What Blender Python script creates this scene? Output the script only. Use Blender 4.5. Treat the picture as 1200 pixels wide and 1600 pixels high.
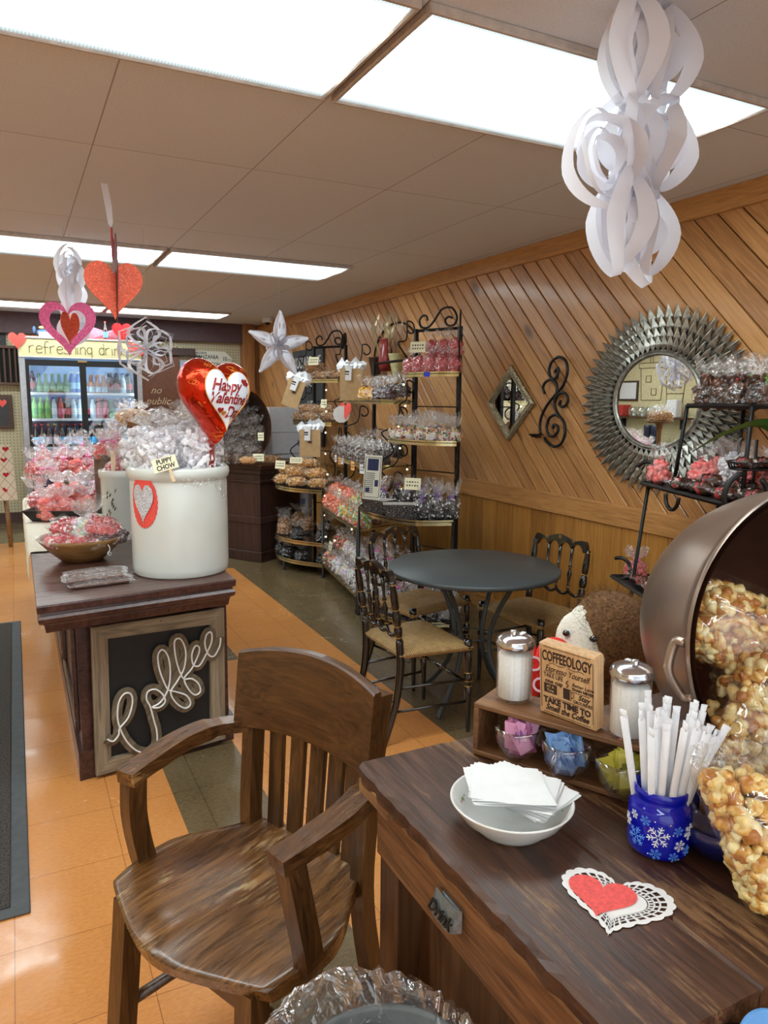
import bpy, math, random
from math import sin, cos, pi, radians, sqrt, atan2
from mathutils import Vector, Matrix, Euler, noise
scn = bpy.context.scene
for o in list(bpy.data.objects): bpy.data.objects.remove(o)
COL = scn.collection

# ---------------- camera ----------------
cd = bpy.data.cameras.new('camera'); cam = bpy.data.objects.new('camera', cd); COL.objects.link(cam)
cd.sensor_width = 36; cd.lens = 36 * 1143 / 1600; cd.clip_start = 0.02
RM = Matrix(((0.89390441, 0.05909272, -0.44434555), (-0.44816181, 0.13831201, -0.88318785), (0.00926835, 0.98862422, 0.15012081)))
cam.matrix_world = Matrix.Translation((0, 0, 1.42)) @ RM.to_4x4()
scn.camera = cam
# ---------------- world, exposure ----------------
vs = scn.view_settings
vs.view_transform = 'Standard'; vs.look = 'None'; vs.gamma = 1; vs.use_curve_mapping = False; vs.exposure = 0.6
scn.cycles.transparent_max_bounces = 32
W = bpy.data.worlds.new('world'); scn.world = W; W.use_nodes = True
W.node_tree.nodes['Background'].inputs[0].default_value = (0.86, 0.94, 1.0, 1)
W.node_tree.nodes['Background'].inputs[1].default_value = 1.2   # fill light added through the unbuilt front wall, standing in for shop-front daylight
LIGHT_STRENGTH = 6.6

# ---------------- node helpers ----------------
def newmat(name):
    m = bpy.data.materials.new(name); m.use_nodes = True
    nt = m.node_tree; nt.nodes.clear()
    return m, nt
def nd(nt, t, ins=None, **kw):
    n = nt.nodes.new(t)
    for k, v in kw.items(): setattr(n, k, v)
    if ins:
        for k, v in ins.items():
            if isinstance(v, bpy.types.NodeSocket): nt.links.new(v, n.inputs[k])
            else:
                if isinstance(v, (tuple, list)) and len(v) == 3 and n.inputs[k].type == 'RGBA': v = (*v, 1)
                n.inputs[k].default_value = v
    return n
def srgb(r, g, b):
    f = lambda c: (c / 255 / 12.92) if c / 255 <= 0.04045 else ((c / 255 + 0.055) / 1.055) ** 2.4
    return (f(r), f(g), f(b))
def ramp(nt, fac, stops, interp='LINEAR'):
    r = nd(nt, 'ShaderNodeValToRGB', {0: fac}); cr = r.color_ramp; cr.interpolation = interp
    while len(cr.elements) > 1: cr.elements.remove(cr.elements[-1])
    for i, (p, c) in enumerate(stops):
        e = cr.elements[0] if i == 0 else cr.elements.new(p)
        e.position = p; e.color = (*c, 1)
    return r.outputs[0]
def coord(nt, scale=(1, 1, 1), rot=(0, 0, 0), src='Object'):
    tc = nd(nt, 'ShaderNodeTexCoord')
    return nd(nt, 'ShaderNodeMapping', {'Vector': tc.outputs[src], 'Scale': scale, 'Rotation': rot}).outputs[0]
def finish(nt, bsdf):
    nd(nt, 'ShaderNodeOutputMaterial', {0: bsdf})
def mathn(nt, op, a, b=0.0, clamp=False):
    return nd(nt, 'ShaderNodeMath', {0: a, 1: b}, operation=op, use_clamp=clamp).outputs[0]
def mixc(nt, f, a, b, bt='MIX'):
    n = nt.nodes.new('ShaderNodeMix'); n.data_type = 'RGBA'; n.blend_type = bt
    for k, v in ((0, f), (6, a), (7, b)):
        if isinstance(v, bpy.types.NodeSocket): nt.links.new(v, n.inputs[k])
        else: n.inputs[k].default_value = (*v, 1) if isinstance(v, (tuple, list)) else v
    return n.outputs[2]
MC = {}
def plain(name, c, rough=0.5, metal=0.0, noise_amt=0.08, nscale=30, bump=0.0, coat=0.0, emit=0, spec=0.5):
    if name in MC: return MC[name]
    m, nt = newmat(name)
    v = coord(nt)
    nz = nd(nt, 'ShaderNodeTexNoise', {'Vector': v, 'Scale': nscale, 'Detail': 4.0}).outputs[0]
    d = tuple(max(0, x * (1 - noise_amt * 2)) for x in c); l = tuple(min(1, x * (1 + noise_amt * 2)) for x in c)
    col = ramp(nt, nz, [(0.3, d), (0.7, l)])
    b = nd(nt, 'ShaderNodeBsdfPrincipled', {'Base Color': col, 'Roughness': rough, 'Metallic': metal, 'Coat Weight': coat, 'Specular IOR Level': spec})
    if bump:
        bp = nd(nt, 'ShaderNodeBump', {'Height': nz, 'Strength': bump, 'Distance': 0.01})
        nt.links.new(bp.outputs[0], b.inputs['Normal'])
    if emit:
        nt.links.new(col, b.inputs['Emission Color']); b.inputs['Emission Strength'].default_value = emit
    finish(nt, b.outputs[0]); MC[name] = m
    return m
def wood(name, dark, mid, light, axis='X', scale=1.0, rough=0.45, wear=None, wear_amt=0.5, bump=0.25, island=0.0, knots=False, rot=(0, 0, 0), coat=0.0, stretch=0.07, wear_scale=9.0):
    """grain runs along axis of the object's own coordinates"""
    if name in MC: return MC[name]
    m, nt = newmat(name)
    s = {'X': (stretch, 1, 1), 'Y': (1, stretch, 1), 'Z': (1, 1, stretch)}[axis]
    v0 = coord(nt, (1, 1, 1), rot)
    if island:
        g = nd(nt, 'ShaderNodeNewGeometry').outputs['Random Per Island']
        off = nd(nt, 'ShaderNodeCombineXYZ', {0: mathn(nt, 'MULTIPLY', g, 17.0), 1: mathn(nt, 'MULTIPLY', g, 41.0), 2: mathn(nt, 'MULTIPLY', g, 29.0)}).outputs[0]
        v0 = nd(nt, 'ShaderNodeVectorMath', {0: v0, 1: off}, operation='ADD').outputs[0]
    v = nd(nt, 'ShaderNodeVectorMath', {0: v0, 1: tuple(x * scale for x in s)}, operation='MULTIPLY').outputs[0]
    n1 = nd(nt, 'ShaderNodeTexNoise', {'Vector': v, 'Scale': 60.0, 'Detail': 8.0, 'Roughness': 0.65, 'Distortion': 0.4}).outputs[0]
    n2 = nd(nt, 'ShaderNodeTexNoise', {'Vector': v, 'Scale': 9.0, 'Detail': 3.0, 'Distortion': 1.2}).outputs[0]
    rings = nd(nt, 'ShaderNodeMath', {0: mathn(nt, 'MULTIPLY', n2, 60.0)}, operation='SINE').outputs[0]
    f = mathn(nt, 'ADD', mathn(nt, 'MULTIPLY', n1, 0.62), mathn(nt, 'ADD', mathn(nt, 'MULTIPLY', n2, 0.33), mathn(nt, 'MULTIPLY', rings, 0.055)))
    if island: f = mathn(nt, 'ADD', f, mathn(nt, 'MULTIPLY', mathn(nt, 'SUBTRACT', g, 0.5), island))
    col = ramp(nt, f, [(0.3, dark), (0.5, mid), (0.7, light)])
    if knots:
        vk = nd(nt, 'ShaderNodeVectorMath', {0: v0, 1: tuple({'X': (0.45, 1, 1), 'Y': (1, 0.45, 1), 'Z': (1, 1, 0.45)}[axis])}, operation='MULTIPLY').outputs[0]
        vo = nd(nt, 'ShaderNodeTexVoronoi', {'Vector': vk, 'Scale': 3.4, 'Randomness': 1.0}).outputs['Distance']
        kf = ramp(nt, vo, [(0.045, (1, 1, 1)), (0.12, (0, 0, 0))])
        col = mixc(nt, mathn(nt, 'MULTIPLY', kf, 0.8), col, tuple(x * 0.3 for x in dark))
    if wear:
        vw = nd(nt, 'ShaderNodeVectorMath', {0: v0, 1: tuple({'X': (0.35, 1, 1), 'Y': (1, 0.35, 1), 'Z': (1, 1, 0.35)}[axis])}, operation='MULTIPLY').outputs[0]
        w = nd(nt, 'ShaderNodeTexNoise', {'Vector': vw, 'Scale': wear_scale, 'Detail': 10.0, 'Roughness': 0.72}).outputs[0]
        w = mathn(nt, 'ADD', mathn(nt, 'MULTIPLY', w, 0.68), mathn(nt, 'MULTIPLY', n1, 0.32))
        wf = ramp(nt, w, [(0.60 - wear_amt * 0.13, (0, 0, 0)), (0.645 - wear_amt * 0.10, (1, 1, 1))])
        col = mixc(nt, mathn(nt, 'MULTIPLY', wf, 0.75), col, wear)
    bp = nd(nt, 'ShaderNodeBump', {'Height': n1, 'Strength': bump, 'Distance': 0.004})
    rr = ramp(nt, n1, [(0.3, (rough * .8,) * 3), (0.7, (min(1, rough * 1.25),) * 3)])
    b = nd(nt, 'ShaderNodeBsdfPrincipled', {'Base Color': col, 'Roughness': rr, 'Normal': bp.outputs[0], 'Coat Weight': coat, 'Coat Roughness': 0.15})
    finish(nt, b.outputs[0]); MC[name] = m
    return m
def candy(name, cols, rough=0.35, sss=0.0, speck=0.0, transl=0.0):
    if name in MC: return MC[name]
    m, nt = newmat(name)
    g = nd(nt, 'ShaderNodeNewGeometry').outputs['Random Per Island']
    n = len(cols)
    col = ramp(nt, g, [(i / n, c) for i, c in enumerate(cols)], 'CONSTANT')
    nz = nd(nt, 'ShaderNodeTexNoise', {'Vector': coord(nt), 'Scale': 90.0, 'Detail': 3.0}).outputs[0]
    if speck:
        col = mixc(nt, mathn(nt, 'MULTIPLY', ramp(nt, nz, [(0.5, (0, 0, 0)), (0.6, (1, 1, 1))]), speck), col, (0.85, 0.83, 0.8))
    bp = nd(nt, 'ShaderNodeBump', {'Height': nz, 'Strength': 0.3, 'Distance': 0.003})
    b = nd(nt, 'ShaderNodeBsdfPrincipled', {'Base Color': col, 'Roughness': rough, 'Normal': bp.outputs[0]})
    finish(nt, b.outputs[0]); MC[name] = m
    return m
def film_mat(name, tint=(1, 1, 1), haze=0.10, gloss=0.5, scale=28.0, edge=0.35, rough=0.1, streak=0.0):
    """thin crinkled clear wrap"""
    if name in MC: return MC[name]
    m, nt = newmat(name)
    v = coord(nt)
    w = nd(nt, 'ShaderNodeTexNoise', {'Vector': v, 'Scale': scale, 'Detail': 3.0, 'Distortion': 1.5}).outputs[0]
    vo = nd(nt, 'ShaderNodeTexVoronoi', {'Vector': v, 'Scale': scale * 1.3}).outputs['Distance']
    h = mathn(nt, 'ADD', w, mathn(nt, 'MULTIPLY', vo, 0.6))
    bp = nd(nt, 'ShaderNodeBump', {'Height': h, 'Strength': 0.9, 'Distance': 0.02})
    lw = nd(nt, 'ShaderNodeLayerWeight', {'Blend': 0.35, 'Normal': bp.outputs[0]}).outputs['Facing']
    gl = nd(nt, 'ShaderNodeBsdfGlossy', {'Color': (1, 1, 1), 'Roughness': rough, 'Normal': bp.outputs[0]})
    tr = nd(nt, 'ShaderNodeBsdfTransparent', {'Color': tint})
    df = nd(nt, 'ShaderNodeBsdfDiffuse', {'Color': (0.9, 0.92, 0.95), 'Normal': bp.outputs[0]})
    tl = nd(nt, 'ShaderNodeBsdfTranslucent', {'Color': (0.9, 0.92, 0.95)})
    ad = nd(nt, 'ShaderNodeMixShader', {0: 0.5, 1: df.outputs[0], 2: tl.outputs[0]})
    hz = mathn(nt, 'ADD', haze * 0.5, mathn(nt, 'MULTIPLY', ramp(nt, w, [(0.52, (0, 0, 0)), (0.72, (1, 1, 1))]), haze * 2.2))
    m1 = nd(nt, 'ShaderNodeMixShader', {0: hz, 1: tr.outputs[0], 2: ad.outputs[0]})
    gf = mathn(nt, 'ADD', 0.04 + gloss * 0.08, mathn(nt, 'MULTIPLY', lw, edge), clamp=True)
    m2 = nd(nt, 'ShaderNodeMixShader', {0: gf, 1: m1.outputs[0], 2: gl.outputs[0]})
    finish(nt, m2.outputs[0]); MC[name] = m
    return m
def glass_mat(name, tint=(1, 1, 1), rough=0.02, base=0.05, edge=0.6):
    if name in MC: return MC[name]
    m, nt = newmat(name)
    lw = nd(nt, 'ShaderNodeLayerWeight', {'Blend': 0.25}).outputs['Facing']
    gl = nd(nt, 'ShaderNodeBsdfGlossy', {'Color': (1, 1, 1), 'Roughness': rough})
    tr = nd(nt, 'ShaderNodeBsdfTransparent', {'Color': tint})
    f = mathn(nt, 'ADD', base, mathn(nt, 'MULTIPLY', lw, edge), clamp=True)
    finish(nt, nd(nt, 'ShaderNodeMixShader', {0: f, 1: tr.outputs[0], 2: gl.outputs[0]}).outputs[0]); MC[name] = m
    return m

# ---------------- mesh helpers ----------------
class MB:
    def __init__(s): s.v = []; s.f = []; s.m = []; s.sm = []; s.cur = 0; s.smooth = False
    def add(s, vs, fs, M=None, mi=None, smooth=None):
        o = len(s.v)
        s.v += [tuple(M @ Vector(v)) for v in vs] if M is not None else [tuple(v) for v in vs]
        mi = s.cur if mi is None else mi; sm = s.smooth if smooth is None else smooth
        for f in fs: s.f.append(tuple(i + o for i in f)); s.m.append(mi); s.sm.append(sm)
        return s
    def box(s, c, d, M=None, bev=0.0, mi=None):
        x, y, z = c; a, b, h = d[0] / 2, d[1] / 2, d[2] / 2
        T = Matrix.Translation(c)
        if M is not None: T = M @ T
        if bev <= 0:
            vs = [(i * a, j * b, k * h) for k in (-1, 1) for j in (-1, 1) for i in (-1, 1)]
            fs = [(0, 2, 3, 1), (4, 5, 7, 6), (0, 1, 5, 4), (2, 6, 7, 3), (0, 4, 6, 2), (1, 3, 7, 5)]
            return s.add(vs, fs, T, mi)
        e = min(bev, a * .9, b * .9, h * .9); vs = []; idx = {}
        for i in (-1, 1):
            for j in (-1, 1):
                for k in (-1, 1):
                    idx[(i, j, k, 0)] = len(vs); vs.append((i * a, j * (b - e), k * (h - e)))
                    idx[(i, j, k, 1)] = len(vs); vs.append((i * (a - e), j * b, k * (h - e)))
                    idx[(i, j, k, 2)] = len(vs); vs.append((i * (a - e), j * (b - e), k * h))
        fs = []
        def q(l, flip):
            fs.append(tuple(l if not flip else l[::-1]))
        for i in (-1, 1): q([idx[(i, -1, -1, 0)], idx[(i, 1, -1, 0)], idx[(i, 1, 1, 0)], idx[(i, -1, 1, 0)]], i < 0)
        for j in (-1, 1): q([idx[(-1, j, -1, 1)], idx[(1, j, -1, 1)], idx[(1, j, 1, 1)], idx[(-1, j, 1, 1)]], j > 0)
        for k in (-1, 1): q([idx[(-1, -1, k, 2)], idx[(1, -1, k, 2)], idx[(1, 1, k, 2)], idx[(-1, 1, k, 2)]], k < 0)
        for i in (-1, 1):
            for j in (-1, 1):
                q([idx[(i, j, -1, 0)], idx[(i, j, -1, 1)], idx[(i, j, 1, 1)], idx[(i, j, 1, 0)]], i * j < 0)
                for k in (-1, 1): q([idx[(i, j, k, 0)], idx[(i, j, k, 1)], idx[(i, j, k, 2)]], i * j * k < 0)
            for k in (-1, 1): q([idx[(i, -1, k, 0)], idx[(i, 1, k, 0)], idx[(i, 1, k, 2)], idx[(i, -1, k, 2)]], i * k > 0)
        for j in (-1, 1):
            for k in (-1, 1): q([idx[(-1, j, k, 1)], idx[(1, j, k, 1)], idx[(1, j, k, 2)], idx[(-1, j, k, 2)]], j * k < 0)
        return s.add(vs, fs, T, mi)
    def lathe(s, prof, n=24, M=None, mi=None, smooth=True, cap=True, fn=None, arc=2 * pi):
        if len(prof) == 2 and min(prof[0][0], prof[1][0]) < 1e-6: cap = False
        vs = []; fs = []; full = arc > 6.28
        cols = n if full else n + 1
        for r, z in prof:
            for i in range(cols):
                a = arc * i / n
                rr = r * (fn(a, z) if fn else 1)
                vs.append((rr * cos(a), rr * sin(a), z))
        for j in range(len(prof) - 1):
            for i in range(n):
                i2 = (i + 1) % cols
                fs.append((j * cols + i, j * cols + i2, (j + 1) * cols + i2, (j + 1) * cols + i))
        if cap and full:
            if prof[0][0] > 1e-5: fs.append(tuple(range(cols))[::-1])
            if prof[-1][0] > 1e-5: fs.append(tuple((len(prof) - 1) * cols + i for i in range(cols)))
        return s.add(vs, fs, M, mi, smooth)
    def tube(s, pts, r, n=8, M=None, mi=None, closed=False, smooth=True, flat=1.0, up=None, caps=True):
        pts = [Vector(p) for p in pts]; N = len(pts)
        rs = r if isinstance(r, (list, tuple)) else [r] * N
        vs = []; fs = []; prev = None
        for i, p in enumerate(pts):
            if closed: t = pts[(i + 1) % N] - pts[i - 1]
            else: t = pts[min(i + 1, N - 1)] - pts[max(i - 1, 0)]
            if t.length < 1e-9: t = Vector((0, 0, 1))
            t.normalize()
            if up is not None: u = Vector(up) - t * t.dot(Vector(up))
            elif prev is None: u = t.orthogonal()
            else: u = prev - t * prev.dot(t)
            if u.length < 1e-6: u = t.orthogonal()
            u.normalize(); prev = u; w = t.cross(u)
            for k in range(n):
                a = 2 * pi * k / n + (pi / n if n == 4 else 0)
                vs.append(p + (u * cos(a) * flat + w * sin(a)) * rs[i])
        for i in range(N if closed else N - 1):
            j = (i + 1) % N
            for k in range(n):
                k2 = (k + 1) % n
                fs.append((i * n + k, i * n + k2, j * n + k2, j * n + k))
        if not closed and caps: fs.append(tuple(range(n))[::-1]); fs.append(tuple((N - 1) * n + k for k in range(n)))
        return s.add(vs, fs, M, mi, smooth)
    def poly(s, pts, t, M=None, mi=None, bev=0.0):
        """outline in XY extruded t along Z"""
        n = len(pts); vs = [(p[0], p[1], 0) for p in pts] + [(p[0], p[1], t) for p in pts]
        ar = sum(pts[i][0] * pts[(i + 1) % n][1] - pts[(i + 1) % n][0] * pts[i][1] for i in range(n))
        b = list(range(n)); tp = [i + n for i in range(n)]
        if ar > 0: b = b[::-1]
        else: tp = tp[::-1]
        fs = [tuple(b), tuple(tp)]
        for i in range(n):
            j = (i + 1) % n; q = (i, j, j + n, i + n); fs.append(q if ar > 0 else q[::-1])
        return s.add(vs, fs, M, mi, False)
    def strip(s, A, B, closed=False, mi=None, smooth=True, M=None):
        n = len(A); fs = []
        for i in range(n if closed else n - 1):
            j = (i + 1) % n; fs.append((i, j, n + j, n + i))
        return s.add(list(A) + list(B), fs, M, mi, smooth)
    def ico(s, c, r, sub=1, M=None, mi=None, sc=(1, 1, 1), rot=None, jit=0, smooth=True):
        V, F = ICO[sub]
        T = Matrix.Translation(c)
        if rot is not None: T = T @ rot
        T = T @ Matrix.Diagonal((r * sc[0], r * sc[1], r * sc[2], 1))
        if M is not None: T = M @ T
        vs = V if not jit else [tuple(x * (1 + random.uniform(-jit, jit)) for x in v) for v in V]
        return s.add(vs, F, T, mi, smooth)
    def text(s, body, size, M, mi=None, shear=0.0, bold=0.0, ext=0.0004, align='CENTER', sx=1.0, space=1.0):
        V, F = text_geo(body, size, shear, bold, ext, align, space)
        return s.add([(v[0] * sx, v[1], v[2]) for v in V], F, M, mi, False)
    def mesh(s, name, mats):
        me = bpy.data.meshes.new(name); me.from_pydata(s.v, [], s.f)
        if not isinstance(mats, (list, tuple)): mats = [mats]
        for m in mats: me.materials.append(m)
        me.polygons.foreach_set('material_index', s.m); me.polygons.foreach_set('use_smooth', s.sm)
        me.update()
        return me
    def build(s, name, mats, parent=None):
        o = bpy.data.objects.new(name, s.mesh(name, mats)); COL.objects.link(o)
        if parent is not None: o.parent = parent
        return o
import bmesh
ICO = {}
for k in (1, 2, 3):
    b_ = bmesh.new(); bmesh.ops.create_icosphere(b_, subdivisions=k, radius=1.0)
    b_.verts.ensure_lookup_table(); ICO[k] = ([tuple(v.co) for v in b_.verts], [tuple(v.index for v in f.verts) for f in b_.faces]); b_.free()
ICO[0] = ([(1, 0, 0), (-1, 0, 0), (0, 1, 0), (0, -1, 0), (0, 0, 1), (0, 0, -1)], [(0, 2, 4), (2, 1, 4), (1, 3, 4), (3, 0, 4), (2, 0, 5), (1, 2, 5), (3, 1, 5), (0, 3, 5)])
TC = {}
def text_geo(body, size, shear, bold, ext, align, space):
    k = (body, size, shear, bold, ext, align, space)
    if k in TC: return TC[k]
    c = bpy.data.curves.new('t', 'FONT'); c.body = body; c.size = size; c.shear = shear; c.offset = bold; c.extrude = ext
    c.align_x = align; c.align_y = 'CENTER'; c.resolution_u = 3; c.space_character = space; c.space_line = 0.85
    o = bpy.data.objects.new('t', c); COL.objects.link(o)
    bpy.context.view_layer.update()
    me = bpy.data.meshes.new_from_object(o.evaluated_get(bpy.context.evaluated_depsgraph_get()))
    r = ([tuple(v.co) for v in me.vertices], [tuple(p.vertices) for p in me.polygons])
    bpy.data.objects.remove(o); bpy.data.curves.remove(c); bpy.data.meshes.remove(me)
    TC[k] = r
    return r
def TR(x=0, y=0, z=0, rx=0, ry=0, rz=0, s=1.0):
    return Matrix.Translation((x, y, z)) @ Euler((rx, ry, rz)).to_matrix().to_4x4() @ Matrix.Scale(s, 4)
def frame_m(origin, xd, yd):
    """matrix whose X runs along xd, Y along yd (Z out of the face)"""
    x = Vector(xd).normalized(); y = Vector(yd); y = (y - x * y.dot(x)).normalized(); z = x.cross(y)
    M = Matrix((x, y, z)).transposed().to_4x4(); M.translation = Vector(origin)
    return M
# ---------------- object helpers ----------------
def tag(o, label, cat, group=None):
    o['label'] = label; o['category'] = cat
    if group: o['group'] = group
    return o
def thing(name, label, cat, loc=(0, 0, 0), rotz=0, group=None, rot=None):
    o = bpy.data.objects.new(name, None); COL.objects.link(o); o.empty_display_size = 0.1
    o.location = loc; o.rotation_euler = rot if rot else (0, 0, rotz)
    return tag(o, label, cat, group)
def solo(mb, name, mats, label, cat, loc=(0, 0, 0), rot=(0, 0, 0), group=None):
    o = mb.build(name, mats); o.location = loc; o.rotation_euler = rot
    return tag(o, label, cat, group)
def struct(mb, name, mats):
    o = mb.build(name, mats); o['kind'] = 'structure'; return o
def dup(root, loc, rot=None, label=None, group=None, scale=None):
    r = root.copy(); COL.objects.link(r); r.location = loc
    if rot is not None: r.rotation_euler = rot if isinstance(rot, (tuple, list, Euler)) else (0, 0, rot)
    if scale is not None: r.scale = (scale,) * 3 if not isinstance(scale, (tuple, list)) else scale
    if label: r['label'] = label
    if group: r['group'] = group
    for ch in root.children:
        c = ch.copy(); COL.objects.link(c); c.parent = r
        for g in ch.children:
            d = g.copy(); COL.objects.link(d); d.parent = c
    return r
def catmull(pts, n=8, closed=False):
    P = [Vector(p) for p in pts]; out = []; N = len(P)
    for i in range(N if closed else N - 1):
        p0 = P[(i - 1) % N] if closed or i > 0 else P[i]; p1 = P[i]; p2 = P[(i + 1) % N]
        p3 = P[(i + 2) % N] if closed or i + 2 < N else p2
        for k in range(n):
            t = k / n
            out.append(0.5 * ((2 * p1) + (p2 - p0) * t + (2 * p0 - 5 * p1 + 4 * p2 - p3) * t * t + (3 * p1 - p0 - 3 * p2 + p3) * t ** 3))
    if not closed: out.append(P[-1])
    return out
def heart_pts(w, h, n=40):
    out = []
    for i in range(n):
        t = 2 * pi * i / n
        x = 16 * sin(t) ** 3; y = 13 * cos(t) - 5 * cos(2 * t) - 2 * cos(3 * t) - cos(4 * t)
        out.append((x / 32 * w, (y + 2.5) / 29 * h))
    return out
ORD = ['first', 'second', 'third', 'fourth', 'fifth', 'sixth', 'seventh', 'eighth', 'ninth', 'tenth', 'eleventh', 'twelfth', 'thirteenth', 'fourteenth', 'fifteenth', 'sixteenth']
def ordinal(i, n, a='leftmost', b='rightmost'):
    if n == 1: return 'the only one'
    if i == 0: return a
    if i == n - 1: return b
    return ORD[i] + ' from left' if a == 'leftmost' else ORD[i] + ' from the near end'
random.seed(7)
# ================= SETTING =================
XW = 2.85; YB = 9.3; ZC = 2.35; XL = -3.4; YF = -3.0
# floor: orange vinyl tiles with brown borders and accent tiles (colour laid out in plan)
m, nt = newmat('vinyl_floor')
v = coord(nt)
sp = nd(nt, 'ShaderNodeSeparateXYZ', {0: v}); fx, fy = sp.outputs[0], sp.outputs[1]
def band(c, a, b):
    return mathn(nt, 'MULTIPLY', mathn(nt, 'GREATER_THAN', c, a), mathn(nt, 'LESS_THAN', c, b))
def rect(x0, x1, y0, y1): return mathn(nt, 'MULTIPLY', band(fx, x0, x1), band(fy, y0, y1))
brown = rect(1.595, 9, -9, 20)
for r in ((-9, 9, 7.98, 20), (0.435, 0.74, 1.25, 2.95), (0.43, 1.035, 3.82, 4.43)):
    brown = mathn(nt, 'MAXIMUM', brown, rect(*r))
# the border cuts the corner ahead of the dark cabinet
diag = mathn(nt, 'GREATER_THAN', mathn(nt, 'ADD', fx, mathn(nt, 'MULTIPLY', mathn(nt, 'SUBTRACT', fy, 6.0), 1.6)), 1.62)
brown = mathn(nt, 'MAXIMUM', brown, mathn(nt, 'MULTIPLY', diag, rect(0.9, 9, 6.0, 20)))
vv = nd(nt, 'ShaderNodeVectorMath', {0: v, 1: (1, 2.2, 1)}, operation='MULTIPLY').outputs[0]
n1 = nd(nt, 'ShaderNodeTexNoise', {'Vector': vv, 'Scale': 55.0, 'Detail': 6.0, 'Roughness': 0.7}).outputs[0]
n2 = nd(nt, 'ShaderNodeTexNoise', {'Vector': v, 'Scale': 1.3, 'Detail': 3.0}).outputs[0]
f = mathn(nt, 'ADD', mathn(nt, 'MULTIPLY', n1, 0.6), mathn(nt, 'MULTIPLY', n2, 0.4))
co = ramp(nt, f, [(0.34, srgb(188, 120, 62)), (0.5, srgb(204, 136, 74)), (0.62, srgb(212, 148, 86)), (0.72, srgb(226, 176, 124))])
cb = ramp(nt, f, [(0.34, srgb(84, 69, 46)), (0.5, srgb(106, 89, 62)), (0.66, srgb(128, 110, 82))])
col = mixc(nt, brown, co, cb)
bk = nd(nt, 'ShaderNodeTexBrick', {'Vector': nd(nt, 'ShaderNodeVectorMath', {0: v, 1: (0.08, 0.19, 0)}, operation='ADD').outputs[0], 'Scale': 1.0, 'Mortar Size': 0.0016, 'Mortar Smooth': 0.3, 'Brick Width': 0.305, 'Row Height': 0.305, 'Color1': (1, 1, 1), 'Color2': (0.93, 0.93, 0.93), 'Mortar': (0.55, 0.5, 0.45)}, offset=0.0)
col = mixc(nt, 1.0, col, bk.outputs[0], 'MULTIPLY')
sc_ = nd(nt, 'ShaderNodeTexNoise', {'Vector': v, 'Scale': 3.2, 'Detail': 6.0, 'Roughness': 0.65, 'Distortion': 1.0}).outputs[0]
rr = ramp(nt, sc_, [(0.35, (0.13,) * 3), (0.7, (0.3,) * 3)])
wv = nd(nt, 'ShaderNodeTexNoise', {'Vector': v, 'Scale': 5.0, 'Detail': 1.0}).outputs[0]
bp = nd(nt, 'ShaderNodeBump', {'Height': mathn(nt, 'ADD', wv, mathn(nt, 'MULTIPLY', bk.outputs['Fac'], -0.06)), 'Strength': 0.12, 'Distance': 0.03})
b = nd(nt, 'ShaderNodeBsdfPrincipled', {'Base Color': col, 'Roughness': rr, 'Normal': bp.outputs[0], 'Specular IOR Level': 0.6})
finish(nt, b.outputs[0]); M_FLOOR = m
struct(MB().box(((XL + XW + .3) / 2, (YF + YB) / 2, -0.05), (XW - XL + .5, YB - YF + .4, 0.1)), 'floor', M_FLOOR)
# ceiling: painted textured panels
m, nt = newmat('ceiling_panels')
v = coord(nt)
n1 = nd(nt, 'ShaderNodeTexNoise', {'Vector': v, 'Scale': 160.0, 'Detail': 3.0}).outputs[0]
bk = nd(nt, 'ShaderNodeTexBrick', {'Vector': nd(nt, 'ShaderNodeVectorMath', {0: v, 1: (0.29, 0.59, 0)}, operation='ADD').outputs[0], 'Scale': 1.0, 'Mortar Size': 0.0025, 'Brick Width': 0.61, 'Row Height': 1.22, 'Color1': (1, 1, 1), 'Color2': (0.97, 0.97, 0.97), 'Mortar': (0.5, 0.46, 0.43)}, offset=0.0)
col = mixc(nt, 1.0, ramp(nt, n1, [(0.3, srgb(218, 220, 224)), (0.7, srgb(230, 232, 236))]), bk.outputs[0], 'MULTIPLY')
bp = nd(nt, 'ShaderNodeBump', {'Height': n1, 'Strength': 0.3, 'Distance': 0.004})
finish(nt, nd(nt, 'ShaderNodeBsdfPrincipled', {'Base Color': col, 'Roughness': 0.85, 'Normal': bp.outputs[0]}).outputs[0])
struct(MB().box(((XL + XW + .3) / 2, (YF + YB) / 2, ZC + 0.06), (XW - XL + .5, YB - YF + .4, 0.12)), 'ceiling', m)
# right wall: diagonal boards above the rail, upright boards below
PINE_D, PINE_M, PINE_L = srgb(156, 106, 60), srgb(188, 134, 78), srgb(204, 152, 96)
M_PINE = wood('knotty_pine_diagonal', PINE_D, PINE_M, PINE_L, axis='Y', rot=(radians(-45), 0, 0), island=0.34, knots=True, rough=0.4, scale=1.5, stretch=.05, bump=.12, coat=0.25)
M_PINEV = wood('knotty_pine_upright', srgb(146, 96, 40), srgb(176, 120, 52), srgb(194, 140, 68), axis='Z', island=0.2, knots=True, rough=0.42, scale=1.5, bump=.12, stretch=.05, coat=0.2)
M_TRIM = wood('stained_pine_trim', srgb(158, 108, 58), srgb(190, 136, 78), srgb(206, 154, 92), axis='Y', rough=0.4, scale=1.4, coat=0.2, bump=.1)
M_DGROOVE = plain('groove_backing', srgb(78, 44, 20), 0.8)
def clip(poly, a, b, c):   # keep a*x+b*y<=c
    out = []
    for i in range(len(poly)):
        p, q = poly[i], poly[(i + 1) % len(poly)]
        dp, dq = a * p[0] + b * p[1] - c, a * q[0] + b * q[1] - c
        if dp <= 0: out.append(p)
        if dp * dq < 0: t = dp / (dp - dq); out.append((p[0] + t * (q[0] - p[0]), p[1] + t * (q[1] - p[1])))
    return out
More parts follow.
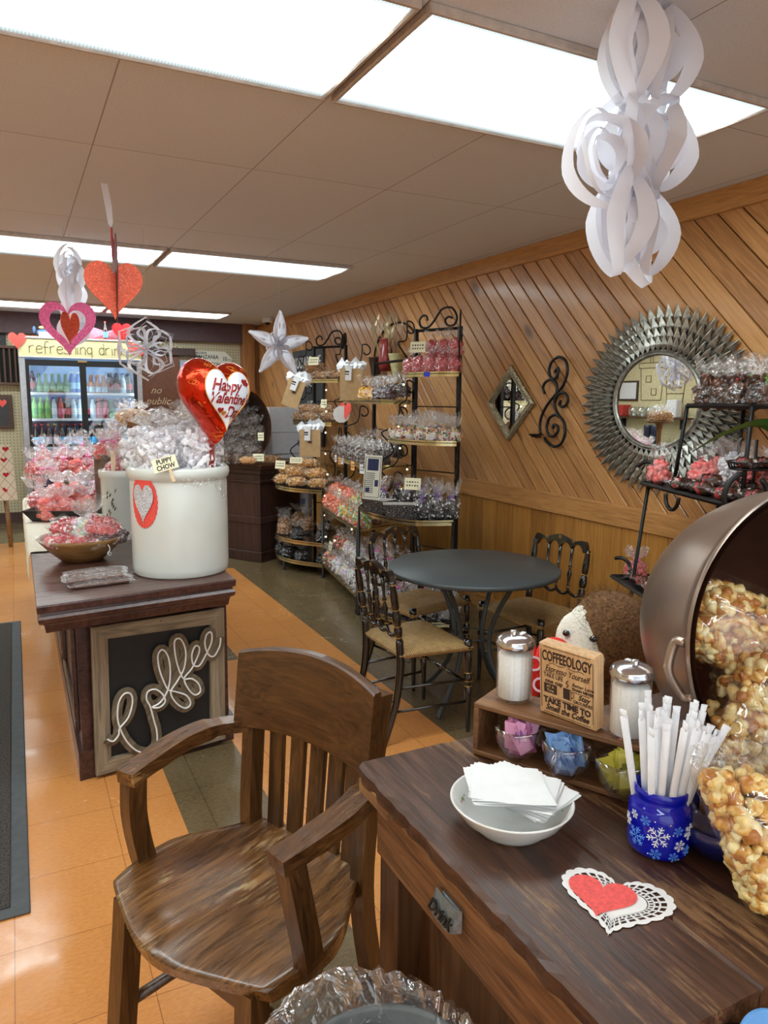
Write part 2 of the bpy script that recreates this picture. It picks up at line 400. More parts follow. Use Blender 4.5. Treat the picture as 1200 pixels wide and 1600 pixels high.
def diag_boards(mb, xw, y0, y1, z0, z1, pitch, gap, t, M):
    s2 = sqrt(2); k = int((y0 - z1) / s2 / pitch) - 1
    while k * pitch < (y1 - z0) / s2:
        lo, hi = k * pitch + gap / 2, (k + 1) * pitch - gap / 2
        rect_ = [(y0, z0), (y1, z0), (y1, z1), (y0, z1)]
        e = 0.0035
        P0 = clip(clip(rect_, 1 / s2, -1 / s2, hi), -1 / s2, 1 / s2, -lo)
        P1 = clip(clip(rect_, 1 / s2, -1 / s2, hi - e), -1 / s2, 1 / s2, -(lo + e))
        if len(P0) >= 3 and len(P1) == len(P0):
            n = len(P0)
            vs = [(0, p[0], p[1]) for p in P0] + [(-t + .003, p[0], p[1]) for p in P0] + [(-t, p[0], p[1]) for p in P1]
            fs = [tuple(range(2 * n, 3 * n))]
            for i in range(n):
                j = (i + 1) % n; fs += [(i, j, j + n, i + n), (i + n, j + n, j + 2 * n, i + 2 * n)]
            mb.add(vs, fs, M)
        k += 1
mb = MB(); T = Matrix.Translation((XW, 0, 0))
diag_boards(mb, XW, YF, YB, 0.87, 2.26, 0.0900, 0.006, 0.02, T)
up = MB()
y = YF
random.seed(3)
while y < YB:
    w = random.choice((0.11, 0.14, 0.17, 0.2)); up.box((XW - 0.008, y + w / 2, 0.40), (0.016, w - 0.003, 0.8), bev=0.0025); y += w
bk_ = MB().box((XW + 0.1, (YF + YB) / 2, ZC / 2), (0.2, YB - YF + .4, ZC))
wr = struct(bk_, 'wall_right', M_DGROOVE)
o = mb.build('diagonal_boarding', M_PINE, wr); o = up.build('upright_boarding', M_PINEV, wr)
tr = MB().box((XW - 0.02, (YF + YB) / 2, 2.30), (0.04, YB - YF, 0.10), bev=0.004)
struct(tr, 'trim_1', M_TRIM)
tr = MB().box((XW - 0.0175, (YF + YB) / 2, 0.83), (0.035, YB - YF, 0.115), bev=0.005)
struct(tr, 'trim_2', M_TRIM)
struct(MB().box((XW - 0.012, (YF + YB) / 2, 0.05), (0.024, YB - YF, 0.1), bev=0.004), 'baseboard_right', M_TRIM)
# back wall: pegboard with dark plum beam, timber pilaster in the corner
m, nt = newmat('pegboard')
v = coord(nt)
fr = nd(nt, 'ShaderNodeVectorMath', {0: nd(nt, 'ShaderNodeVectorMath', {0: v, 1: (1 / 0.0254 / 1.35,) * 3}, operation='MULTIPLY').outputs[0]}, operation='FRACTION').outputs[0]
s_ = nd(nt, 'ShaderNodeSeparateXYZ', {0: nd(nt, 'ShaderNodeVectorMath', {0: fr, 1: (0.5, 0.5, 0.5)}, operation='SUBTRACT').outputs[0]})
cxy = nd(nt, 'ShaderNodeCombineXYZ', {0: s_.outputs[0], 1: s_.outputs[2]}).outputs[0]
ln = nd(nt, 'ShaderNodeVectorMath', {0: cxy}, operation='LENGTH').outputs['Value']
hole = mathn(nt, 'LESS_THAN', ln, 0.15)
col = mixc(nt, hole, srgb(196, 184, 152), srgb(60, 52, 40))
finish(nt, nd(nt, 'ShaderNodeBsdfPrincipled', {'Base Color': col, 'Roughness': 0.7}).outputs[0]); M_PEG = m
struct(MB().box(((XL + XW) / 2, YB + 0.1, ZC / 2), (XW - XL, 0.2, ZC)), 'wall_back', M_PEG)
M_PLUM = plain('plum_paint', srgb(84, 62, 66), 0.6)
struct(MB().box(((XL + 2.62) / 2, YB - 0.06, 2.235), (2.62 - XL, 0.12, 0.23)), 'trim_3', M_PLUM)
M_BROWNBASE = plain('brown_base', srgb(82, 58, 52), 0.6)
struct(MB().box(((XL + 2.62) / 2, YB - 0.01, 0.06), (2.62 - XL, 0.02, 0.12)), 'baseboard_back', M_BROWNBASE)
M_OAKZ = wood('pilaster_oak', srgb(116, 70, 34), srgb(158, 104, 58), srgb(182, 126, 76), axis='Z', rough=0.45, scale=0.8)
mb = MB().box((2.68, YB - 0.09, ZC / 2), (0.14, 0.18, ZC), bev=0.004).box((2.79, YB - 0.05, ZC / 2), (0.12, 0.1, ZC), bev=0.004)
struct(mb, 'trim_4', M_OAKZ)
# doorway with brown door on the back wall
M_DOOR = plain('brown_door_paint', srgb(112, 66, 44), 0.5); M_DFR = plain('dark_door_frame', srgb(66, 40, 36), 0.5)
dr = MB().box((1.58, YB - 0.03, 0.98), (0.52, 0.04, 1.92), bev=0.003)
d = struct(dr, 'door_1', M_DOOR)
fr_ = MB().box((1.60, YB - 0.05, 1.985), (0.86, 0.08, 0.09), bev=0.004).box((2.06, YB - 0.05, 0.97), (0.08, 0.08, 1.95), bev=0.004)
fr_.build('door_frame', M_DFR, d)
tx = MB()
M_CHALK = plain('chalk_lettering', srgb(205, 178, 140), 0.8)
FM = frame_m((1.55, YB - 0.052, 1.52), (1, 0, 0), (0, 0, 1))
tx.text('no', 0.12, FM @ TR(0.0, 0.0, 0), shear=0.4)
tx.text('public', 0.12, FM @ TR(0.02, -0.13, 0), shear=0.4)
tx.build('door_lettering', M_CHALK, d)
pn = MB().box((1.93, YB - 0.035, 1.70), (0.16, 0.02, 0.36)); pn.build('door_window_pane', plain('pale_pane', srgb(170, 180, 205), 0.2), d)
# left wall, seen in the round mirror
struct(MB().box((XL - 0.1, (YF + YB) / 2, ZC / 2), (0.2, YB - YF + .2, ZC)), 'wall_left', plain('cream_wall', srgb(214, 200, 158), 0.8))
# ceiling lights
def light_fixture(x0, x1, y0, y1, label, k):
    t = thing('ceiling_light', label, 'ceiling light', ((x0 + x1) / 2, (y0 + y1) / 2, ZC - 0.012), 0, 'fluorescent ceiling panels')
    w, d = x1 - x0, y1 - y0
    f = MB(); e = 0.016
    f.box((0, d / 2 - e / 2, 0), (w, e, 0.024), bev=0.004).box((0, -d / 2 + e / 2, 0), (w, e, 0.024), bev=0.004)
    f.box((w / 2 - e / 2, 0, 0), (e, d - 2 * e, 0.024), bev=0.004).box((-w / 2 + e / 2, 0, 0), (e, d - 2 * e, 0.024), bev=0.004)
    f.build('frame', M_FRAME, t)
    MB().box((0, 0, -0.001), (w - 2 * e, d - 2 * e, 0.006)).build('diffuser', M_DIFF, t)
M_FRAME = plain('fixture_frame', srgb(190, 178, 168), 0.5)
m, nt = newmat('prismatic_diffuser')
v = coord(nt)
s_ = nd(nt, 'ShaderNodeSeparateXYZ', {0: v})
ay = mathn(nt, 'ABSOLUTE', s_.outputs[1])
tube_ = ramp(nt, ay, [(0.0, (0.42,) * 3), (0.06, (1.0,) * 3), (0.14, (2.0,) * 3), (0.20, (.38,) * 3), (0.28, (0.075,) * 3)])
# prism grid
fr = nd(nt, 'ShaderNodeVectorMath', {0: nd(nt, 'ShaderNodeVectorMath', {0: v, 1: (110.0, 110.0, 1)}, operation='MULTIPLY').outputs[0]}, operation='FRACTION').outputs[0]
s2_ = nd(nt, 'ShaderNodeSeparateXYZ', {0: fr})
pr = mathn(nt, 'MULTIPLY', s2_.outputs[0], s2_.outputs[1])
pr = mathn(nt, 'ADD', 0.75, mathn(nt, 'MULTIPLY', pr, 1.0))
em = nd(nt, 'ShaderNodeEmission', {'Color': (0.86, 0.98, 1.0), 'Strength': mathn(nt, 'MULTIPLY', mathn(nt, 'MULTIPLY', tube_, pr), LIGHT_STRENGTH)})
finish(nt, em.outputs[0]); M_DIFF = m
rows = ((1.63, 2.24, 'nearest row'), (4.83, 5.47, 'middle row'), (8.02, 8.62, 'farthest row'), (-1.7, -1.09, 'row behind'))
cols = ((0.93, 2.17, 'right end'), (-0.33, 0.91, 'second from right end'), (-1.59, -0.35, 'third from right end'), (-2.85, -1.61, 'fourth from right end'))
k = 0
for y0, y1, rn in rows:
    for x0, x1, cn in cols:
        light_fixture(x0, x1, y0, y1, 'white prismatic fluorescent ceiling panel, %s, %s' % (rn, cn), k); k += 1
# rubber-edged floor mat
M_MAT = plain('mat_pile', srgb(62, 56, 52), 0.95, noise_amt=0.45, nscale=160, bump=0.6); M_RUB = plain('mat_rubber', srgb(72, 74, 76), 0.7)
t = thing('floor_mat', 'dark speckled floor mat with grey rubber edge on the orange floor', 'mat', (-0.505, 3.585, 0))
MB().box((0, 0, 0.004), (0.93, 3.0, 0.007), bev=0.003).build('rubber_edge', M_RUB, t)
MB().box((-0.02, 0, 0.0095), (0.87, 2.92, 0.006), bev=0.003).build('pile', M_MAT, t)
# ================= FURNITURE =================
M_OAK = wood('dark_oak', srgb(44, 24, 10), srgb(80, 50, 22), srgb(116, 76, 38), axis='Z', rough=0.34, wear=srgb(166, 122, 70), wear_amt=-0.2, coat=0.3, scale=1.8, bump=.15)
M_OAKY = wood('dark_oak_seat', srgb(56, 33, 14), srgb(106, 69, 33), srgb(158, 110, 60), axis='Y', rough=0.28, wear=srgb(190, 164, 120), wear_amt=0.42, coat=0.35, scale=1.7, wear_scale=9, bump=.15)
M_OAKX = wood('dark_oak_rail', srgb(50, 28, 11), srgb(78, 47, 20), srgb(102, 65, 32), axis='X', rough=0.33, wear=srgb(160, 116, 70), wear_amt=-0.6, coat=0.3, wear_scale=5, scale=1.6, bump=.12)
M_OAKARM = wood('dark_oak_arm', srgb(50, 28, 12), srgb(88, 55, 25), srgb(126, 84, 42), axis='Y', rough=0.3, wear=srgb(176, 136, 84), wear_amt=0.1, coat=0.3, scale=1.7, wear_scale=14, bump=.15)
# --- armchair with slatted back ---
def armchair():
    t = thing('wooden_armchair', 'worn dark oak armchair with slatted back and scooped seat in the foreground', 'chair', (0.175, 1.25, 0), radians(-64.7))
    # scooped seat
    N = 26; mb = MB(); top = []; bot = []
    def hw(a):   # half width of the seat at depth a
        u = a / 0.42
        return 0.232 + 0.018 * sin(pi * min(1, u * 1.3)) - 0.085 * max(0, u - 0.45) ** 1.4 * 2.2
    for i in range(N + 1):
        a = 0.42 * i / N
        for j in range(N + 1):
            u = j / N * 2 - 1
            x = u * hw(a)
            front = (0.018 * cos(u * pi * 1.0) - 0.004 - 0.015 * abs(u) ** 6) * (1 - a / 0.42) ** 2
            back = -0.04 * (1 - u * u) * 0 + 0.02 * (u * u) * (a / 0.42) ** 3 * -1
            y = a - front * 1.5 + back
            # two scooped hollows with a ridge toward the front
            ed = max(0, 1 - (abs(u)) ** 4)
            sc = -0.016 * math.exp(-((a - 0.24) / 0.13) ** 2) * (0.35 + 0.65 * sin(pi * min(1, abs(u) * 1.05)) ** 1.0) * ed
            rg = 0.008 * math.exp(-(u / 0.16) ** 2) * math.exp(-((a - 0.05) / 0.12) ** 2)
            roll = -0.010 * (1 - a / 0.42) ** 6
            top.append((x, y, 0.442 + sc + rg + roll))
            e = 0.012 if i in (0, N) or j in (0, N) else 0
            bot.append((x * 0.985, y + (0.008 if i == 0 else (-0.006 if i == N else 0)), 0.404 + (0.004 if i == 0 else 0)))
    W1 = N + 1; fs = []
    for i in range(N):
        for j in range(N):
            q = i * W1 + j; fs.append((q, q + 1, q + W1 + 1, q + W1))
    mb.add(top, fs, smooth=True); mb.add(bot, [f[::-1] for f in fs], smooth=True)
    o = W1 * W1; rim = [j for j in range(W1)] + [i * W1 + N for i in range(1, W1)] + [N * W1 + j for j in range(N - 1, -1, -1)] + [i * W1 for i in range(N - 1, 0, -1)]
    n = len(rim)
    mb.f += [(rim[i], rim[i] + o, rim[(i + 1) % n] + o, rim[(i + 1) % n]) for i in range(n)]; mb.m += [0] * n; mb.sm += [False] * n
    mb.build('seat', M_OAKY, t)
    # legs
    def sq(pts, r, name, flat=1.0, mat=M_OAK, up=(1, 0, 0)):
        return MB().tube(catmull(pts, 5), r, 4, up=up, flat=flat, smooth=False).build(name, mat, t)
    for s in (-1, 1):
        sq([(s * 0.186, 0.062, 0.412), (s * 0.194, 0.045, 0.2), (s * 0.204, 0.03, 0.0)], 0.030, 'front_leg')
        # rear post runs from the floor up to the crest
        sq([(s * 0.175, 0.455, 0.0), (s * 0.172, 0.405, 0.22), (s * 0.17, 0.378, 0.42), (s * 0.176, 0.396, 0.65), (s * 0.184, 0.418, 0.835)], 0.027, 'rear_post', flat=0.9)
        # arm: front upright and bent top in two parts
        sq([(s * 0.238, 0.145, 0.40), (s * 0.250, 0.135, 0.46), (s * 0.246, 0.120, 0.55), (s * 0.228, 0.112, 0.650)], [0.030] * 15 + [0.031], 'arm_support', flat=0.8)
        pts = catmull([(s * 0.222, 0.088, 0.648), (s * 0.232, 0.15, 0.656), (s * 0.240, 0.24, 0.668), (s * 0.225, 0.32, 0.675), (s * 0.188, 0.392, 0.672)], 5)
        MB().tube(pts, [0.034] * 6 + [0.036] * 9 + [0.030] * 10, 4, up=(0, 0, 1), flat=0.62, smooth=False).build('arm', M_OAKARM, t)
    # crest rail: curved in plan
    mb = MB(); A = []; n = 16
    rings = []
    for i in range(n + 1):
        u = i / n * 2 - 1; x = u * 0.200; yc = 0.368 + 0.036 * (1 - u * u)
        ztop = 0.848 + 0.026 * (1 - u * u); zb = 0.675 + 0.006 * (1 - u * u); L = 0.022 * 1
        rings.append([(x, yc - 0.012 + L * 0, zb), (x, yc + 0.012, zb), (x, yc + 0.032, ztop - .004), (x, yc + 0.028, ztop), (x, yc + 0.012, ztop), (x, yc + 0.008, ztop - .004)])
    for i in range(n):
        mb.add(rings[i] + rings[i + 1], [(k, (k + 1) % 6, (k + 1) % 6 + 6, k + 6) for k in range(6)], smooth=False)
    mb.add(rings[0], [tuple(range(6))]); mb.add(rings[-1], [tuple(range(6))[::-1]])
    mb.build('crest_rail', M_OAKX, t)
    for i in range(5):
        u = (i + 0.5) / 5 * 2 - 1; x = u * 0.142; yb = 0.398 + 0.010 * (1 - u * u); yt = 0.400 + 0.036 * (1 - (u * .8) ** 2)
        MB().tube([(x, yb, 0.425), (x * 1.0, yt - 0.012, 0.55), (x * 1.04, yt, 0.69)], 0.0265, 4, up=(1, 0, 0), flat=1.0, smooth=False, M=None).build('back_slat', M_OAK, t) if False else \
            MB().add(*slat(x, yb, 0.425, x * 1.04, yt, 0.69, 0.040, 0.013)).build('back_slat', M_OAK, t)
    for s in (-1, 1): MB().tube([(s * 0.196, 0.045, 0.17), (s * 0.174, 0.42, 0.17)], 0.012, 8).build('stretcher', M_OAK, t)
    MB().tube([(-0.2, 0.22, 0.17), (0.2, 0.22, 0.17)], 0.012, 8).build('stretcher', M_OAK, t)
    MB().box((0, 0.06, 0.385), (0.40, 0.022, 0.05), bev=0.003).build('apron', M_OAKX, t)
    MB().box((0, 0.385, 0.375), (0.32, 0.02, 0.05), bev=0.003).build('apron', M_OAKX, t)
def slat(x0, y0, z0, x1, y1, z1, w, t):
    a, b = w / 2, t / 2
    v = [(x0 - a, y0 - b, z0), (x0 + a, y0 - b, z0), (x0 + a, y0 + b, z0), (x0 - a, y0 + b, z0), (x1 - a, y1 - b, z1), (x1 + a, y1 - b, z1), (x1 + a, y1 + b, z1), (x1 - a, y1 + b, z1)]
    return v, [(3, 2, 1, 0), (4, 5, 6, 7), (0, 1, 5, 4), (1, 2, 6, 5), (2, 3, 7, 6), (3, 0, 4, 7)]
armchair()

# --- old work table with drawer ---
M_DESKTOP = wood('worn_table_top', srgb(44, 24, 15), srgb(74, 44, 28), srgb(102, 66, 43), axis='Y', rough=0.42, wear=srgb(140, 104, 68), wear_amt=0.45, scale=1.5, wear_scale=6.0, bump=0.3)
M_DESKRAW = wood('raw_table_edge', srgb(82, 50, 26), srgb(134, 94, 54), srgb(176, 136, 86), axis='Y', rough=0.7, bump=0.8, scale=0.8)
M_DESK = wood('brown_table_paint', srgb(58, 32, 20), srgb(94, 56, 36), srgb(120, 80, 52), axis='Y', rough=0.5, wear=srgb(150, 108, 66), wear_amt=-0.2, scale=1.5)
M_DESKZ = wood('brown_table_legs', srgb(50, 28, 14), srgb(82, 50, 26), srgb(104, 68, 38), axis='Z', rough=0.5, scale=0.8)
def work_table():
    t = thing('work_table', 'old brown wooden work table with scuffed top and raw edges', 'table', (0, 0, 0))
    mb = MB(); random.seed(5)
    # top of four planks, worn front edge
    xs = [0.512, 0.70, 0.97, 1.30, 1.66]
    for i in range(4):
        a, b = xs[i], xs[i + 1]
        vs = []; n = 30
        for k in range(n + 1):
            y = 0.455 + (1.114 - 0.455) * k / n
            j = random.uniform(-0.0035, 0.0035) if i == 0 else 0
            for (x, z) in ((a + 0.001 + j, 0.750), (a + 0.001 + j * .5, 0.772), (a + 0.007 + abs(j), 0.7795), (b - 0.0012, 0.78), (b - 0.0002, 0.7775), (b - 0.0002, 0.750)):
                vs.append((x, y, z))
        fs = [(k * 6 + q, k * 6 + (q + 1) % 6, k * 6 + 6 + (q + 1) % 6, k * 6 + 6 + q) for k in range(n) for q in range(6)]
        fs += [tuple(range(6))[::-1], tuple(n * 6 + q for q in range(6))]
        mb.add(vs, [f[::-1] for f in fs], mi=0)
    o = mb.build('table_top', [M_DESKTOP, M_DESKRAW], t)
    for p in o.data.polygons:
        if p.normal.x < -0.6 and p.center.x < 0.53: p.material_index = 1
    # batten under the near edge, apron and drawer along the left side
    MB().box((0.523, 1.055, 0.742), (0.02, 0.11, 0.026), bev=0.002).build('corner_block', M_DESKRAW, t)
    MB().box((0.535, 0.72, 0.738), (0.018, 0.50, 0.022), bev=0.002).build('edge_batten', M_DESKRAW, t)
    d = MB().box((0.548, 0.775, 0.672), (0.022, 0.62, 0.112), bev=0.003).build('drawer_front', wood('drawer_wood', srgb(84, 50, 26), srgb(124, 80, 44), srgb(152, 106, 64), axis='Y', rough=.55, scale=1.5), t)
    # cup pull lettered Drink
    pl = MB(); M_PEW = plain('pewter', srgb(126, 132, 136), 0.42, 0.6, nscale=60, bump=0.3)
    for i in range(9):
        pass
    V = []; nu, nv = 14, 8
    for i in range(nu + 1):
        for j in range(nv + 1):
            u = i / nu * 2 - 1; w = j / nv
            y = u * 0.035; z = 0.016 - w * 0.034; x = -0.016 * sqrt(max(0, 1 - u ** 6)) * (0.35 + 0.65 * sin(w * pi * 0.5)) - 0.002
            V.append((x, y, z - 0.004 * (1 - u * u) * w))
    pl.add(V, [(i * (nv + 1) + j, i * (nv + 1) + j + 1, (i + 1) * (nv + 1) + j + 1, (i + 1) * (nv + 1) + j) for i in range(nu) for j in range(nv)], smooth=True)
    pl.box((0.002, 0, 0.0), (0.006, 0.05, 0.02), bev=0.002)
    pl.tube([(-0.012, 0, -0.02), (-0.008, 0, -0.03)], 0.004, 8)
    h = pl.build('cup_pull', M_PEW, d); h.location = (0.532, 0.828, 0.684)
    tx = MB().text('Drink', 0.026, frame_m((-0.0195, 0, -0.004), (0, -1, 0), (0.25, 0, 1)), shear=0.4, ext=0.0012, bold=0.0006)
    o = tx.build('pull_lettering', plain('pewter_dark', srgb(60, 64, 66), 0.4, 0.9), d); o.location = (0.532, 0.828, 0.684)
    MB().box((1.1, 1.085, 0.70), (1.05, 0.022, 0.10), bev=0.003).build('apron', M_DESK, t)
    MB().box((1.1, 0.485, 0.70), (1.05, 0.022, 0.10), bev=0.003).build('apron', M_DESK, t)
    MB().box((1.63, 0.785, 0.70), (0.022, 0.6, 0.10), bev=0.003).build('apron', M_DESK, t)
    for (x, y) in ((0.575, 1.05), (0.575, 0.50), (1.60, 1.05), (1.60, 0.50)):
        MB().box((x, y, 0.37), (0.065, 0.065, 0.74), bev=0.004).build('leg', M_DESKZ, t)
    MB().box((0.60, 0.775, 0.36), (0.018, 0.50, 0.52), bev=0.002).build('side_panel', M_DESKZ, t)
work_table()

# --- lacquered chairs with rush seats ---
M_BLK = plain('black_lacquer', srgb(20, 17, 16), 0.16, 0, 0.1, coat=0.8)
M_GOLD = plain('gold_paint', srgb(186, 146, 74), 0.35, 0.7)
m, nt = newmat('woven_rush')
v = coord(nt)
s_ = nd(nt, 'ShaderNodeSeparateXYZ', {0: v}); ax = mathn(nt, 'ABSOLUTE', s_.outputs[0]); ay = mathn(nt, 'ABSOLUTE', s_.outputs[1])
sel = mathn(nt, 'GREATER_THAN', ax, mathn(nt, 'MULTIPLY', ay, 1.15))
cc = nd(nt, 'ShaderNodeMix', {0: sel, 2: s_.outputs[1], 3: s_.outputs[0]})
cc = mathn(nt, 'ADD', mathn(nt, 'MULTIPLY', sel, s_.outputs[1]), mathn(nt, 'MULTIPLY', mathn(nt, 'SUBTRACT', 1.0, sel), s_.outputs[0]))
nz = nd(nt, 'ShaderNodeTexNoise', {'Vector': v, 'Scale': 40.0, 'Detail': 4.0}).outputs[0]
st = mathn(nt, 'SINE', mathn(nt, 'ADD', mathn(nt, 'MULTIPLY', cc, 800.0), mathn(nt, 'MULTIPLY', nz, 5.0)))
f = mathn(nt, 'ADD', mathn(nt, 'MULTIPLY', mathn(nt, 'ADD', mathn(nt, 'MULTIPLY', st, 0.5), 0.5), 0.5), mathn(nt, 'MULTIPLY', nz, 0.5))
col = ramp(nt, f, [(0.2, srgb(118, 86, 46)), (0.5, srgb(164, 128, 78)), (0.8, srgb(196, 162, 110))])
bp = nd(nt, 'ShaderNodeBump', {'Height': st, 'Strength': 0.5, 'Distance': 0.003})
finish(nt, nd(nt, 'ShaderNodeBsdfPrincipled', {'Base Color': col, 'Roughness': 0.6, 'Normal': bp.outputs[0]}).outputs[0]); M_RUSH = m
def turned(mb, p0, p1, r, segs, gold=()):
    """lathe between two points; segs = (t, radius factor)"""
    p0, p1 = Vector(p0), Vector(p1); L = (p1 - p0).length
    M = Matrix.Translation(p0) @ Vector((0, 0, 1)).rotation_difference(p1 - p0).to_matrix().to_4x4()
    mb.lathe([(r * k, t * L) for t, k in segs], 10, M, mi=0)
    for t, k in gold: mb.lathe([(r * k, t * L - 0.0022), (r * (k + .12), t * L), (r * k, t * L + 0.0022)], 10, M, mi=1, cap=False)
def fancy_chair():
    t = thing('ballroom_chair', 'x', 'chair', (0, 0, 0), 0, 'black lacquered chairs round the metal table')
    wf, wb, yf, yb, zs = 0.195, 0.165, 0.16, -0.15, 0.395
    # rush seat: domed cushion
    mb = MB(); N = 14; vs = []
    for i in range(N + 1):
        v_ = i / N * 2 - 1
        for j in range(N + 1):
            u = j / N * 2 - 1
            y = (yf + 0.012) * (v_ + 1) / 2 + (yb - 0.005) * (1 - v_) / 2; hw = wb + (wf - wb) * (v_ + 1) / 2 + 0.012
            bulge = 1 - 0.05 * (1 - abs(v_)) ** 0 * 0
            x = u * hw; dz = 0.012 * (1 - u * u) * 0 - 0.010 * (abs(abs(u) - abs(v_)) < 0.09) * min(1, 3 * max(abs(u), abs(v_)))
            e = max(abs(u), abs(v_)); z = zs + 0.012 - 0.03 * max(0, e - 0.82) ** 1.5 * 6 + dz * 0.35
            vs.append((x, y, z))
    W1 = N + 1; fs = [(i * W1 + j, i * W1 + j + 1, (i + 1) * W1 + j + 1, (i + 1) * W1 + j) for i in range(N) for j in range(N)]
    n0 = len(vs); bt = [(x * 0.985, y * 0.985, zs - 0.024 - 0.0 * z) for x, y, z in vs]
    mb.add(vs, fs, smooth=True); mb.add(bt, [f[::-1] for f in fs], smooth=True)
    rim = [j for j in range(W1)] + [i * W1 + N for i in range(1, W1)] + [N * W1 + j for j in range(N - 1, -1, -1)] + [i * W1 for i in range(N - 1, 0, -1)]
    n = len(rim); mid = [((vs[r][0]) * 1.04, vs[r][1] * 1.05, zs - 0.008) for r in rim]
    mb.add([vs[r] for r in rim] + mid + [bt[r] for r in rim], [(i, i + n, (i + 1) % n + n, (i + 1) % n) for i in range(n)] + [(i + n, i + 2 * n, (i + 1) % n + 2 * n, (i + 1) % n + n) for i in range(n)], smooth=True)
    mb.build('rush_seat', M_RUSH, t)
    S = [(0, .55), (.06, .6), (.2, .7), (.42, 1.0), (.48, 1.0), (.5, .75), (.53, .75), (.56, 1.1), (.62, 1.15), (.64, .8), (.68, .8), (.72, 1.05), (.86, 1.1), (.9, .75), (.92, 1.1), (1, 1.1)]
    for s in (-1, 1):
        mb = MB(); turned(mb, (s * wf, yf + 0.012, 0), (s * wf, yf, zs + 0.022), 0.0165, S, ((.5, .8), (.56, 1.05), (.645, .85), (.9, .8)))
        mb.build('front_leg', [M_BLK, M_GOLD], t)
        MB().tube(catmull([(s * (wb + .005), yb - 0.075, 0), (s * wb, yb - 0.02, 0.17), (s * wb, yb, 0.33), (s * wb, yb - 0.006, 0.45)], 5), [0.012, .0125, .013, .014, .015, .0155, .016, .0165, .017, .0175, .018, .0185, .018, .018, .017, .016], 8).build('rear_leg', M_BLK, t)
        mb = MB(); turned(mb, (s * wb, yb - 0.006, 0.45), (s * (wb + .005), yb - 0.045, 0.70), 0.0155, [(0, 1.0), (.05, .75), (.1, 1.1), (.2, 1.15), (.24, .75), (.28, 1.15), (.38, 1.3), (.48, 1.0), (.52, .7), (.56, 1.05), (.75, 1.05), (.95, .75), (1, .85)], ((.05, .8), (.24, .8), (.52, .75), (.95, .8)))
        mb.build('back_post', [M_BLK, M_GOLD], t)
    # crest with arches: outline in (x, z) pushed along the lean
    top = [(-0.172, 0.0), (-0.178, 0.03), (-0.168, 0.052), (-0.14, 0.058), (-0.09, 0.05), (-0.045, 0.066), (0, 0.076), (0.045, 0.066), (0.09, 0.05), (0.14, 0.058), (0.168, 0.052), (0.178, 0.03), (0.172, 0.0)]
    xs = [-0.148, -0.075, 0.0, 0.075, 0.148]
    low = []
    for a, b in zip(xs[::-1][:-1], xs[::-1][1:]):
        for k in range(7):
            u = k / 6; low.append((a + (b - a) * (0.08 + 0.84 * u), 0.002 + 0.030 * sin(pi * u) ** 0.6))
    out = [tuple(p) for p in [(q.x, q.y) for q in catmull([(a, b, 0) for a, b in top], 4)]]
    mb = MB(); M = frame_m((0, yb - 0.038, 0.685), (1, 0, 0), (0, -0.16, 1))
    # build as strips between upper and lower outline to stay well formed
    up_, lo_ = [], []
    for i in range(49):
        x = -0.172 + 0.344 * i / 48
        z1 = 0.058 + 0.014 * math.exp(-(x / 0.05) ** 2) - 0.010 * math.exp(-((abs(x) - 0.09) / 0.03) ** 2) - 0.06 * max(0, (abs(x) - 0.15) / 0.022) ** 2.2 * 0.8
        k = min(3, max(0, int((x + 0.148) / 0.074))); u = (x + 0.148 - k * 0.074) / 0.074
        z0 = 0.0 + (0.036 * sin(pi * min(1, max(0, u))) ** 0.5 if 0 < u < 1 else -0.0)
        up_.append((x, max(z1, z0 + 0.008), 0)); lo_.append((x, z0, 0))
    n = len(up_); vs = []
    for z in (-0.012, 0.012): vs += [(p[0], p[1], z) for p in lo_] + [(p[0], p[1], z) for p in up_]
    fs = []
    for i in range(n - 1):
        fs += [(i, i + 1, n + i + 1, n + i)[::-1], (2 * n + i, 2 * n + i + 1, 3 * n + i + 1, 3 * n + i), (n + i, n + i + 1, 3 * n + i + 1, 3 * n + i)[::-1], (i, i + 1, 2 * n + i + 1, 2 * n + i)]
    fs += [(0, 2 * n, 3 * n, n), (n - 1, 2 * n - 1, 4 * n - 1, 3 * n - 1)]
    mb.add(vs, fs, M, mi=0)
    for cx in (-0.085, 0, 0.085):     # painted gold flowers
        for k in range(6):
            for zf in (0.0128, -0.0128):
                a = k * pi / 3; mb.ico((cx + 0.007 * cos(a), 0.046 + 0.012 * math.exp(-(cx / .05) ** 2) + 0.006 * sin(a), zf), 0.003, 1, M, 1, (1, 1, 0.25))
    mb.build('crest_rail', [M_BLK, M_GOLD], t)
    for x in xs[1:4]:
        mb = MB(); turned(mb, (x, yb - 0.016, 0.468), (x, yb - 0.042, 0.700), 0.0095, [(0, .9), (.08, .6), (.14, 1.1), (.2, .6), (.3, .8), (.42, 1.3), (.5, .8), (.54, .6), (.58, 1.1), (.62, .6), (.85, .8), (1, 1.0)], ((.14, 1.1), (.56, .8)))
        mb.build('spindle', [M_BLK, M_GOLD], t)
    pts = []
    for k in range(33):
        u = k / 32 * 2 - 1; pts.append((u * 0.16, yb - 0.014 - 0.006, 0.482 - 0.022 * abs(sin((u + 1) * 2 * pi)) ** 0.7))
    MB().tube(pts, 0.0085, 8).build('lower_rail', M_BLK, t)
    for z in (0.14, 0.24):
        for s in (-1, 1): MB().tube([(s * wb, yb - 0.02, z), (s * wf, yf + 0.006, z)], 0.0065, 8).build('stretcher', M_BLK, t)
    mb = MB(); turned(mb, (-wf, yf + 0.005, 0.22), (wf, yf + 0.005, 0.22), 0.010, [(0, .8), (.3, .7), (.4, 1.2), (.44, .7), (.5, 1.3), (.56, .7), (.6, 1.2), (.7, .7), (1, .8)], ((.44, .8), (.56, .8)))
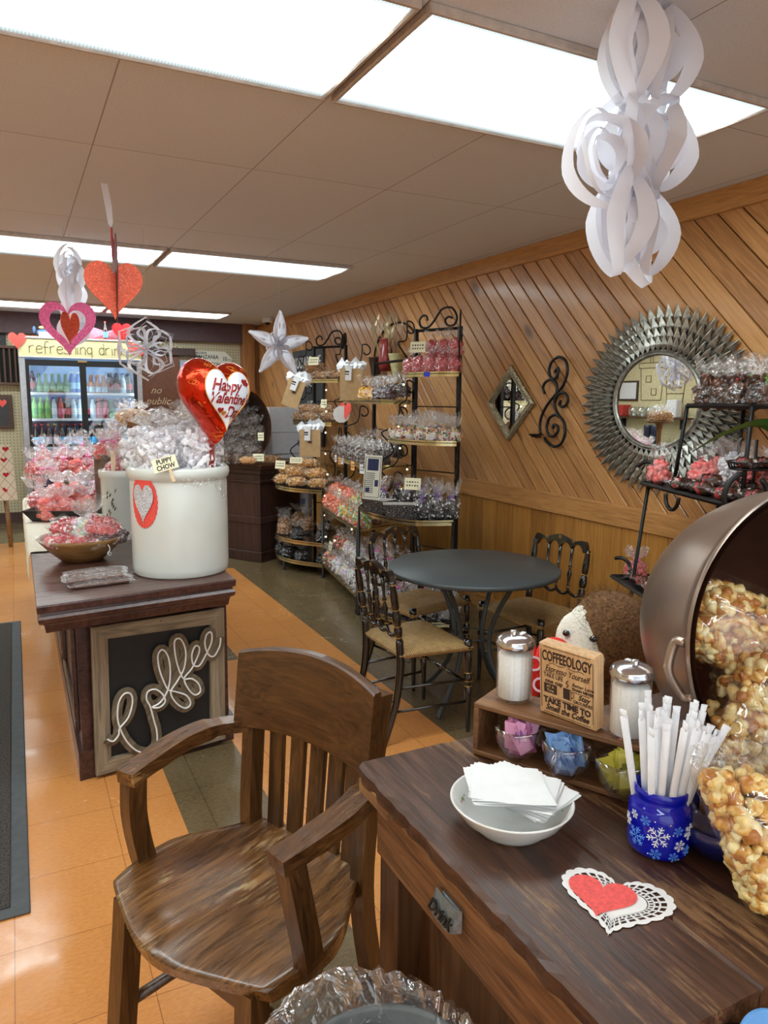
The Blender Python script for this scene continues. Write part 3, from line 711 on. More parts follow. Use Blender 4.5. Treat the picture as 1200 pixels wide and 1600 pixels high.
    mb.build('stretcher', [M_BLK, M_GOLD], t)
    MB().tube([(-wb, yb - 0.03, 0.19), (wb, yb - 0.03, 0.19)], 0.0065, 8).build('stretcher', M_BLK, t)
    return t
ch = fancy_chair()
ch.location = (1.515, 2.715, 0); ch.rotation_euler.z = radians(-90); ch['label'] = 'black lacquered rush-seat chair nearest the old work table, back toward the aisle'
dup(ch, (1.835, 3.235, 0), radians(195), 'black lacquered rush-seat chair between the round table and the wire rack')
dup(ch, (2.27, 2.84, 0), radians(100), 'black lacquered rush-seat chair against the wood wall behind the round table')
# --- round metal table ---
M_TAB = plain('grey_metal', srgb(66, 72, 74), 0.42, 0.15, 0.05, 200)
def round_table():
    t = thing('round_table', 'round dark grey metal bistro table with curved legs', 'table', (1.881, 2.80, 0))
    MB().lathe([(0, 0.638), (0.392, 0.638), (0.400, 0.642), (0.400, 0.656), (0.395, 0.6605), (0, 0.661)], 72).build('table_top', M_TAB, t)
    for k in range(4):
        a = radians(25 + 90 * k); c, s = cos(a), sin(a)
        pr = [(0.25, 0.636), (0.20, 0.58), (0.13, 0.45), (0.095, 0.33), (0.11, 0.22), (0.18, 0.10), (0.275, 0.0)]
        MB().tube(catmull([(r * c, r * s, z) for r, z in pr], 5), 0.011, 8).build('leg', M_TAB, t)
    ring = [(0.096 * cos(a * pi / 12), 0.096 * sin(a * pi / 12), 0.33) for a in range(24)]
    MB().tube(ring, 0.004, 6, closed=True).build('brace_ring', M_TAB, t)
    MB().tube([(0.24 * cos(a * pi / 12), 0.24 * sin(a * pi / 12), 0.632) for a in range(24)], 0.005, 6, closed=True).build('under_ring', M_TAB, t)
round_table()

# --- island counter ---
M_ISL = wood('maroon_brown_paint', srgb(44, 26, 24), srgb(70, 42, 38), srgb(92, 60, 52), axis='Y', rough=0.32, wear=srgb(126, 88, 68), wear_amt=-0.25, scale=0.8, bump=0.15, coat=0.2)
M_ISLT = wood('island_top_paint', srgb(54, 32, 28), srgb(84, 54, 46), srgb(106, 74, 60), axis='X', rough=0.3, wear=srgb(128, 96, 66), wear_amt=0.1, scale=0.8, bump=0.2, coat=0.2, wear_scale=6)
def inset(poly, d):
    n = len(poly); out = []
    for i in range(n):
        p, q, r = Vector(poly[i - 1]), Vector(poly[i]), Vector(poly[(i + 1) % n])
        e1, e2 = (q - p).normalized(), (r - q).normalized()
        n1, n2 = Vector((-e1.y, e1.x)), Vector((-e2.y, e2.x)); b_ = (n1 + n2); b_ *= d / max(0.2, b_.dot(n1)); out.append((q.x + b_.x, q.y + b_.y))
    return out
ISL = [(0.03, 2.622), (0.728, 2.72), (0.742, 5.6), (0.035, 5.6)]
def island():
    t = thing('island_counter', 'maroon-brown painted wooden island counter with moulded top edge', 'counter', (0, 0, 0))
    mb = MB()
    def ring(d0, z0, d1, z1):
        a, b_ = inset(ISL, d0), inset(ISL, d1)
        mb.add([(*p, z0) for p in a] + [(*p, z1) for p in b_], [(i, (i + 1) % 4, (i + 1) % 4 + 4, i + 4) for i in range(4)])
    prof = [(0.0, 0.733), (-0.002, 0.727), (0.0, 0.706), (0.01, 0.702), (0.008, 0.695), (0.0, 0.684), (0.004, 0.668), (0.016, 0.662), (0.02, 0.655), (0.024, 0.63), (0.03, 0.628), (0.09, 0.628)]
    for a, b_ in zip(prof, prof[1:]): ring(b_[0], b_[1], a[0], a[1])
    mb.add([(*p, 0.628) for p in inset(ISL, 0.03)], [(3, 2, 1, 0)])
    mb.build('cornice', M_ISL, t)
    MB().add([(*p, 0.7335) for p in ISL] + [(*p, 0.729) for p in ISL], [(0, 1, 2, 3), (7, 6, 5, 4)] + [(i, i + 4, (i + 1) % 4 + 4, (i + 1) % 4) for i in range(4)]).build('counter_top', M_ISLT, t)
    B = [(0.157, 2.81), (0.735, 2.90), (0.735, 5.5), (0.157, 5.5)]
    MB().poly(B, 0.628).build('body', M_ISL, t)
    Bo = inset(B, -0.016)
    MB().poly(Bo, 0.11).build('plinth', M_ISL, t)
    # raised panels on the aisle side
    for k in range(3):
        y0 = 2.90 + k * 0.86; mb = MB()
        for (cy, cz, dy, dz) in ((y0 + .39, .585, .78, .05), (y0 + .39, .17, .78, .05), (y0 + .025, .378, .05, .366), (y0 + .755, .378, .05, .366)):
            mb.box((0.15, cy, cz), (0.02, dy, dz), bev=0.006)
        mb.build('panel_moulding', M_ISL, t)
island()
# framed Coffee sign
M_GREYW = wood('weathered_grey_wood', srgb(98, 84, 66), srgb(136, 120, 98), srgb(168, 152, 130), axis='Y', rough=0.8, scale=1.2, bump=0.5)
M_GREYX = wood('weathered_grey_wood_x', srgb(98, 84, 66), srgb(136, 120, 98), srgb(168, 152, 130), axis='X', rough=0.8, scale=1.2, bump=0.5)
M_BLACKB = plain('black_board', srgb(26, 26, 26), 0.6)
M_WHITE = plain('white_paint', srgb(232, 232, 232), 0.5, noise_amt=0.02)
def coffee_sign():
    t = thing('coffee_sign', 'weathered grey wood framed black sign with looping Coffee lettering on the island front', 'sign', (0.158, 2.79, 0))
    e = Vector((0.582, 0.09, 0)).normalized()
    t.matrix_world = frame_m((0.158, 2.79, 0.0), e, (0.0, 0.0, 1))
    TL, TRp, BR, BL = (0.045, 0.593), (0.56, 0.584), (0.552, 0.025), (0.036, 0.015)
    iTL, iTR, iBR, iBL = (0.101, 0.54), (0.499, 0.526), (0.491, 0.073), (0.093, 0.07)
    def side(a, b, c, d, mat):
        MB().poly([a, b, c, d], 0.022).build('frame', mat, t)
    side(TL, TRp, iTR, iTL, M_GREYX); side(BL, BR, iBR, iBL, M_GREYX); side(TL, iTL, iBL, BL, M_GREYW); side(TRp, iTR, iBR, BR, M_GREYW)
    MB().poly([TL, TRp, BR, BL], 0.006).build('board', M_BLACKB, t)
    path = [(0.078, 0.156), (0.1, 0.142), (0.121, 0.162), (0.126, 0.187), (0.16, 0.221), (0.178, 0.277), (0.172, 0.313), (0.148, 0.318), (0.127, 0.289), (0.12, 0.231), (0.13, 0.177), (0.155, 0.118), (0.194, 0.072), (0.235, 0.06), (0.263, 0.088), (0.265, 0.141), (0.255, 0.188), (0.244, 0.244), (0.231, 0.277), (0.238, 0.306), (0.266, 0.309), (0.292, 0.285), (0.303, 0.252), (0.28, 0.233), (0.251, 0.24), (0.284, 0.252), (0.316, 0.297), (0.327, 0.365), (0.321, 0.428), (0.301, 0.462), (0.282, 0.448), (0.282, 0.401), (0.296, 0.345), (0.316, 0.297), (0.341, 0.283), (0.388, 0.256), (0.404, 0.218), (0.382, 0.204), (0.348, 0.232), (0.326, 0.282), (0.355, 0.324), (0.383, 0.371), (0.391, 0.44), (0.372, 0.492), (0.348, 0.488), (0.349, 0.431), (0.361, 0.371), (0.38, 0.327), (0.412, 0.32), (0.438, 0.295), (0.446, 0.26), (0.423, 0.25), (0.398, 0.279), (0.382, 0.327), (0.413, 0.36), (0.442, 0.412), (0.447, 0.443), (0.43, 0.452), (0.415, 0.418), (0.42, 0.377), (0.445, 0.367), (0.471, 0.402), (0.499, 0.455), (0.498, 0.496), (0.478, 0.49), (0.47, 0.452), (0.484, 0.406), (0.509, 0.395), (0.533, 0.431), (0.538, 0.466)]
    pts = catmull([(x, y, 0.024 + 0.0012 * sin(i * .9)) for i, (x, y) in enumerate(path)], 4)
    mb = MB(); mb.tube(pts, 0.0225, 6, up=(0, 0, 1), flat=0.28, smooth=False)
    mb.build('lettering_back', wood('grey_ply', srgb(72, 60, 44), srgb(108, 94, 74), srgb(140, 126, 104), axis='Y', rough=0.8, scale=1.0, rot=(0, 0, 0.6)), t)
    MB().tube([(p.x, p.y, p.z + 0.008) for p in pts], 0.0034, 6).build('lettering', M_WHITE, t)
    for p in ((0.075, 0.155, 0.034), (0.535, 0.52, 0.024), (0.30, 0.575, 0.023)): MB().ico(p, 0.005, 1, sc=(1, 1, 0.5)).build('screw', M_PEWS, t)
M_PEWS = plain('screw_metal', srgb(150, 140, 120), 0.4, 0.8)
coffee_sign()
# ================= CANDY BAGS =================
M_FILM = film_mat('clear_wrap', haze=0.09, edge=0.36, scale=34)
M_BODY = film_mat('clear_wrap_body', haze=0.035, edge=0.26, scale=30, rough=.07)
M_FILMC = film_mat('clear_wrap_clean', haze=0.06, edge=0.35, scale=18)
M_FILMP = film_mat('pinkish_wrap', tint=(1, 0.97, 0.98), haze=0.2, edge=0.45)
CH_D, CH_M = srgb(52, 30, 22), srgb(92, 56, 40)
CM = dict(
    red=candy('red_candy', [srgb(196, 34, 40), srgb(176, 26, 34), srgb(214, 52, 56)], 0.25),
    redsugar=candy('red_sugared', [srgb(214, 60, 64), srgb(230, 84, 84), srgb(206, 48, 56)], 0.5, speck=0.25),
    pink=candy('coral_pink_candy', [srgb(240, 112, 104), srgb(246, 134, 124), srgb(236, 98, 94)], 0.4, speck=0.15),
    pinkmix=candy('pink_mix', [srgb(232, 120, 140), srgb(214, 60, 76), srgb(240, 180, 190), srgb(190, 40, 60)], 0.35),
    orange=candy('orange_slices', [srgb(244, 118, 60), srgb(250, 138, 78), srgb(238, 104, 50)], 0.45, speck=0.2),
    choc=candy('chocolate_pieces', [CH_D, CH_M, srgb(64, 36, 28), srgb(98, 62, 46)], 0.3),
    chocw=candy('chocolate_bits', [CH_D, CH_M, srgb(58, 34, 26), srgb(112, 80, 62)], 0.35),
    barkm=candy('chocolate_drizzle', [CH_D, CH_M, srgb(58, 34, 26), srgb(222, 206, 196), srgb(176, 60, 60)], 0.35),
    cherry=candy('dark_cherry', [srgb(72, 22, 30), srgb(54, 16, 24), srgb(96, 34, 40)], 0.25),
    gold=candy('gold_coins', [srgb(236, 176, 48), srgb(250, 206, 84), srgb(220, 150, 40)], 0.2),
    nuts=candy('roasted_nuts', [srgb(176, 124, 70), srgb(200, 150, 92), srgb(150, 100, 56), srgb(222, 178, 122)], 0.5),
    corn=candy('golden_mix', [srgb(220, 160, 76), srgb(236, 184, 104), srgb(196, 130, 58), srgb(240, 206, 140)], 0.5),
    malt=candy('malt_balls', [srgb(184, 136, 92), srgb(204, 160, 116), srgb(160, 112, 74)], 0.25),
    black=candy('black_licorice', [srgb(20, 18, 22), srgb(34, 30, 34), srgb(14, 12, 16)], 0.2),
    mixed=candy('assorted_candy', [srgb(214, 60, 48), srgb(238, 130, 60), srgb(236, 198, 70), srgb(92, 150, 84), srgb(90, 60, 110), srgb(236, 226, 214), srgb(150, 44, 44)], 0.3),
    gummy=candy('gummy_mix', [srgb(240, 130, 60), srgb(124, 180, 104), srgb(238, 206, 90), srgb(232, 96, 84), srgb(244, 236, 224)], 0.35),
    pastel=candy('pastel_taffy', [srgb(236, 186, 206), srgb(226, 226, 240), srgb(190, 220, 190), srgb(240, 214, 190), srgb(216, 176, 216), srgb(244, 240, 240)], 0.45),
    white=candy('powdered_squares', [srgb(232, 228, 232), srgb(220, 216, 222), srgb(240, 238, 240), srgb(206, 200, 206)], 0.8),
    hearts=candy('red_white_hearts', [srgb(204, 44, 56), srgb(220, 62, 70), srgb(240, 226, 216), srgb(190, 36, 50)], 0.35),
    blackwhite=candy('nonpareils', [srgb(30, 24, 24), srgb(44, 34, 32), srgb(222, 220, 220), srgb(26, 22, 22)], 0.35),
    whiteblack=candy('striped_white', [srgb(222, 218, 216), srgb(234, 232, 230), srgb(60, 52, 56), srgb(206, 200, 200)], 0.4),
)
def in_shape(rnd, prof, h):
    z = rnd.random() * h
    for (r0, z0), (r1, z1) in zip(prof, prof[1:]):
        if z0 <= z <= z1: r = r0 + (r1 - r0) * (z - z0) / max(1e-6, z1 - z0); break
    else: r = prof[-1][0]
    a = rnd.random() * 2 * pi; q = sqrt(rnd.uniform(0.35, 1.0))
    return (r * q * cos(a), r * q * sin(a), z)
def piece(mb, shape, p, s, rnd, sub=1):
    R = Euler((rnd.uniform(0, 6), rnd.uniform(0, 6), rnd.uniform(0, 6))).to_matrix().to_4x4()
    if shape == 'ball': mb.ico(p, s, sub, rot=R)
    elif shape == 'blob': mb.ico(p, s * rnd.uniform(.8, 1.2), sub, rot=R, sc=(1, rnd.uniform(.6, .9), rnd.uniform(.45, .8)), jit=0.08)
    elif shape == 'chip': mb.ico(p, s, sub, rot=R, sc=(1.2, 1, 0.22), jit=0.05)
    elif shape == 'coin': mb.lathe([(0, -s * .16), (s, -s * .16), (s, s * .16), (0, s * .16)], 10, Matrix.Translation(p) @ R, smooth=False)
    elif shape == 'stick': mb.ico(p, s, 1, rot=R, sc=(2.0, 0.42, 0.42))
    elif shape == 'box': mb.box((0, 0, 0), (s * 1.7, s * 1.7, s * .75), Matrix.Translation(p) @ R, bev=s * .25)
    elif shape == 'slice':
        mb.add(*half_disc(s * 1.3, s * .5), Matrix.Translation(p) @ R)
    elif shape == 'heart':
        mb.poly([(x, y) for x, y in heart_pts(s * 2, s * 1.9, 14)], s * .5, Matrix.Translation(p) @ R)
    elif shape == 'ring':
        mb.tube([(s * .8 * cos(k * pi / 4), s * .8 * sin(k * pi / 4), 0) for k in range(8)], s * .38, 5, Matrix.Translation(p) @ R, closed=True)
def half_disc(r, t):
    n = 7; pts = [(r * cos(pi * i / n), r * sin(pi * i / n) - r * .4) for i in range(n + 1)]
    N = n + 1
    v = [(x, y, -t / 2) for x, y in pts] + [(x, y, t / 2) for x, y in pts]
    return v, [tuple(range(N))[::-1], tuple(range(N, 2 * N))] + [(i, (i + 1) % N, (i + 1) % N + N, i + N) for i in range(N)]
def crumple(mb_v, rnd, amt):
    return [(x + rnd.uniform(-amt, amt), y + rnd.uniform(-amt, amt), z + rnd.uniform(-amt, amt) * .6) for x, y, z in mb_v]
def tied_film(h, r, seed, fill=0.5, square=0.0, flare=0.85):
    rnd = random.Random(seed); n = 22; vs = []; f_ = fill
    prof = [(.0, .0), (.80, .0), (.97, .05 * f_ * 2), (1.0, .5 * f_), (.97, .8 * f_), (.80, f_), (.45, f_ + .07), (.15, f_ + .13), (.17, f_ + .15), (.36, f_ + .2), (flare * .7, f_ + .3), (flare, 1.0)]
    ph = rnd.uniform(0, 6)
    for k, (q, z) in enumerate(prof):
        for i in range(n):
            a = 2 * pi * i / n; sq = 1 + square * (abs(cos(2 * a)) * 0.16 - .04)
            ru = 0
            if k >= 9: ru = (0.30 if k == 9 else .42) * (sin(a * 5 + ph) + .5 * sin(a * 8 + 1.7 * ph)) * .55
            elif k >= 5: ru = 0.10 * sin(a * 9 + ph)
            wob = rnd.uniform(-.05, .05)
            rr = r * q * (1 + ru + wob) * sq
            zz = h * z + (h * .09 * sin(a * 4 + ph * 2) + rnd.uniform(-.03, .03) * h if k >= 10 else rnd.uniform(-.006, .006) * h)
            vs.append((rr * cos(a) + (h * .04 * (z - f_) * sin(ph) if k > 8 else 0), rr * sin(a), max(0.0, zz)))
    mb = MB(); m_ = len(prof)
    fs = [(j * n + i, j * n + (i + 1) % n, (j + 1) * n + (i + 1) % n, (j + 1) * n + i) for j in range(m_ - 1) for i in range(n)]
    mb.add(vs, fs, smooth=False); mb.m = [1 if i // n >= 5 else 0 for i in range(len(fs))]
    return mb
def tied_contents(h, r, seed, shape, n, s, fill=0.5, sub=1):
    rnd = random.Random(seed + 99); mb = MB(); f_ = fill
    prof = [(.72, 0), (.88, .1 * f_), (.92, .5 * f_), (.86, .8 * f_), (.62, f_), (.28, f_ + .05)]
    P = [(q * r - s * .5, z * h + s * .4) for q, z in prof]
    for k in range(n): piece(mb, shape, in_shape(rnd, P, P[-1][1]), s, rnd, sub)
    # core so the heap never shows through
    mb.lathe([(0, .004)] + [(max(.002, a * .82), b * .92) for a, b in P] + [(0, P[-1][1] * .95)], 12, cap=False)
    return mb
def pillow_film(lx, ly, lz, seed):
    rnd = random.Random(seed); mb = MB(); n = 20; vs = []; m_ = 13
    for j in range(m_):
        u = j / (m_ - 1) * 2 - 1
        if j in (0, m_ - 1): w, t, x = .92, .03, u * lx * .5
        else:
            x = u * lx * .5 * .97; w = 1 - .10 * abs(u) ** 4; t = (1 - abs(u) ** 3.0) ** .6
        for i in range(n):
            a = 2 * pi * i / n; c, s_ = cos(a), sin(a)
            y = ly / 2 * w * (abs(c) ** .7) * (1 if c > 0 else -1); z = lz / 2 * (t * (abs(s_) ** .8) * (1 if s_ > 0 else -1)) + lz / 2
            k = .035 * lz + .02 * ly
            vs.append((x + rnd.uniform(-k, k) * .5, y + rnd.uniform(-k, k) * .6, max(.001, z + rnd.uniform(-k, k) * .6)))
    fs = [(j * n + i, j * n + (i + 1) % n, (j + 1) * n + (i + 1) % n, (j + 1) * n + i) for j in range(m_ - 1) for i in range(n)]
    fs += [tuple(range(n))[::-1], tuple((m_ - 1) * n + i for i in range(n))]
    return mb.add(vs, fs, smooth=False)
def pillow_contents(lx, ly, lz, seed, shape, n, s, sub=1):
    rnd = random.Random(seed + 5); mb = MB()
    for k in range(n):
        th = rnd.uniform(0, 2 * pi); cz = rnd.uniform(-1, 1); q = rnd.uniform(.72, 1.0) ; e = lambda w: (abs(w) ** .6) * (1 if w > 0 else -1)
        rr = sqrt(1 - cz * cz); p = (e(rr * cos(th)) * (lx * .46 - s) * q, e(rr * sin(th)) * (ly * .48 - s) * q, lz / 2 + e(cz) * max(.001, lz * .47 - s) * q)
        piece(mb, shape, p, s, rnd, sub)
    mb.ico((0, 0, lz / 2), 1, 2, sc=(lx * .40, ly * .40, lz * .38))
    return mb
KC = {}
TIE = {}
def tie_mat(c):
    if c not in TIE: TIE[c] = plain('ribbon_%s' % c, {'pink': srgb(224, 96, 170), 'red': srgb(206, 40, 48), 'green': srgb(120, 196, 84), 'purple': srgb(150, 84, 190), 'orange': srgb(240, 120, 60), 'gold': srgb(226, 176, 70), 'white': srgb(236, 236, 240), 'blue': srgb(70, 90, 200)}[c], 0.35)
    return TIE[c]
def ribbon_mb(r, z, seed):
    rnd = random.Random(seed); mb = MB()
    mb.tube([(r * .2 * cos(k * pi / 5), r * .2 * sin(k * pi / 5), z) for k in range(10)], r * .05, 5, closed=True)
    for k in range(3):
        a = rnd.uniform(0, 6); A = []; B = []
        for i in range(12):
            u = i / 11; rr = r * (.15 + .35 * u); aa = a + .5 * sin(u * 9)
            p = (rr * cos(aa), rr * sin(aa), z + r * (.35 * sin(u * 5 + k) - .3 * u)); A.append(p); B.append((p[0], p[1], p[2] + r * .09))
        mb.strip(A, B)
    return mb
SPEC = {   # kind: form, dims, fill, piece, n, size, material, ribbon, wrap
    'red_tall': ('tied', .155, .052, .60, 'blob', 150, .0085, 'redsugar', None, 0),
    'mix_small': ('tied', .165, .062, .42, 'blob', 70, .011, 'mixed', None, 0),
    'bw_tall': ('tied', .20, .058, .52, 'blob', 120, .009, 'blackwhite', 'purple', 0),
    'white_big': ('tied', .21, .075, .55, 'stick', 120, .012, 'whiteblack', 'pink', 0),
    'choc_small': ('tied', .165, .060, .50, 'chip', 70, .014, 'chocw', None, 0),
    'choc_cluster': ('tied', .17, .060, .5, 'blob', 60, .013, 'choc', None, 0),
    'cherry': ('tied', .16, .058, .50, 'ball', 80, .010, 'cherry', None, 0),
    'gold': ('tied', .17, .055, .45, 'coin', 60, .015, 'gold', None, 0),
    'orange': ('tied', .16, .066, .55, 'slice', 90, .013, 'orange', None, 0),
    'gummy': ('tied', .15, .066, .52, 'slice', 90, .013, 'gummy', None, 0),
    'pastel': ('tied', .15, .066, .56, 'blob', 90, .014, 'pastel', None, 0),
    'mixbig': ('tied', .16, .066, .56, 'blob', 110, .011, 'mixed', None, 0),
    'malt': ('tied', .20, .075, .56, 'ball', 110, .0115, 'malt', None, 0),
    'licorice': ('tied', .16, .07, .50, 'stick', 90, .016, 'black', None, 0),
    'nutbag': ('pillow', .19, .12, .085, 'blob', 260, .0075, 'nuts', None, 0),
    'cornbag': ('pillow', .18, .12, .085, 'blob', 240, .008, 'corn', None, 0),
    'pretzel': ('tied', .17, .062, .56, 'ring', 80, .012, 'chocw', None, 0),
    'pinkround': ('tied', .17, .062, .50, 'ball', 55, .018, 'pink', None, 1),
    'redround': ('tied', .17, .060, .50, 'blob', 110, .010, 'redsugar', 'pink', 1),
    'pinkmix': ('tied', .19, .062, .48, 'blob', 90, .012, 'pinkmix', 'pink', 1),
    'hearts': ('pillow', .17, .11, .05, 'heart', 60, .015, 'hearts', None, 0),
    'jelly': ('tied', .15, .055, .5, 'ball', 90, .0095, 'pastel', None, 0),
    'redpillow': ('pillow', .15, .10, .05, 'blob', 160, .008, 'redsugar', None, 0),
    'darkpillow': ('pillow', .20, .07, .035, 'ball', 110, .008, 'cherry', None, 0),
    'puppy': ('tied', .27, .115, .66, 'box', 190, .019, 'white', None, 0),
    'cookie': ('tied', .15, .046, .42, 'chip', 34, .024, 'choc', 'red', 0),
    'cookieg': ('tied', .15, .046, .42, 'chip', 34, .024, 'choc', 'green', 0),
    'pinkgum': ('tied', .145, .050, .46, 'ball', 60, .014, 'pink', 'red', 0),
    'bark': ('pillow', .17, .10, .03, 'chip', 46, .024, 'barkm', None, 0),
    'goldnut': ('tied', .15, .06, .55, 'blob', 110, .0105, 'corn', None, 0),
}
def kind(kn, var):
    if (kn, var) in KC: return KC[(kn, var)]
    sp = SPEC[kn]; seed = sum(map(ord, kn)) * 7 + var * 131
    mname = {0: M_FILM, 1: M_FILMP}[sp[9]]
    if sp[0] == 'tied':
        _, h, r, fill, shp, n, s, cm, tie, _w = sp
        film = tied_film(h, r, seed, fill).mesh('wrap', [M_BODY, mname]); con = tied_contents(h, r, seed, shp, n, s, fill).mesh('contents', CM[cm])
        tm = ribbon_mb(r, h * (fill + .14), seed).mesh('ribbon', tie_mat(tie)) if tie else None
    else:
        _, lx, ly, lz, shp, n, s, cm, tie, _w = sp
        film = pillow_film(lx, ly, lz, seed).mesh('wrap', M_BODY); con = pillow_contents(lx, ly, lz, seed, shp, n, s).mesh('contents', CM[cm]); tm = None
    KC[(kn, var)] = (film, con, tm)
    return KC[(kn, var)]
BR = random.Random(11)
def bag(kn, x, y, z, label, group=None, rz=None, sc=1.0, rot=None, name='candy_bag', cat='bag', var=None, stretch=None):
    var = BR.randrange(2) if var is None else var
    film, con, tm = kind(kn, var)
    o = bpy.data.objects.new(name, film); COL.objects.link(o)
    o.location = (x, y, z); rz = BR.uniform(0, 6.28) if rz is None else rz
    o.rotation_euler = rot if rot else (BR.uniform(-.06, .06), BR.uniform(-.06, .06), rz)
    s = sc * BR.uniform(.95, 1.05); o.scale = (s, s, s * (stretch or 1))
    tag(o, label, cat, group)
    c = bpy.data.objects.new('contents', con); COL.objects.link(c); c.parent = o; c['kind'] = 'stuff'
    if tm:
        r_ = bpy.data.objects.new('ribbon', tm); COL.objects.link(r_); r_.parent = o
    return o
# ================= WROUGHT IRON BAKER'S RACKS =================
M_IRON = plain('black_iron', srgb(24, 23, 24), 0.42, 0.3)
m, nt = newmat('polished_brass')
nz = nd(nt, 'ShaderNodeTexNoise', {'Vector': coord(nt), 'Scale': 6.0}).outputs[0]
finish(nt, nd(nt, 'ShaderNodeBsdfPrincipled', {'Base Color': ramp(nt, nz, [(0.3, srgb(190, 170, 120)), (0.7, srgb(224, 208, 160))]), 'Metallic': 0.85, 'Roughness': 0.24}).outputs[0]); M_BRASS = m
M_SHELF = plain('dark_glass_shelf', srgb(34, 34, 34), 0.12, 0.0)
def spiral(c, ux, uz, r0, r1, a0, a1, n=18):
    """points of a scroll in the plane spanned by ux (horizontal) and z"""
    out = []
    for i in range(n + 1):
        t = i / n; a = a0 + (a1 - a0) * t; r = r0 + (r1 - r0) * t
        out.append((c[0] + ux[0] * r * cos(a), c[1] + ux[1] * r * cos(a), c[2] + r * sin(a)))
    return out
def bez(P, n=10):
    return catmull(P, n)
def bracket(t, p, q, z0, z1, f0, f1):
    """scrolled side bracket in the vertical plane p->q between two shelves"""
    d = Vector((q[0] - p[0], q[1] - p[1], 0)); L = d.length; d.normalize()
    def P(f, z): return (p[0] + d.x * L * f, p[1] + d.y * L * f, z)
    H = z1 - z0; R = min(.055, H * .14)
    # S curve: curl at the post under the upper shelf, belly out, run to the lower shelf edge
    pts = spiral((*P(f1 * .35, 0)[:2], z1 - R * 1.7), d, 0, R * .35, R, radians(330), radians(60), 14)[::1]
    pts = pts + catmull([pts[-1], P(f1 * .55, z1 - R * 3.0), P(f1 * .98, z0 + H * .52), P(f1 * .70, z0 + H * .36)], 5)[1:]
    MB().tube(pts, 0.0055, 6).build('side_scroll', M_IRON, t)
    pts = catmull([P(f1 * .70, z0 + H * .36), P(f0 * .5, z0 + H * .2), P(f0 * .97, z0 + .01)], 6)
    c2 = spiral((*P(f0 * .30, 0)[:2], z0 + H * .20), d, 0, R * .9, R * .3, radians(80), radians(-280), 12)
    MB().tube(pts, 0.0055, 6).build('side_brace', M_IRON, t)
    MB().tube(c2, 0.0045, 6).build('side_scroll', M_IRON, t)
class Rack:
    def __init__(s, name, label, back, front, shelves, posts, ztop, legs):
        s.t = t = thing(name, label, 'rack', (0, 0, 0))
        s.back, s.front = back, front
        for z, f in shelves:
            n = 20
            pts = [s.S(i / n, 1, f)[:2] for i in range(n + 1)]
            poly = [tuple(back[0])] + pts + [tuple(back[-1])]
            MB().poly([tuple(p) for p in poly][::1], 0.006, TR(z=z - 0.006)).build('shelf', M_SHELF, t)
            edge = [tuple(s.S(0, .12, f)[:2])] + pts + [tuple(s.S(1, .12, f)[:2])]
            A = [(p[0], p[1], z - 0.022) for p in edge]; B = [(p[0], p[1], z + 0.010) for p in edge]
            mb = MB().strip(A, B, smooth=False)
            cx = sum(p[0] for p in edge) / len(edge); cy = sum(p[1] for p in edge) / len(edge)
            A2 = [(p[0] + (cx - p[0]) * .012, p[1] + (cy - p[1]) * .012, p[2]) for p in A]; B2 = [(p[0] + (cx - p[0]) * .012, p[1] + (cy - p[1]) * .012, p[2]) for p in B]
            mb.strip(B, B2, smooth=False); mb.strip(A2, A, smooth=False)
            mb.build('brass_edge', M_BRASS, t)
        for (x, y) in (back[0], back[-1]):
            MB().box((x, y, ztop / 2), (0.024, 0.024, ztop), TR()).build('post', M_IRON, t)
        bx = [back[0], back[-1]]
        for z in [ztop - .012] + [0.5 * (a[0] + b[0]) for a, b in zip(shelves, shelves[1:])]:
            MB().tube([(*bx[0], z), (*bx[1], z)], 0.010 if z > ztop - .05 else 0.004, 4, smooth=False).build('cross_bar', M_IRON, t)
        for (x, y, z) in legs:
            MB().tube([(x, y, 0.0), (x, y, 0.012), (x, y, 0.02), (x, y, z)], [0.017, 0.014, 0.0085, 0.0085], 6).build('front_post', M_IRON, t)
    def S(s, u, v, f):
        b = s.lerp(s.back, u); q = s.lerp(s.front, u)
        return (b[0] + (q[0] - b[0]) * v * f, b[1] + (q[1] - b[1]) * v * f)
    def lerp(s, L, u):
        k = min(len(L) - 2, int(u * (len(L) - 1))); w = u * (len(L) - 1) - k
        return (L[k][0] + (L[k + 1][0] - L[k][0]) * w, L[k][1] + (L[k + 1][1] - L[k][1]) * w)
def arc(P, n=16): return [(p.x, p.y) for p in catmull([(a, b, 0) for a, b in P], n)]
def top_scroll(t, p, q, z):
    d = Vector((q[0] - p[0], q[1] - p[1], 0)); L = d.length; d.normalize()
    def P(u, zz): return (p[0] + d.x * L * u, p[1] + d.y * L * u, z + zz)
    pts = spiral(P(.20, .055), d, 0, .018, .045, radians(20), radians(-130) + 2 * pi - 2 * pi + radians(360) * 0 + radians(290), 16)
    pts = [P(.26, .05), P(.24, .078), P(.15, .085), P(.07, .055), P(.12, .012), P(.28, .008), P(.42, .05), P(.58, .115), P(.80, .12), P(.92, .06), P(.86, .012), P(.72, .012), P(.66, .045), P(.74, .065), P(.82, .055)]
    MB().tube(catmull(pts, 5), 0.0075, 6).build('top_scroll', M_IRON, t)
def side_crest(t, p, d, z):
    for k in range(3):
        pts = [(p[0] + d[0] * .05 * cos(a), p[1] + d[1] * .05 * cos(a), z + .05 + .05 * sin(a) + 0.0) for a in [j * pi / 7 for j in range(14)]]
        pts = [(x + d[0] * (.02 + .055 * k), y + d[1] * (.02 + .055 * k), zz - .012 * k) for x, y, zz in pts]
        MB().tube(pts, 0.0055, 6, closed=True).build('side_crest', M_IRON, t)
A_, B_ = (2.46, 4.43), (2.60, 4.10)
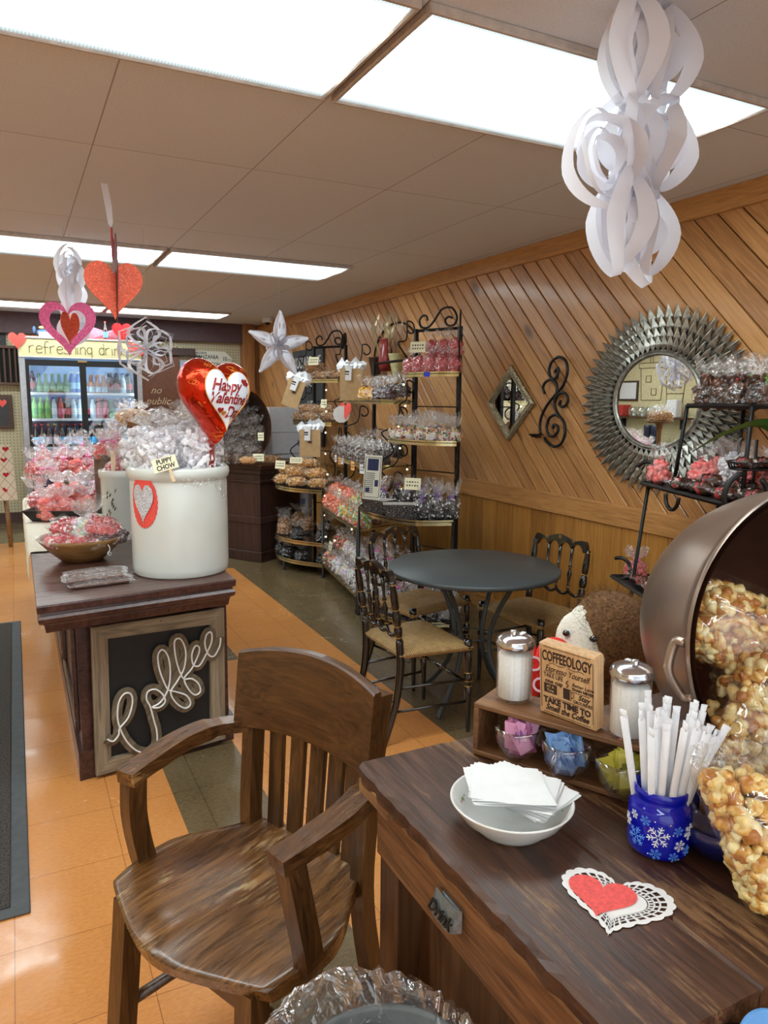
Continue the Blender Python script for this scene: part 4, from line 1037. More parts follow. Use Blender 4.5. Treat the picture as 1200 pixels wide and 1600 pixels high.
R1 = Rack('wire_rack', 'black wrought iron rack with brass-edged shelves nearest the round table', [A_, B_], arc([(1.99, 4.32), (1.93, 3.98), (2.02, 3.66), (2.24, 3.56)]), [(1.60, .20), (1.17, .50), (0.73, 1.0), (0.12, 1.0)], None, 1.90, [(1.99, 4.32, .73), (2.24, 3.56, .73)])
top_scroll(R1.t, A_, B_, 1.90); side_crest(R1.t, B_, (-.30, -.45), 1.90)
for (z0, z1, f0, f1) in ((1.60, 1.99, .2, .34), (1.17, 1.60, .5, .30), (.73, 1.17, 1.0, .62)):
    bracket(R1.t, A_, (1.99, 4.32), z0, z1, f0, f1); bracket(R1.t, B_, (2.24, 3.56), z0, z1, f0, f1)
R2 = Rack('wire_rack', 'wide middle black iron rack with brass-edged shelves along the wood wall', [(2.573, 5.307), (2.47, 4.46)], [(2.158, 5.373), (2.0, 4.37)], [(1.42, .60), (0.98, .80), (0.575, 1.0), (0.12, 1.0)], None, 1.72, [(2.158, 5.373, .575), (2.0, 4.37, .575)])
for (z0, z1, f0, f1) in ((.98, 1.42, .8, .6), (.575, .98, 1.0, .8)):
    bracket(R2.t, (2.573, 5.307), (2.158, 5.373), z0, z1, f0, f1); bracket(R2.t, (2.47, 4.46), (2.0, 4.37), z0, z1, f0, f1)
bracket(R2.t, (2.573, 5.307), (2.158, 5.373), 1.42, 1.90, .6, .5)
R3 = Rack('wire_rack', 'far corner black iron rack with curved shelves beside the dark cabinet', [(2.45, 6.3), (2.62, 5.98)], arc([(2.08, 6.22), (1.955, 5.95), (1.99, 5.66), (2.16, 5.40)]), [(1.59, .35), (1.23, .62), (0.70, 1.0), (0.27, 1.0), (0.10, 1.0)], None, 1.90, [(1.968, 5.782, .10), (2.175, 5.41, .70)])
top_scroll(R3.t, (2.45, 6.3), (2.62, 5.98), 1.90); side_crest(R3.t, (2.62, 5.98), (-.42, -.5), 1.90)
for (z0, z1, f0, f1) in ((1.59, 1.98, .35, .45), (1.23, 1.59, .62, .5), (.70, 1.23, 1.0, .7)):
    bracket(R3.t, (2.45, 6.3), (2.08, 6.22), z0, z1, f0, f1)
    bracket(R3.t, (2.62, 5.98), (2.16, 5.40), z0, z1, f0, f1)
def fill(R, z, f, rows, desc, shelf, rack, group, sc=1.0, name='candy_bag', lift=0.0, rot=None):
    """rows: list of (v, kinds list, u0, u1, dz)"""
    for ri, (v, kinds, u0, u1, dz) in enumerate(rows):
        rn = ['front', 'second', 'third', 'fourth'][ri] if len(rows) > 1 else 'front'
        for i, kn in enumerate(kinds):
            u = u0 + (u1 - u0) * (i / max(1, len(kinds) - 1)) if len(kinds) > 1 else (u0 + u1) / 2
            x, y = R.S(u, v, f)
            d_ = desc if isinstance(desc, str) else desc[kn]
            lab = '%s, %s %s, %s row, %s' % (d_, rack, shelf, rn, ordinal(i, len(kinds)))
            r_ = None
            if SPEC[kn][0] == 'pillow': r_ = (BR.uniform(-.1, .1), BR.uniform(-.1, .1), rot + BR.uniform(-.25, .25)) if rot is not None else None
            bag(kn, x, y, z + dz, lab, group, sc=sc, rot=r_)
fill(R1, 1.60, .2, [(.6, ['red_tall'] * 5, .02, .92, 0), (.15, ['red_tall'] * 3, .42, .92, .105)], 'clear bag of red candies', 'top shelf', 'near rack', 'red candy bags on the near rack', sc=1.08)
fill(R1, 1.17, .5, [(.78, ['mix_small'] * 7, .03, .97, 0), (.25, ['mix_small'] * 5, .1, .9, 0.02)], 'small bag of assorted candies', 'second shelf', 'near rack', 'assorted candy bags on the near rack', sc=.95)
fill(R1, 0.73, 1.0, [(.80, ['bw_tall'] * 3, .70, .97, 0), (.35, ['bw_tall'] * 5, .08, .95, 0), (.70, ['bw_tall'] * 2, .06, .22, 0)], 'bag of black and white candies', 'third shelf', 'near rack', 'black and white candy bags')
fill(R1, 0.12, 1.0, [(.85, ['white_big'] * 5, .05, .95, 0), (.5, ['white_big'] * 4, .1, .9, 0), (.75, ['white_big'] * 4, .12, .85, .15)], 'large bag of white sweets', 'bottom shelf', 'near rack', 'white sweets on the near rack', sc=1.15)
fill(R2, 1.42, .6, [(.7, ['gold', 'gold', 'gold', 'cherry', 'cherry', 'cherry'], .34, .95, 0), (.25, ['cherry', 'cherry', 'choc_cluster'], .6, .95, 0.03)], {'gold': 'bag of gold foil coins', 'cherry': 'bag of dark cherries', 'choc_cluster': 'bag of chocolate clusters'}, 'top shelf', 'middle rack', None, sc=1.0)
fill(R2, 0.98, .8, [(.88, ['choc_small'] * 8, .04, .96, 0), (.60, ['choc_small', 'choc_cluster', 'choc_small', 'choc_cluster', 'choc_small', 'choc_cluster', 'choc_small'], .06, .94, 0), (.30, ['choc_cluster'] * 5, .1, .9, .05)], {'choc_small': 'small bag of drizzled chocolates', 'choc_cluster': 'small bag of chocolate clusters'}, 'second shelf', 'middle rack', 'chocolate bags on the middle rack')
fill(R2, 0.575, 1.0, [(.88, ['orange', 'orange', 'orange', 'gummy', 'gummy', 'gummy', 'gummy'], .04, .96, 0), (.6, ['orange'] * 4 + ['gummy'] * 2, .08, .9, .01), (.75, ['orange'] * 3 + ['gummy'], .05, .70, .085)], {'orange': 'bag of orange slice candies', 'gummy': 'bag of colourful gummy slices'}, 'third shelf', 'middle rack', None, sc=1.08)
fill(R2, 0.12, 1.0, [(.88, ['mixbig', 'mixbig', 'pastel', 'pastel', 'pastel', 'pastel', 'white_big', 'white_big'], .04, .96, 0), (.6, ['mixbig', 'mixbig', 'pastel', 'pastel', 'pastel', 'pastel', 'white_big'], .08, .92, .06), (.7, ['mixbig', 'mixbig', 'pastel', 'pastel', 'pastel'], .06, .7, .14)], {'mixbig': 'bag of bright mixed candies', 'pastel': 'bag of pastel taffy', 'white_big': 'bag of white sweets'}, 'bottom shelf', 'middle rack', None, sc=1.05)
def pil(R, z, f, spots, desc, shelf, group):
    for i, (kn, u, v, dz, rz) in enumerate(spots):
        x, y = R.S(u, v, f)
        lab = '%s, far rack %s, %s %s' % (desc, shelf, 'upper layer' if dz > .03 else 'lower layer', ordinal(i, len(spots)) )
        bag(kn, x, y, z + dz, lab, group, rot=(0, 0, rz), sc=1.15)
pil(R3, 1.59, .35, [('nutbag', .15, .5, 0, -.6), ('nutbag', .55, .5, 0, -.9), ('nutbag', .9, .4, 0, -.7), ('nutbag', .3, .5, .065, -.5)], 'tan bag of coated nuts', 'top shelf', 'nut bags on the far rack')
pil(R3, 1.23, .62, [('nutbag', .1, .6, 0, -.5), ('nutbag', .5, .6, 0, -.8), ('nutbag', .85, .5, 0, -.7), ('nutbag', .3, .5, .065, -.5), ('nutbag', .7, .5, .065, -.5)], 'brown bag of nut mix', 'second shelf', 'nut mix on the far rack')
pil(R3, 0.70, 1.0, [('cornbag', .12, .8, 0, -.9), ('cornbag', .38, .82, 0, -.6), ('cornbag', .63, .82, 0, -.4), ('cornbag', .88, .8, 0, -.6), ('nutbag', .2, .45, 0, -.5), ('nutbag', .6, .45, 0, -.5), ('cornbag', .25, .7, .072, -.6), ('cornbag', .55, .72, .072, -.5), ('cornbag', .82, .7, .072, -.5), ('nutbag', .35, .5, .13, -.4), ('cornbag', .65, .6, .14, -.5)], 'golden bag of snack mix', 'third shelf', 'snack mix bags on the far rack')
fill(R3, 0.27, 1.0, [(.85, ['malt', 'malt', 'licorice', 'licorice'], .08, .95, 0), (.5, ['malt', 'malt', 'licorice'], .15, .85, 0.02)], {'malt': 'bag of brown malt balls', 'licorice': 'bag of black licorice'}, 'fourth shelf', 'far rack', None, sc=.95)
fill(R3, 0.10, 1.0, [(.88, ['malt', 'licorice', 'licorice', 'licorice', 'licorice'], .06, .95, 0)], {'malt': 'bag of brown malt balls', 'licorice': 'bag of black licorice'}, 'bottom shelf', 'far rack', None, sc=.82)

# --- small cards in and on the shelves ---
M_CARD = plain('cream_card', srgb(236, 230, 196), 0.7, noise_amt=0.02); M_CARDW = plain('white_card', srgb(228, 228, 230), 0.7, noise_amt=0.02); M_CARDO = plain('orange_card', srgb(240, 170, 96), 0.7, noise_amt=0.02); M_INK = plain('ink', srgb(40, 36, 36), 0.8)
def card(x, y, z, w, h, label, mat=None, rz=-0.5, tilt=-.2, text=None, group='price cards on the racks'):
    mb = MB().box((0, 0, h / 2), (w, 0.0015, h))
    F = frame_m((0, -0.0012, 0), (1, 0, 0), (0, 0, 1))
    rows = 2
    if text:
        for i, tx in enumerate(text): mb.text(tx, h * .30, F @ TR(0, h * (.72 - .34 * i), 0), mi=1, ext=.0001)
    else:
        rr = random.Random(int(x * 1000))
        for j in range(rows):
            for k in range(5): mb.box((-w * .32 + k * w * .16, -.0012, h * (.66 - .3 * j)), (w * .09, .0006, h * .14 * rr.uniform(.6, 1)), mi=1)
    return solo(mb, 'price_card', [mat or M_CARD, M_INK], label, 'card', (x, y, z), (tilt, 0, rz), group)
def on(R, u, f, out=0.012):
    x, y = R.S(u, 1, f); b = R.S(u, 0, f); d = Vector((x - b[0], y - b[1], 0)).normalized(); return x + d.x * out, y + d.y * out, atan2(d.x, -d.y)
for (R, u, f, z, w, h, mt, lb, tx) in ((R2, .10, .8, .945, .05, .055, M_CARDW, 'pale price tag on middle rack second shelf, far end', None), (R2, .22, .8, .935, .05, .055, M_CARDO, 'orange price tag on middle rack second shelf, left of two', None), (R2, .30, .8, .945, .045, .05, M_CARDW, 'white price tag beside the left orange tag', None), (R2, .60, .8, .925, .055, .065, M_CARDO, 'orange price tag on middle rack second shelf, right of two', None), (R2, .84, .8, .925, .06, .065, M_CARDW, 'white barcode tag on middle rack second shelf, near end', None)):
    x, y, a = on(R, u, f, .004); card(x, y, z, w, h, lb, mt, a, 0)
x, y, a = on(R1, .30, .2, .01); card(x, y, 1.735, .11, .07, 'cream sign on the red candy bags of the near rack', M_CARD, a + .1, -.1)
x, y, a = on(R1, .62, 1.0, -.12); card(x, y, .90, .10, .07, 'yellow card leaning among the black and white bags', M_CARD, a, -.2)
x, y, a = on(R2, .38, 1.0, -.03); card(x, y, .70, .05, .07, 'cream card standing in the orange slice bags', M_CARD, a, -.2)
x, y, a = on(R2, .05, 1.0, -.04); card(x, y, .235, .09, .07, 'cream card in the bright mixed candies, middle rack bottom', M_CARD, a, -.2)
x, y, a = on(R3, .35, 1.0, -.05); card(x, y, .84, .10, .07, 'cream sign among the golden snack mix bags, far rack', M_CARD, a + .2, -.2)
x, y, a = on(R3, .62, 1.0, -.12); card(x, y, .90, .11, .05, 'pale green sign above the golden snack mix bags', M_CARD, a + .2, -.2)
x, y, a = on(R3, .5, .35, .0); card(x, y, 1.72, .10, .07, 'cream sign on the far rack top nut bags', M_CARD, a + .1, -.2)
x, y, a = on(R3, .85, .62, -.04); card(x, y, 1.36, .05, .07, 'cream card on the far rack second shelf', M_CARD, a, -.2)
# blue sticker on the near rack's brass edge
x, y, a = on(R1, .48, .2, .004); solo(MB().box((0, 0, 0), (.05, .003, .03)), 'shelf_sticker', plain('blue_sticker', srgb(36, 70, 220), .4), 'blue sticker on the near rack top brass edge', 'sticker', (x, y, 1.593), (0, 0, a))
# info card hanging at the end of the middle rack
mb = MB().box((0, 0, -.13), (.105, .003, .27), mi=0); F = frame_m((0, -.002, 0), (1, 0, 0), (0, 0, 1))
for (a, b, c, d) in ((0, -.008, .09, .003), (0, -.252, .09, .003), (-.045, -.13, .003, .245), (.045, -.13, .003, .245)): mb.box((a, -.002, b), (c, .001, d), mi=2)
mb.box((0, -.002, -.052), (.066, .001, .072), mi=1)
mb.box((.026, -.002, -.165), (.022, .001, .04), mi=1); mb.box((-.026, -.002, -.207), (.024, .001, .026), mi=1)
for i in range(11):
    if i * .0125 < .14: mb.box((-.012 + (0 if i < 4 else -.006), -.002, -.105 - i * .0118), (.052, .0008, .004), mi=2)
solo(mb, 'info_card', [plain('off_white_card', srgb(224, 222, 206), .7, noise_amt=.02), plain('navy_print', srgb(40, 44, 84), .7), M_INK], 'white information card with navy pictures hung at the middle rack end', 'card', (1.93, 3.98, 1.09), (.03, .06, -.45))
# dark patterned loaf tins on the near rack
M_TIN = candy('patterned_tin', [srgb(34, 22, 24), srgb(30, 20, 22)], .5)
m, nt = newmat('scroll_print_paper'); v = coord(nt)
wv = nd(nt, 'ShaderNodeTexVoronoi', {'Vector': v, 'Scale': 75.0}, feature='DISTANCE_TO_EDGE').outputs[0]
finish(nt, nd(nt, 'ShaderNodeBsdfPrincipled', {'Base Color': ramp(nt, wv, [(0.010, (.6, .58, .56)), (0.03, srgb(34, 22, 24))]), 'Roughness': .5}).outputs[0]); M_SCROLLP = m
def loaf(x, y, rz, lab):
    mb = MB(); a, b = (.075, .045), (.095, .06); h = .085; v_ = []
    for (w, d, z) in ((*a, 0), (*b, h), (b[0] - .003, b[1] - .003, h), (a[0] - .003, a[1] - .003, .004)): v_ += [(-w, -d, z), (w, -d, z), (w, d, z), (-w, d, z)]
    f_ = [(3, 2, 1, 0)] + [(k * 4 + i, k * 4 + (i + 1) % 4, k * 4 + 4 + (i + 1) % 4, k * 4 + 4 + i) for k in range(3) for i in range(4)] + [(12, 13, 14, 15)]
    mb.add(v_[:8], f_[:5], mi=0); mb.add(v_[4:], [tuple(i - 4 for i in f) for f in f_[5:]], mi=1)
    solo(mb, 'loaf_tin', [M_SCROLLP, plain('tin_inside', srgb(190, 184, 176), .6)], lab, 'baking tin', (x, y, .731), (0, 0, rz))
loaf(2.02, 3.82, -.45, 'dark patterned paper loaf tin at the near rack shelf front'); loaf(2.00, 4.05, -1.2, 'second patterned paper loaf tin behind the first')
# brown paper gift bags
M_KRAFT = plain('kraft_paper', srgb(178, 146, 104), .85, noise_amt=.04); M_TISSUE = plain('white_tissue', srgb(226, 228, 232), .7, noise_amt=.03)
def gift_bag(x, y, z, rot, w, d, h, label, hole=True):
    t = thing('paper_bag', label, 'bag', (x, y, z), rot=rot)
    mb = MB(); mb.add([(-w, -d, 0), (w, -d, 0), (w, d, 0), (-w, d, 0), (-w, -d * .8, h), (w, -d * .8, h), (w, d * .8, h), (-w, d * .8, h), (-w * .9, 0, h * .5), (w, 0, h * .5)], [(3, 2, 1, 0), (0, 1, 5, 4), (1, 2, 6, 5), (2, 3, 7, 6), (3, 0, 4, 7)])
    mb.box((0, -d - .0006, h * .38), (w * 2, .001, .002))
    mb.build('bag_body', M_KRAFT, t)
    ts = MB(); rr = random.Random(int(x * 100))
    for k in range(5):
        a = rr.uniform(-.6, .6); cx = w * (k / 4 * 1.6 - .8); A = [(cx - .03, rr.uniform(-.02, .0), h * .9), (cx - .045, rr.uniform(-.03, .02), h + rr.uniform(.02, .06)), (cx, rr.uniform(-.02, .02), h + rr.uniform(.05, .10))]
        B = [(cx + .03, rr.uniform(.0, .02), h * .9), (cx + .05, rr.uniform(-.02, .02), h + rr.uniform(.02, .05)), (cx + .02, rr.uniform(-.02, .02), h + rr.uniform(.04, .08))]
        ts.strip(A, B, smooth=True); ts.ico((cx, 0, h + .01), .042, 1, sc=(1, .8, .9), jit=.15, smooth=False)
    ts.build('tissue_paper', M_TISSUE, t)
    if hole: MB().lathe([(0, 0), (.016, 0)], 16, frame_m((0, -d - .0012, h * .55), (1, 0, 0), (0, 0, 1)) @ Matrix.Diagonal((1, .55, 1, 1))).build('window_hole', plain('dark_hole', srgb(60, 40, 28), .8), t)
    mb = MB().box((-w * .35, -d - .004, h * .86), (.045, .001, .11), TR(ry=.05), mi=0); mb.box((-w * .35, -d - .005, h * .9), (.03, .001, .012), mi=1).box((-w * .35, -d - .005, h * .82), (.03, .001, .008), mi=1)
    mb.build('hang_tag', [M_CARDW, M_INK], t)
gift_bag(2.28, 5.10, 1.421, (0, 0, -.45), .085, .04, .235, 'brown paper bag with white tissue on middle rack top shelf', hole=False)
gift_bag(2.05, 5.36, 0.985, (0, 0, -.45), .08, .045, .21, 'brown paper bag hanging in front of the far rack third shelf')
gift_bag(1.90, 5.42, 1.37, (0, .33, -.35), .065, .045, .21, 'tilted brown paper bag hanging left of the far rack')
# doily and heart hanging from the middle rack
M_DOILY = plain('doily_paper', srgb(232, 230, 228), .8, noise_amt=.02); M_CORAL = plain('coral_paper', srgb(232, 84, 74), .6, noise_amt=.04)
t = thing('hanging_doily', 'white doily with red paper heart hanging from middle rack top shelf', 'decoration', (2.17, 4.98, 1.38), 0, rot=(0, 0, -.4))
MB().lathe([(0, 0), (.062, 0)], 24, frame_m((-.02, 0, -.06), (1, 0, 0), (0, 0, 1)), fn=lambda a, z: 1 + .03 * cos(14 * a)).build('doily', M_DOILY, t)
MB().poly(heart_pts(.10, .13), .002, frame_m((.01, -.004, -.04), (.5, -.3, 0), (0, 0, 1))).build('paper_heart', M_CORAL, t)
# string lights on the racks
t = thing('string_lights', 'string of tiny warm lights wound through the rack posts', 'lights', (0, 0, 0))
pts = []; rr = random.Random(2)
for i in range(40):
    u = i / 39
    if u < .4: p = (2.20 + rr.uniform(-.02, .02), 5.42 + rr.uniform(-.03, .03), 1.5 - u / .4 * 1.3)
    elif u < .6: p = (2.2 + (u - .4) * 1.0, 5.3 - (u - .4) * 4.2, .35 + .1 * sin(u * 30))
    else: p = (2.30 + rr.uniform(-.03, .05), 4.36 + rr.uniform(-.05, .04), .5 + (u - .6) / .4 * 1.1)
    pts.append(p)
MB().tube(catmull(pts, 3), .0015, 4).build('wire', plain('green_wire', srgb(40, 60, 40), .6), t)
em = plain('warm_bulb', (1.0, .85, .5), .3, emit=9.0)
for p in pts[::2]: MB().ico(p, .006, 1).build('bulb', em, t)

# --- dark display cabinet with copper kettle of bags, boxes behind ---
M_CABW = wood('dark_maroon_cabinet', srgb(36, 20, 17), srgb(58, 34, 29), srgb(78, 48, 40), axis='Z', rough=.45, scale=.8, bump=.15)
t = thing('display_cabinet', 'dark maroon panelled display cabinet holding the copper kettle', 'cabinet', (1.869, 6.112, 0), 0)
t.rotation_euler.z = atan2(6.467 - 6.112, 1.63 - 1.869) - pi      # local -x runs to the left face's far end
KW, KD = 0.62, 0.62
def lay(d0, z0, z1, nm, mat=M_CABW):
    MB().box((-KW / 2, KD / 2, (z0 + z1) / 2), (KW + 2 * d0, KD + 2 * d0, z1 - z0), bev=.004).build(nm, mat, t)
lay(-.012, 0, .86, 'cabinet_body'); lay(.004, 0, .09, 'plinth'); lay(.0, .34, .40, 'belt_moulding'); lay(.004, .70, .725, 'upper_moulding'); lay(.012, .78, .82, 'cornice'); lay(.024, .82, .85, 'cornice'); lay(.034, .85, .872, 'cabinet_top', wood('cabinet_top_wood', srgb(60, 34, 20), srgb(98, 60, 38), srgb(120, 78, 50), axis='X', rough=.4))
MCU = plain('worn_copper', srgb(134, 88, 66), .38, .85, .12, 9, .05)
MCUR = plain('bright_copper_rim', srgb(196, 124, 84), .3, .9)
def kettle(t, R, D, M, lip=.012, mats=(None, None), seg=48, handles=True):
    prof = [(R + lip, 0), (R + lip * 1.2, lip * .7), (R + lip, lip * 1.6), (R, lip * 2)] + [(R * sqrt(max(0, 1 - (k / 16) ** 2.6)), lip * 2 + (D - lip * 2) * (k / 16)) for k in range(1, 17)]
    mb = MB().lathe(prof, seg, M, cap=False); mb.build('kettle_body', mats[0], t)
    ins = [(max(0, r - .006), z - (.004 if z > .1 else 0)) for r, z in prof[3:]]
    MB().lathe([(R - .001, .004)] + ins, seg, M, cap=False).build('kettle_inside', mats[1], t)
t = thing('copper_kettle', 'round copper kettle on its side full of brown candy bags', 'kettle', (1.80, 6.38, 1.195), 0)
kettle(t, .315, .46, frame_m((0, 0, 0), (.93, .36, 0), (.0, .1, 1)) @ TR(rx=pi), lip=.010, mats=(MCUR, plain('kettle_dark_inside', srgb(84, 60, 48), .45, .6)))
bpts = [(-.15, -.25), (-.05, -.28), (.05, -.28), (.15, -.25), (-.22, -.16), (-.12, -.17), (-.02, -.18), (.08, -.18), (.18, -.16), (-.24, -.06), (-.14, -.07), (-.04, -.08), (.06, -.08), (.16, -.06), (.25, -.05), (-.18, .04), (-.08, .03), (.02, .02), (.12, .04), (.22, .05), (-.10, .12), (.02, .11), (.13, .13)]
Fk = frame_m((1.80, 6.38, 1.195), (.93, .36, 0), (0, .1, 1))
for i, (a, b_) in enumerate(bpts):
    lay_ = ['lowest', 'second', 'third', 'fourth', 'top'][min(4, int((b_ + .29) / .085))]
    p = Fk @ Vector((a, b_ - .02, -.05 - (b_ + .18) * .35))
    bag('pretzel' if i % 2 else 'choc_small', p.x, p.y, max(.873, p.z - .03), 'bag of brown candies inside the copper kettle, %s layer, %s' % (lay_, ['far left', 'left', 'centre left', 'centre right', 'right', 'far right'][min(5, int((a + .26) / .087))]), 'brown candy bags in the kettle', sc=1.1)
for i, (px, py) in enumerate(((1.62, 6.24), (1.70, 6.18), (1.78, 6.12), (1.54, 6.30))):
    bag('pretzel', px, py, .873, 'bag of brown candies in front of the kettle, %s' % ordinal([1, 2, 3, 0][i], 4), 'brown bags before the kettle', sc=.85)
bag('cornbag', 1.77, 6.10, .873, 'tan pillow bag of nuts on the dark cabinet front edge', None, rot=(0, 0, -.5), sc=.95)
bag('nutbag', 1.93, 6.17, .873, 'small tan nut bag at the dark cabinet right corner', None, rot=(0, 0, .6), sc=.8)
bag('nutbag', 2.03, 6.36, .873, 'upright tan bag of nuts behind the cabinet corner', None, rot=(pi / 2, 0, .2), sc=1.1)
x = card(1.845, 6.06, .90, .09, .065, 'cream sign at the dark cabinet corner by the nut bags', M_CARD, -.2, -.2)
x = card(1.83, 6.05, 1.05, .05, .07, 'small cream card leaning on bags inside the copper kettle', M_CARD, -.2, -.2); x.location = (1.90, 6.16, 1.07)
M_BOX = plain('white_carton', srgb(196, 198, 204), .8, noise_amt=.02); M_BOXP = plain('carton_print', srgb(170, 90, 90), .8)
def carton(x, y, z, w, d, h, rz, label, pr=True):
    t = thing('carton', label, 'box', (x, y, z), rz, 'white cartons stacked in the corner')
    MB().box((0, 0, h / 2), (w, d, h), bev=.003).build('carton_body', M_BOX, t)
    MB().box((0, 0, h + .0008), (w * .98, .05, .0016)).build('tape', plain('tape', srgb(206, 200, 180), .4), t)
    if pr: MB().box((w * .25, -d / 2 - .0008, h * .5), (w * .2, .0012, h * .3)).build('printed_mark', plain('carton_mark', srgb(120, 130, 170), .8), t)
stack = [(2.40, 6.95, 0, .42, .38, .22, .05), (2.40, 6.96, .222, .42, .38, .22, -.03), (2.41, 6.95, .444, .41, .38, .24, .04), (2.39, 6.95, .686, .43, .38, .22, -.04), (2.38, 6.94, .908, .40, .38, .20, .05), (2.40, 6.95, 1.11, .44, .38, .24, -.02)]
for i, s_ in enumerate(stack): carton(*s_, 'white cardboard carton behind the far rack, %s from the floor' % ORD[i])
for i, s_ in enumerate([(2.02, 7.1, 0, .36, .36, .3, .0), (2.02, 7.1, .302, .36, .36, .3, .06), (2.02, 7.1, .604, .36, .36, .3, -.05), (2.04, 7.1, .906, .36, .36, .36, .05)]): carton(*s_, 'white cardboard carton behind the copper kettle, %s from the floor' % ORD[i])
for i, s_ in enumerate([(2.36, 6.62, 0, .22, .2, .19, .05), (2.36, 6.62, .192, .22, .2, .19, -.08), (2.36, 6.62, .384, .22, .2, .17, .02)]): carton(*s_, 'small white printed carton under the far rack, %s from the floor' % ORD[i])
# ================= THINGS ON THE WORK TABLE =================
DZ = 0.7805
M_CRATE = wood('crate_wood', srgb(84, 52, 28), srgb(124, 84, 50), srgb(150, 106, 66), axis='X', rough=.6, scale=1.3, bump=.3)
t = thing('wooden_crate', 'low brown wooden crate with open front holding sugar cups on the work table', 'crate', (.716, 1.053, DZ), atan2(-.88, .474))
L_, D_, H_, T_ = .40, .092, .100, .010     # local x along the front, local y into the crate
MB().box((L_ / 2, D_ / 2, T_ / 2), (L_, D_, T_), bev=.002).build('bottom_board', M_CRATE, t)
MB().box((L_ / 2, D_ / 2, H_ - T_ / 2), (L_, D_, T_), bev=.002).build('top_board', M_CRATE, t)
MB().box((L_ / 2, D_ - T_ / 2, H_ / 2), (L_ - .002, T_, H_ - 2 * T_), bev=.001).build('back_board', M_CRATE, t)
for k in (T_ / 2, L_ - T_ / 2): MB().box((k, D_ / 2 - .005, H_ / 2), (T_, D_ - .011, H_ - 2 * T_), bev=.001).build('end_board', M_CRATE, t)
M_GL = glass_mat('clear_glass', base=.06, edge=.75); M_CHROME = plain('polished_chrome', srgb(200, 200, 205), .16, .95, .03)
M_SUGAR = plain('white_sugar', srgb(238, 238, 236), .9, noise_amt=.03, nscale=300)
def dispenser(x, y, z, rz, label):
    t = thing('sugar_dispenser', label, 'dispenser', (x, y, z), rz, 'sugar dispensers on the crate')
    flut = lambda a, q: 1 + .018 * cos(24 * a) * (1 if .012 < q < .098 else 0)
    MB().lathe([(.001, .003), (.030, .0), (.0335, .003), (.0335, .010), (.032, .014), (.032, .095), (.031, .102), (.0325, .106)], 96, fn=flut, cap=False).build('glass_jar', M_GL, t)
    MB().lathe([(0, .006), (.0295, .006), (.0295, .085), (.027, .088), (.012, .090), (0, .088)], 32).build('sugar', M_SUGAR, t)
    mb = MB().lathe([(.034, .100), (.0352, .103), (.0352, .109), (.0335, .111), (.0335, .113), (.031, .1165), (.024, .1205), (.012, .123), (0, .1235)], 48, cap=False)
    mb.build('lid', M_CHROME, t)
    MB().lathe([(.0065, .120), (.0065, .129), (.005, .131), (0, .131)], 16, TR(x=-.006), cap=False).build('spout_cap', M_CHROME, t)
    MB().box((0.008, -.008, .1226), (.022, .008, .0012), TR(rz=.3)).build('lid_sticker', M_CARDW, t)
dispenser(.792, 1.036, .8812, .2, 'glass sugar dispenser with chrome lid on the left end of the crate')
dispenser(.872, .832, .8812, 1.4, 'glass sugar dispenser with chrome lid on the crate behind the straws')
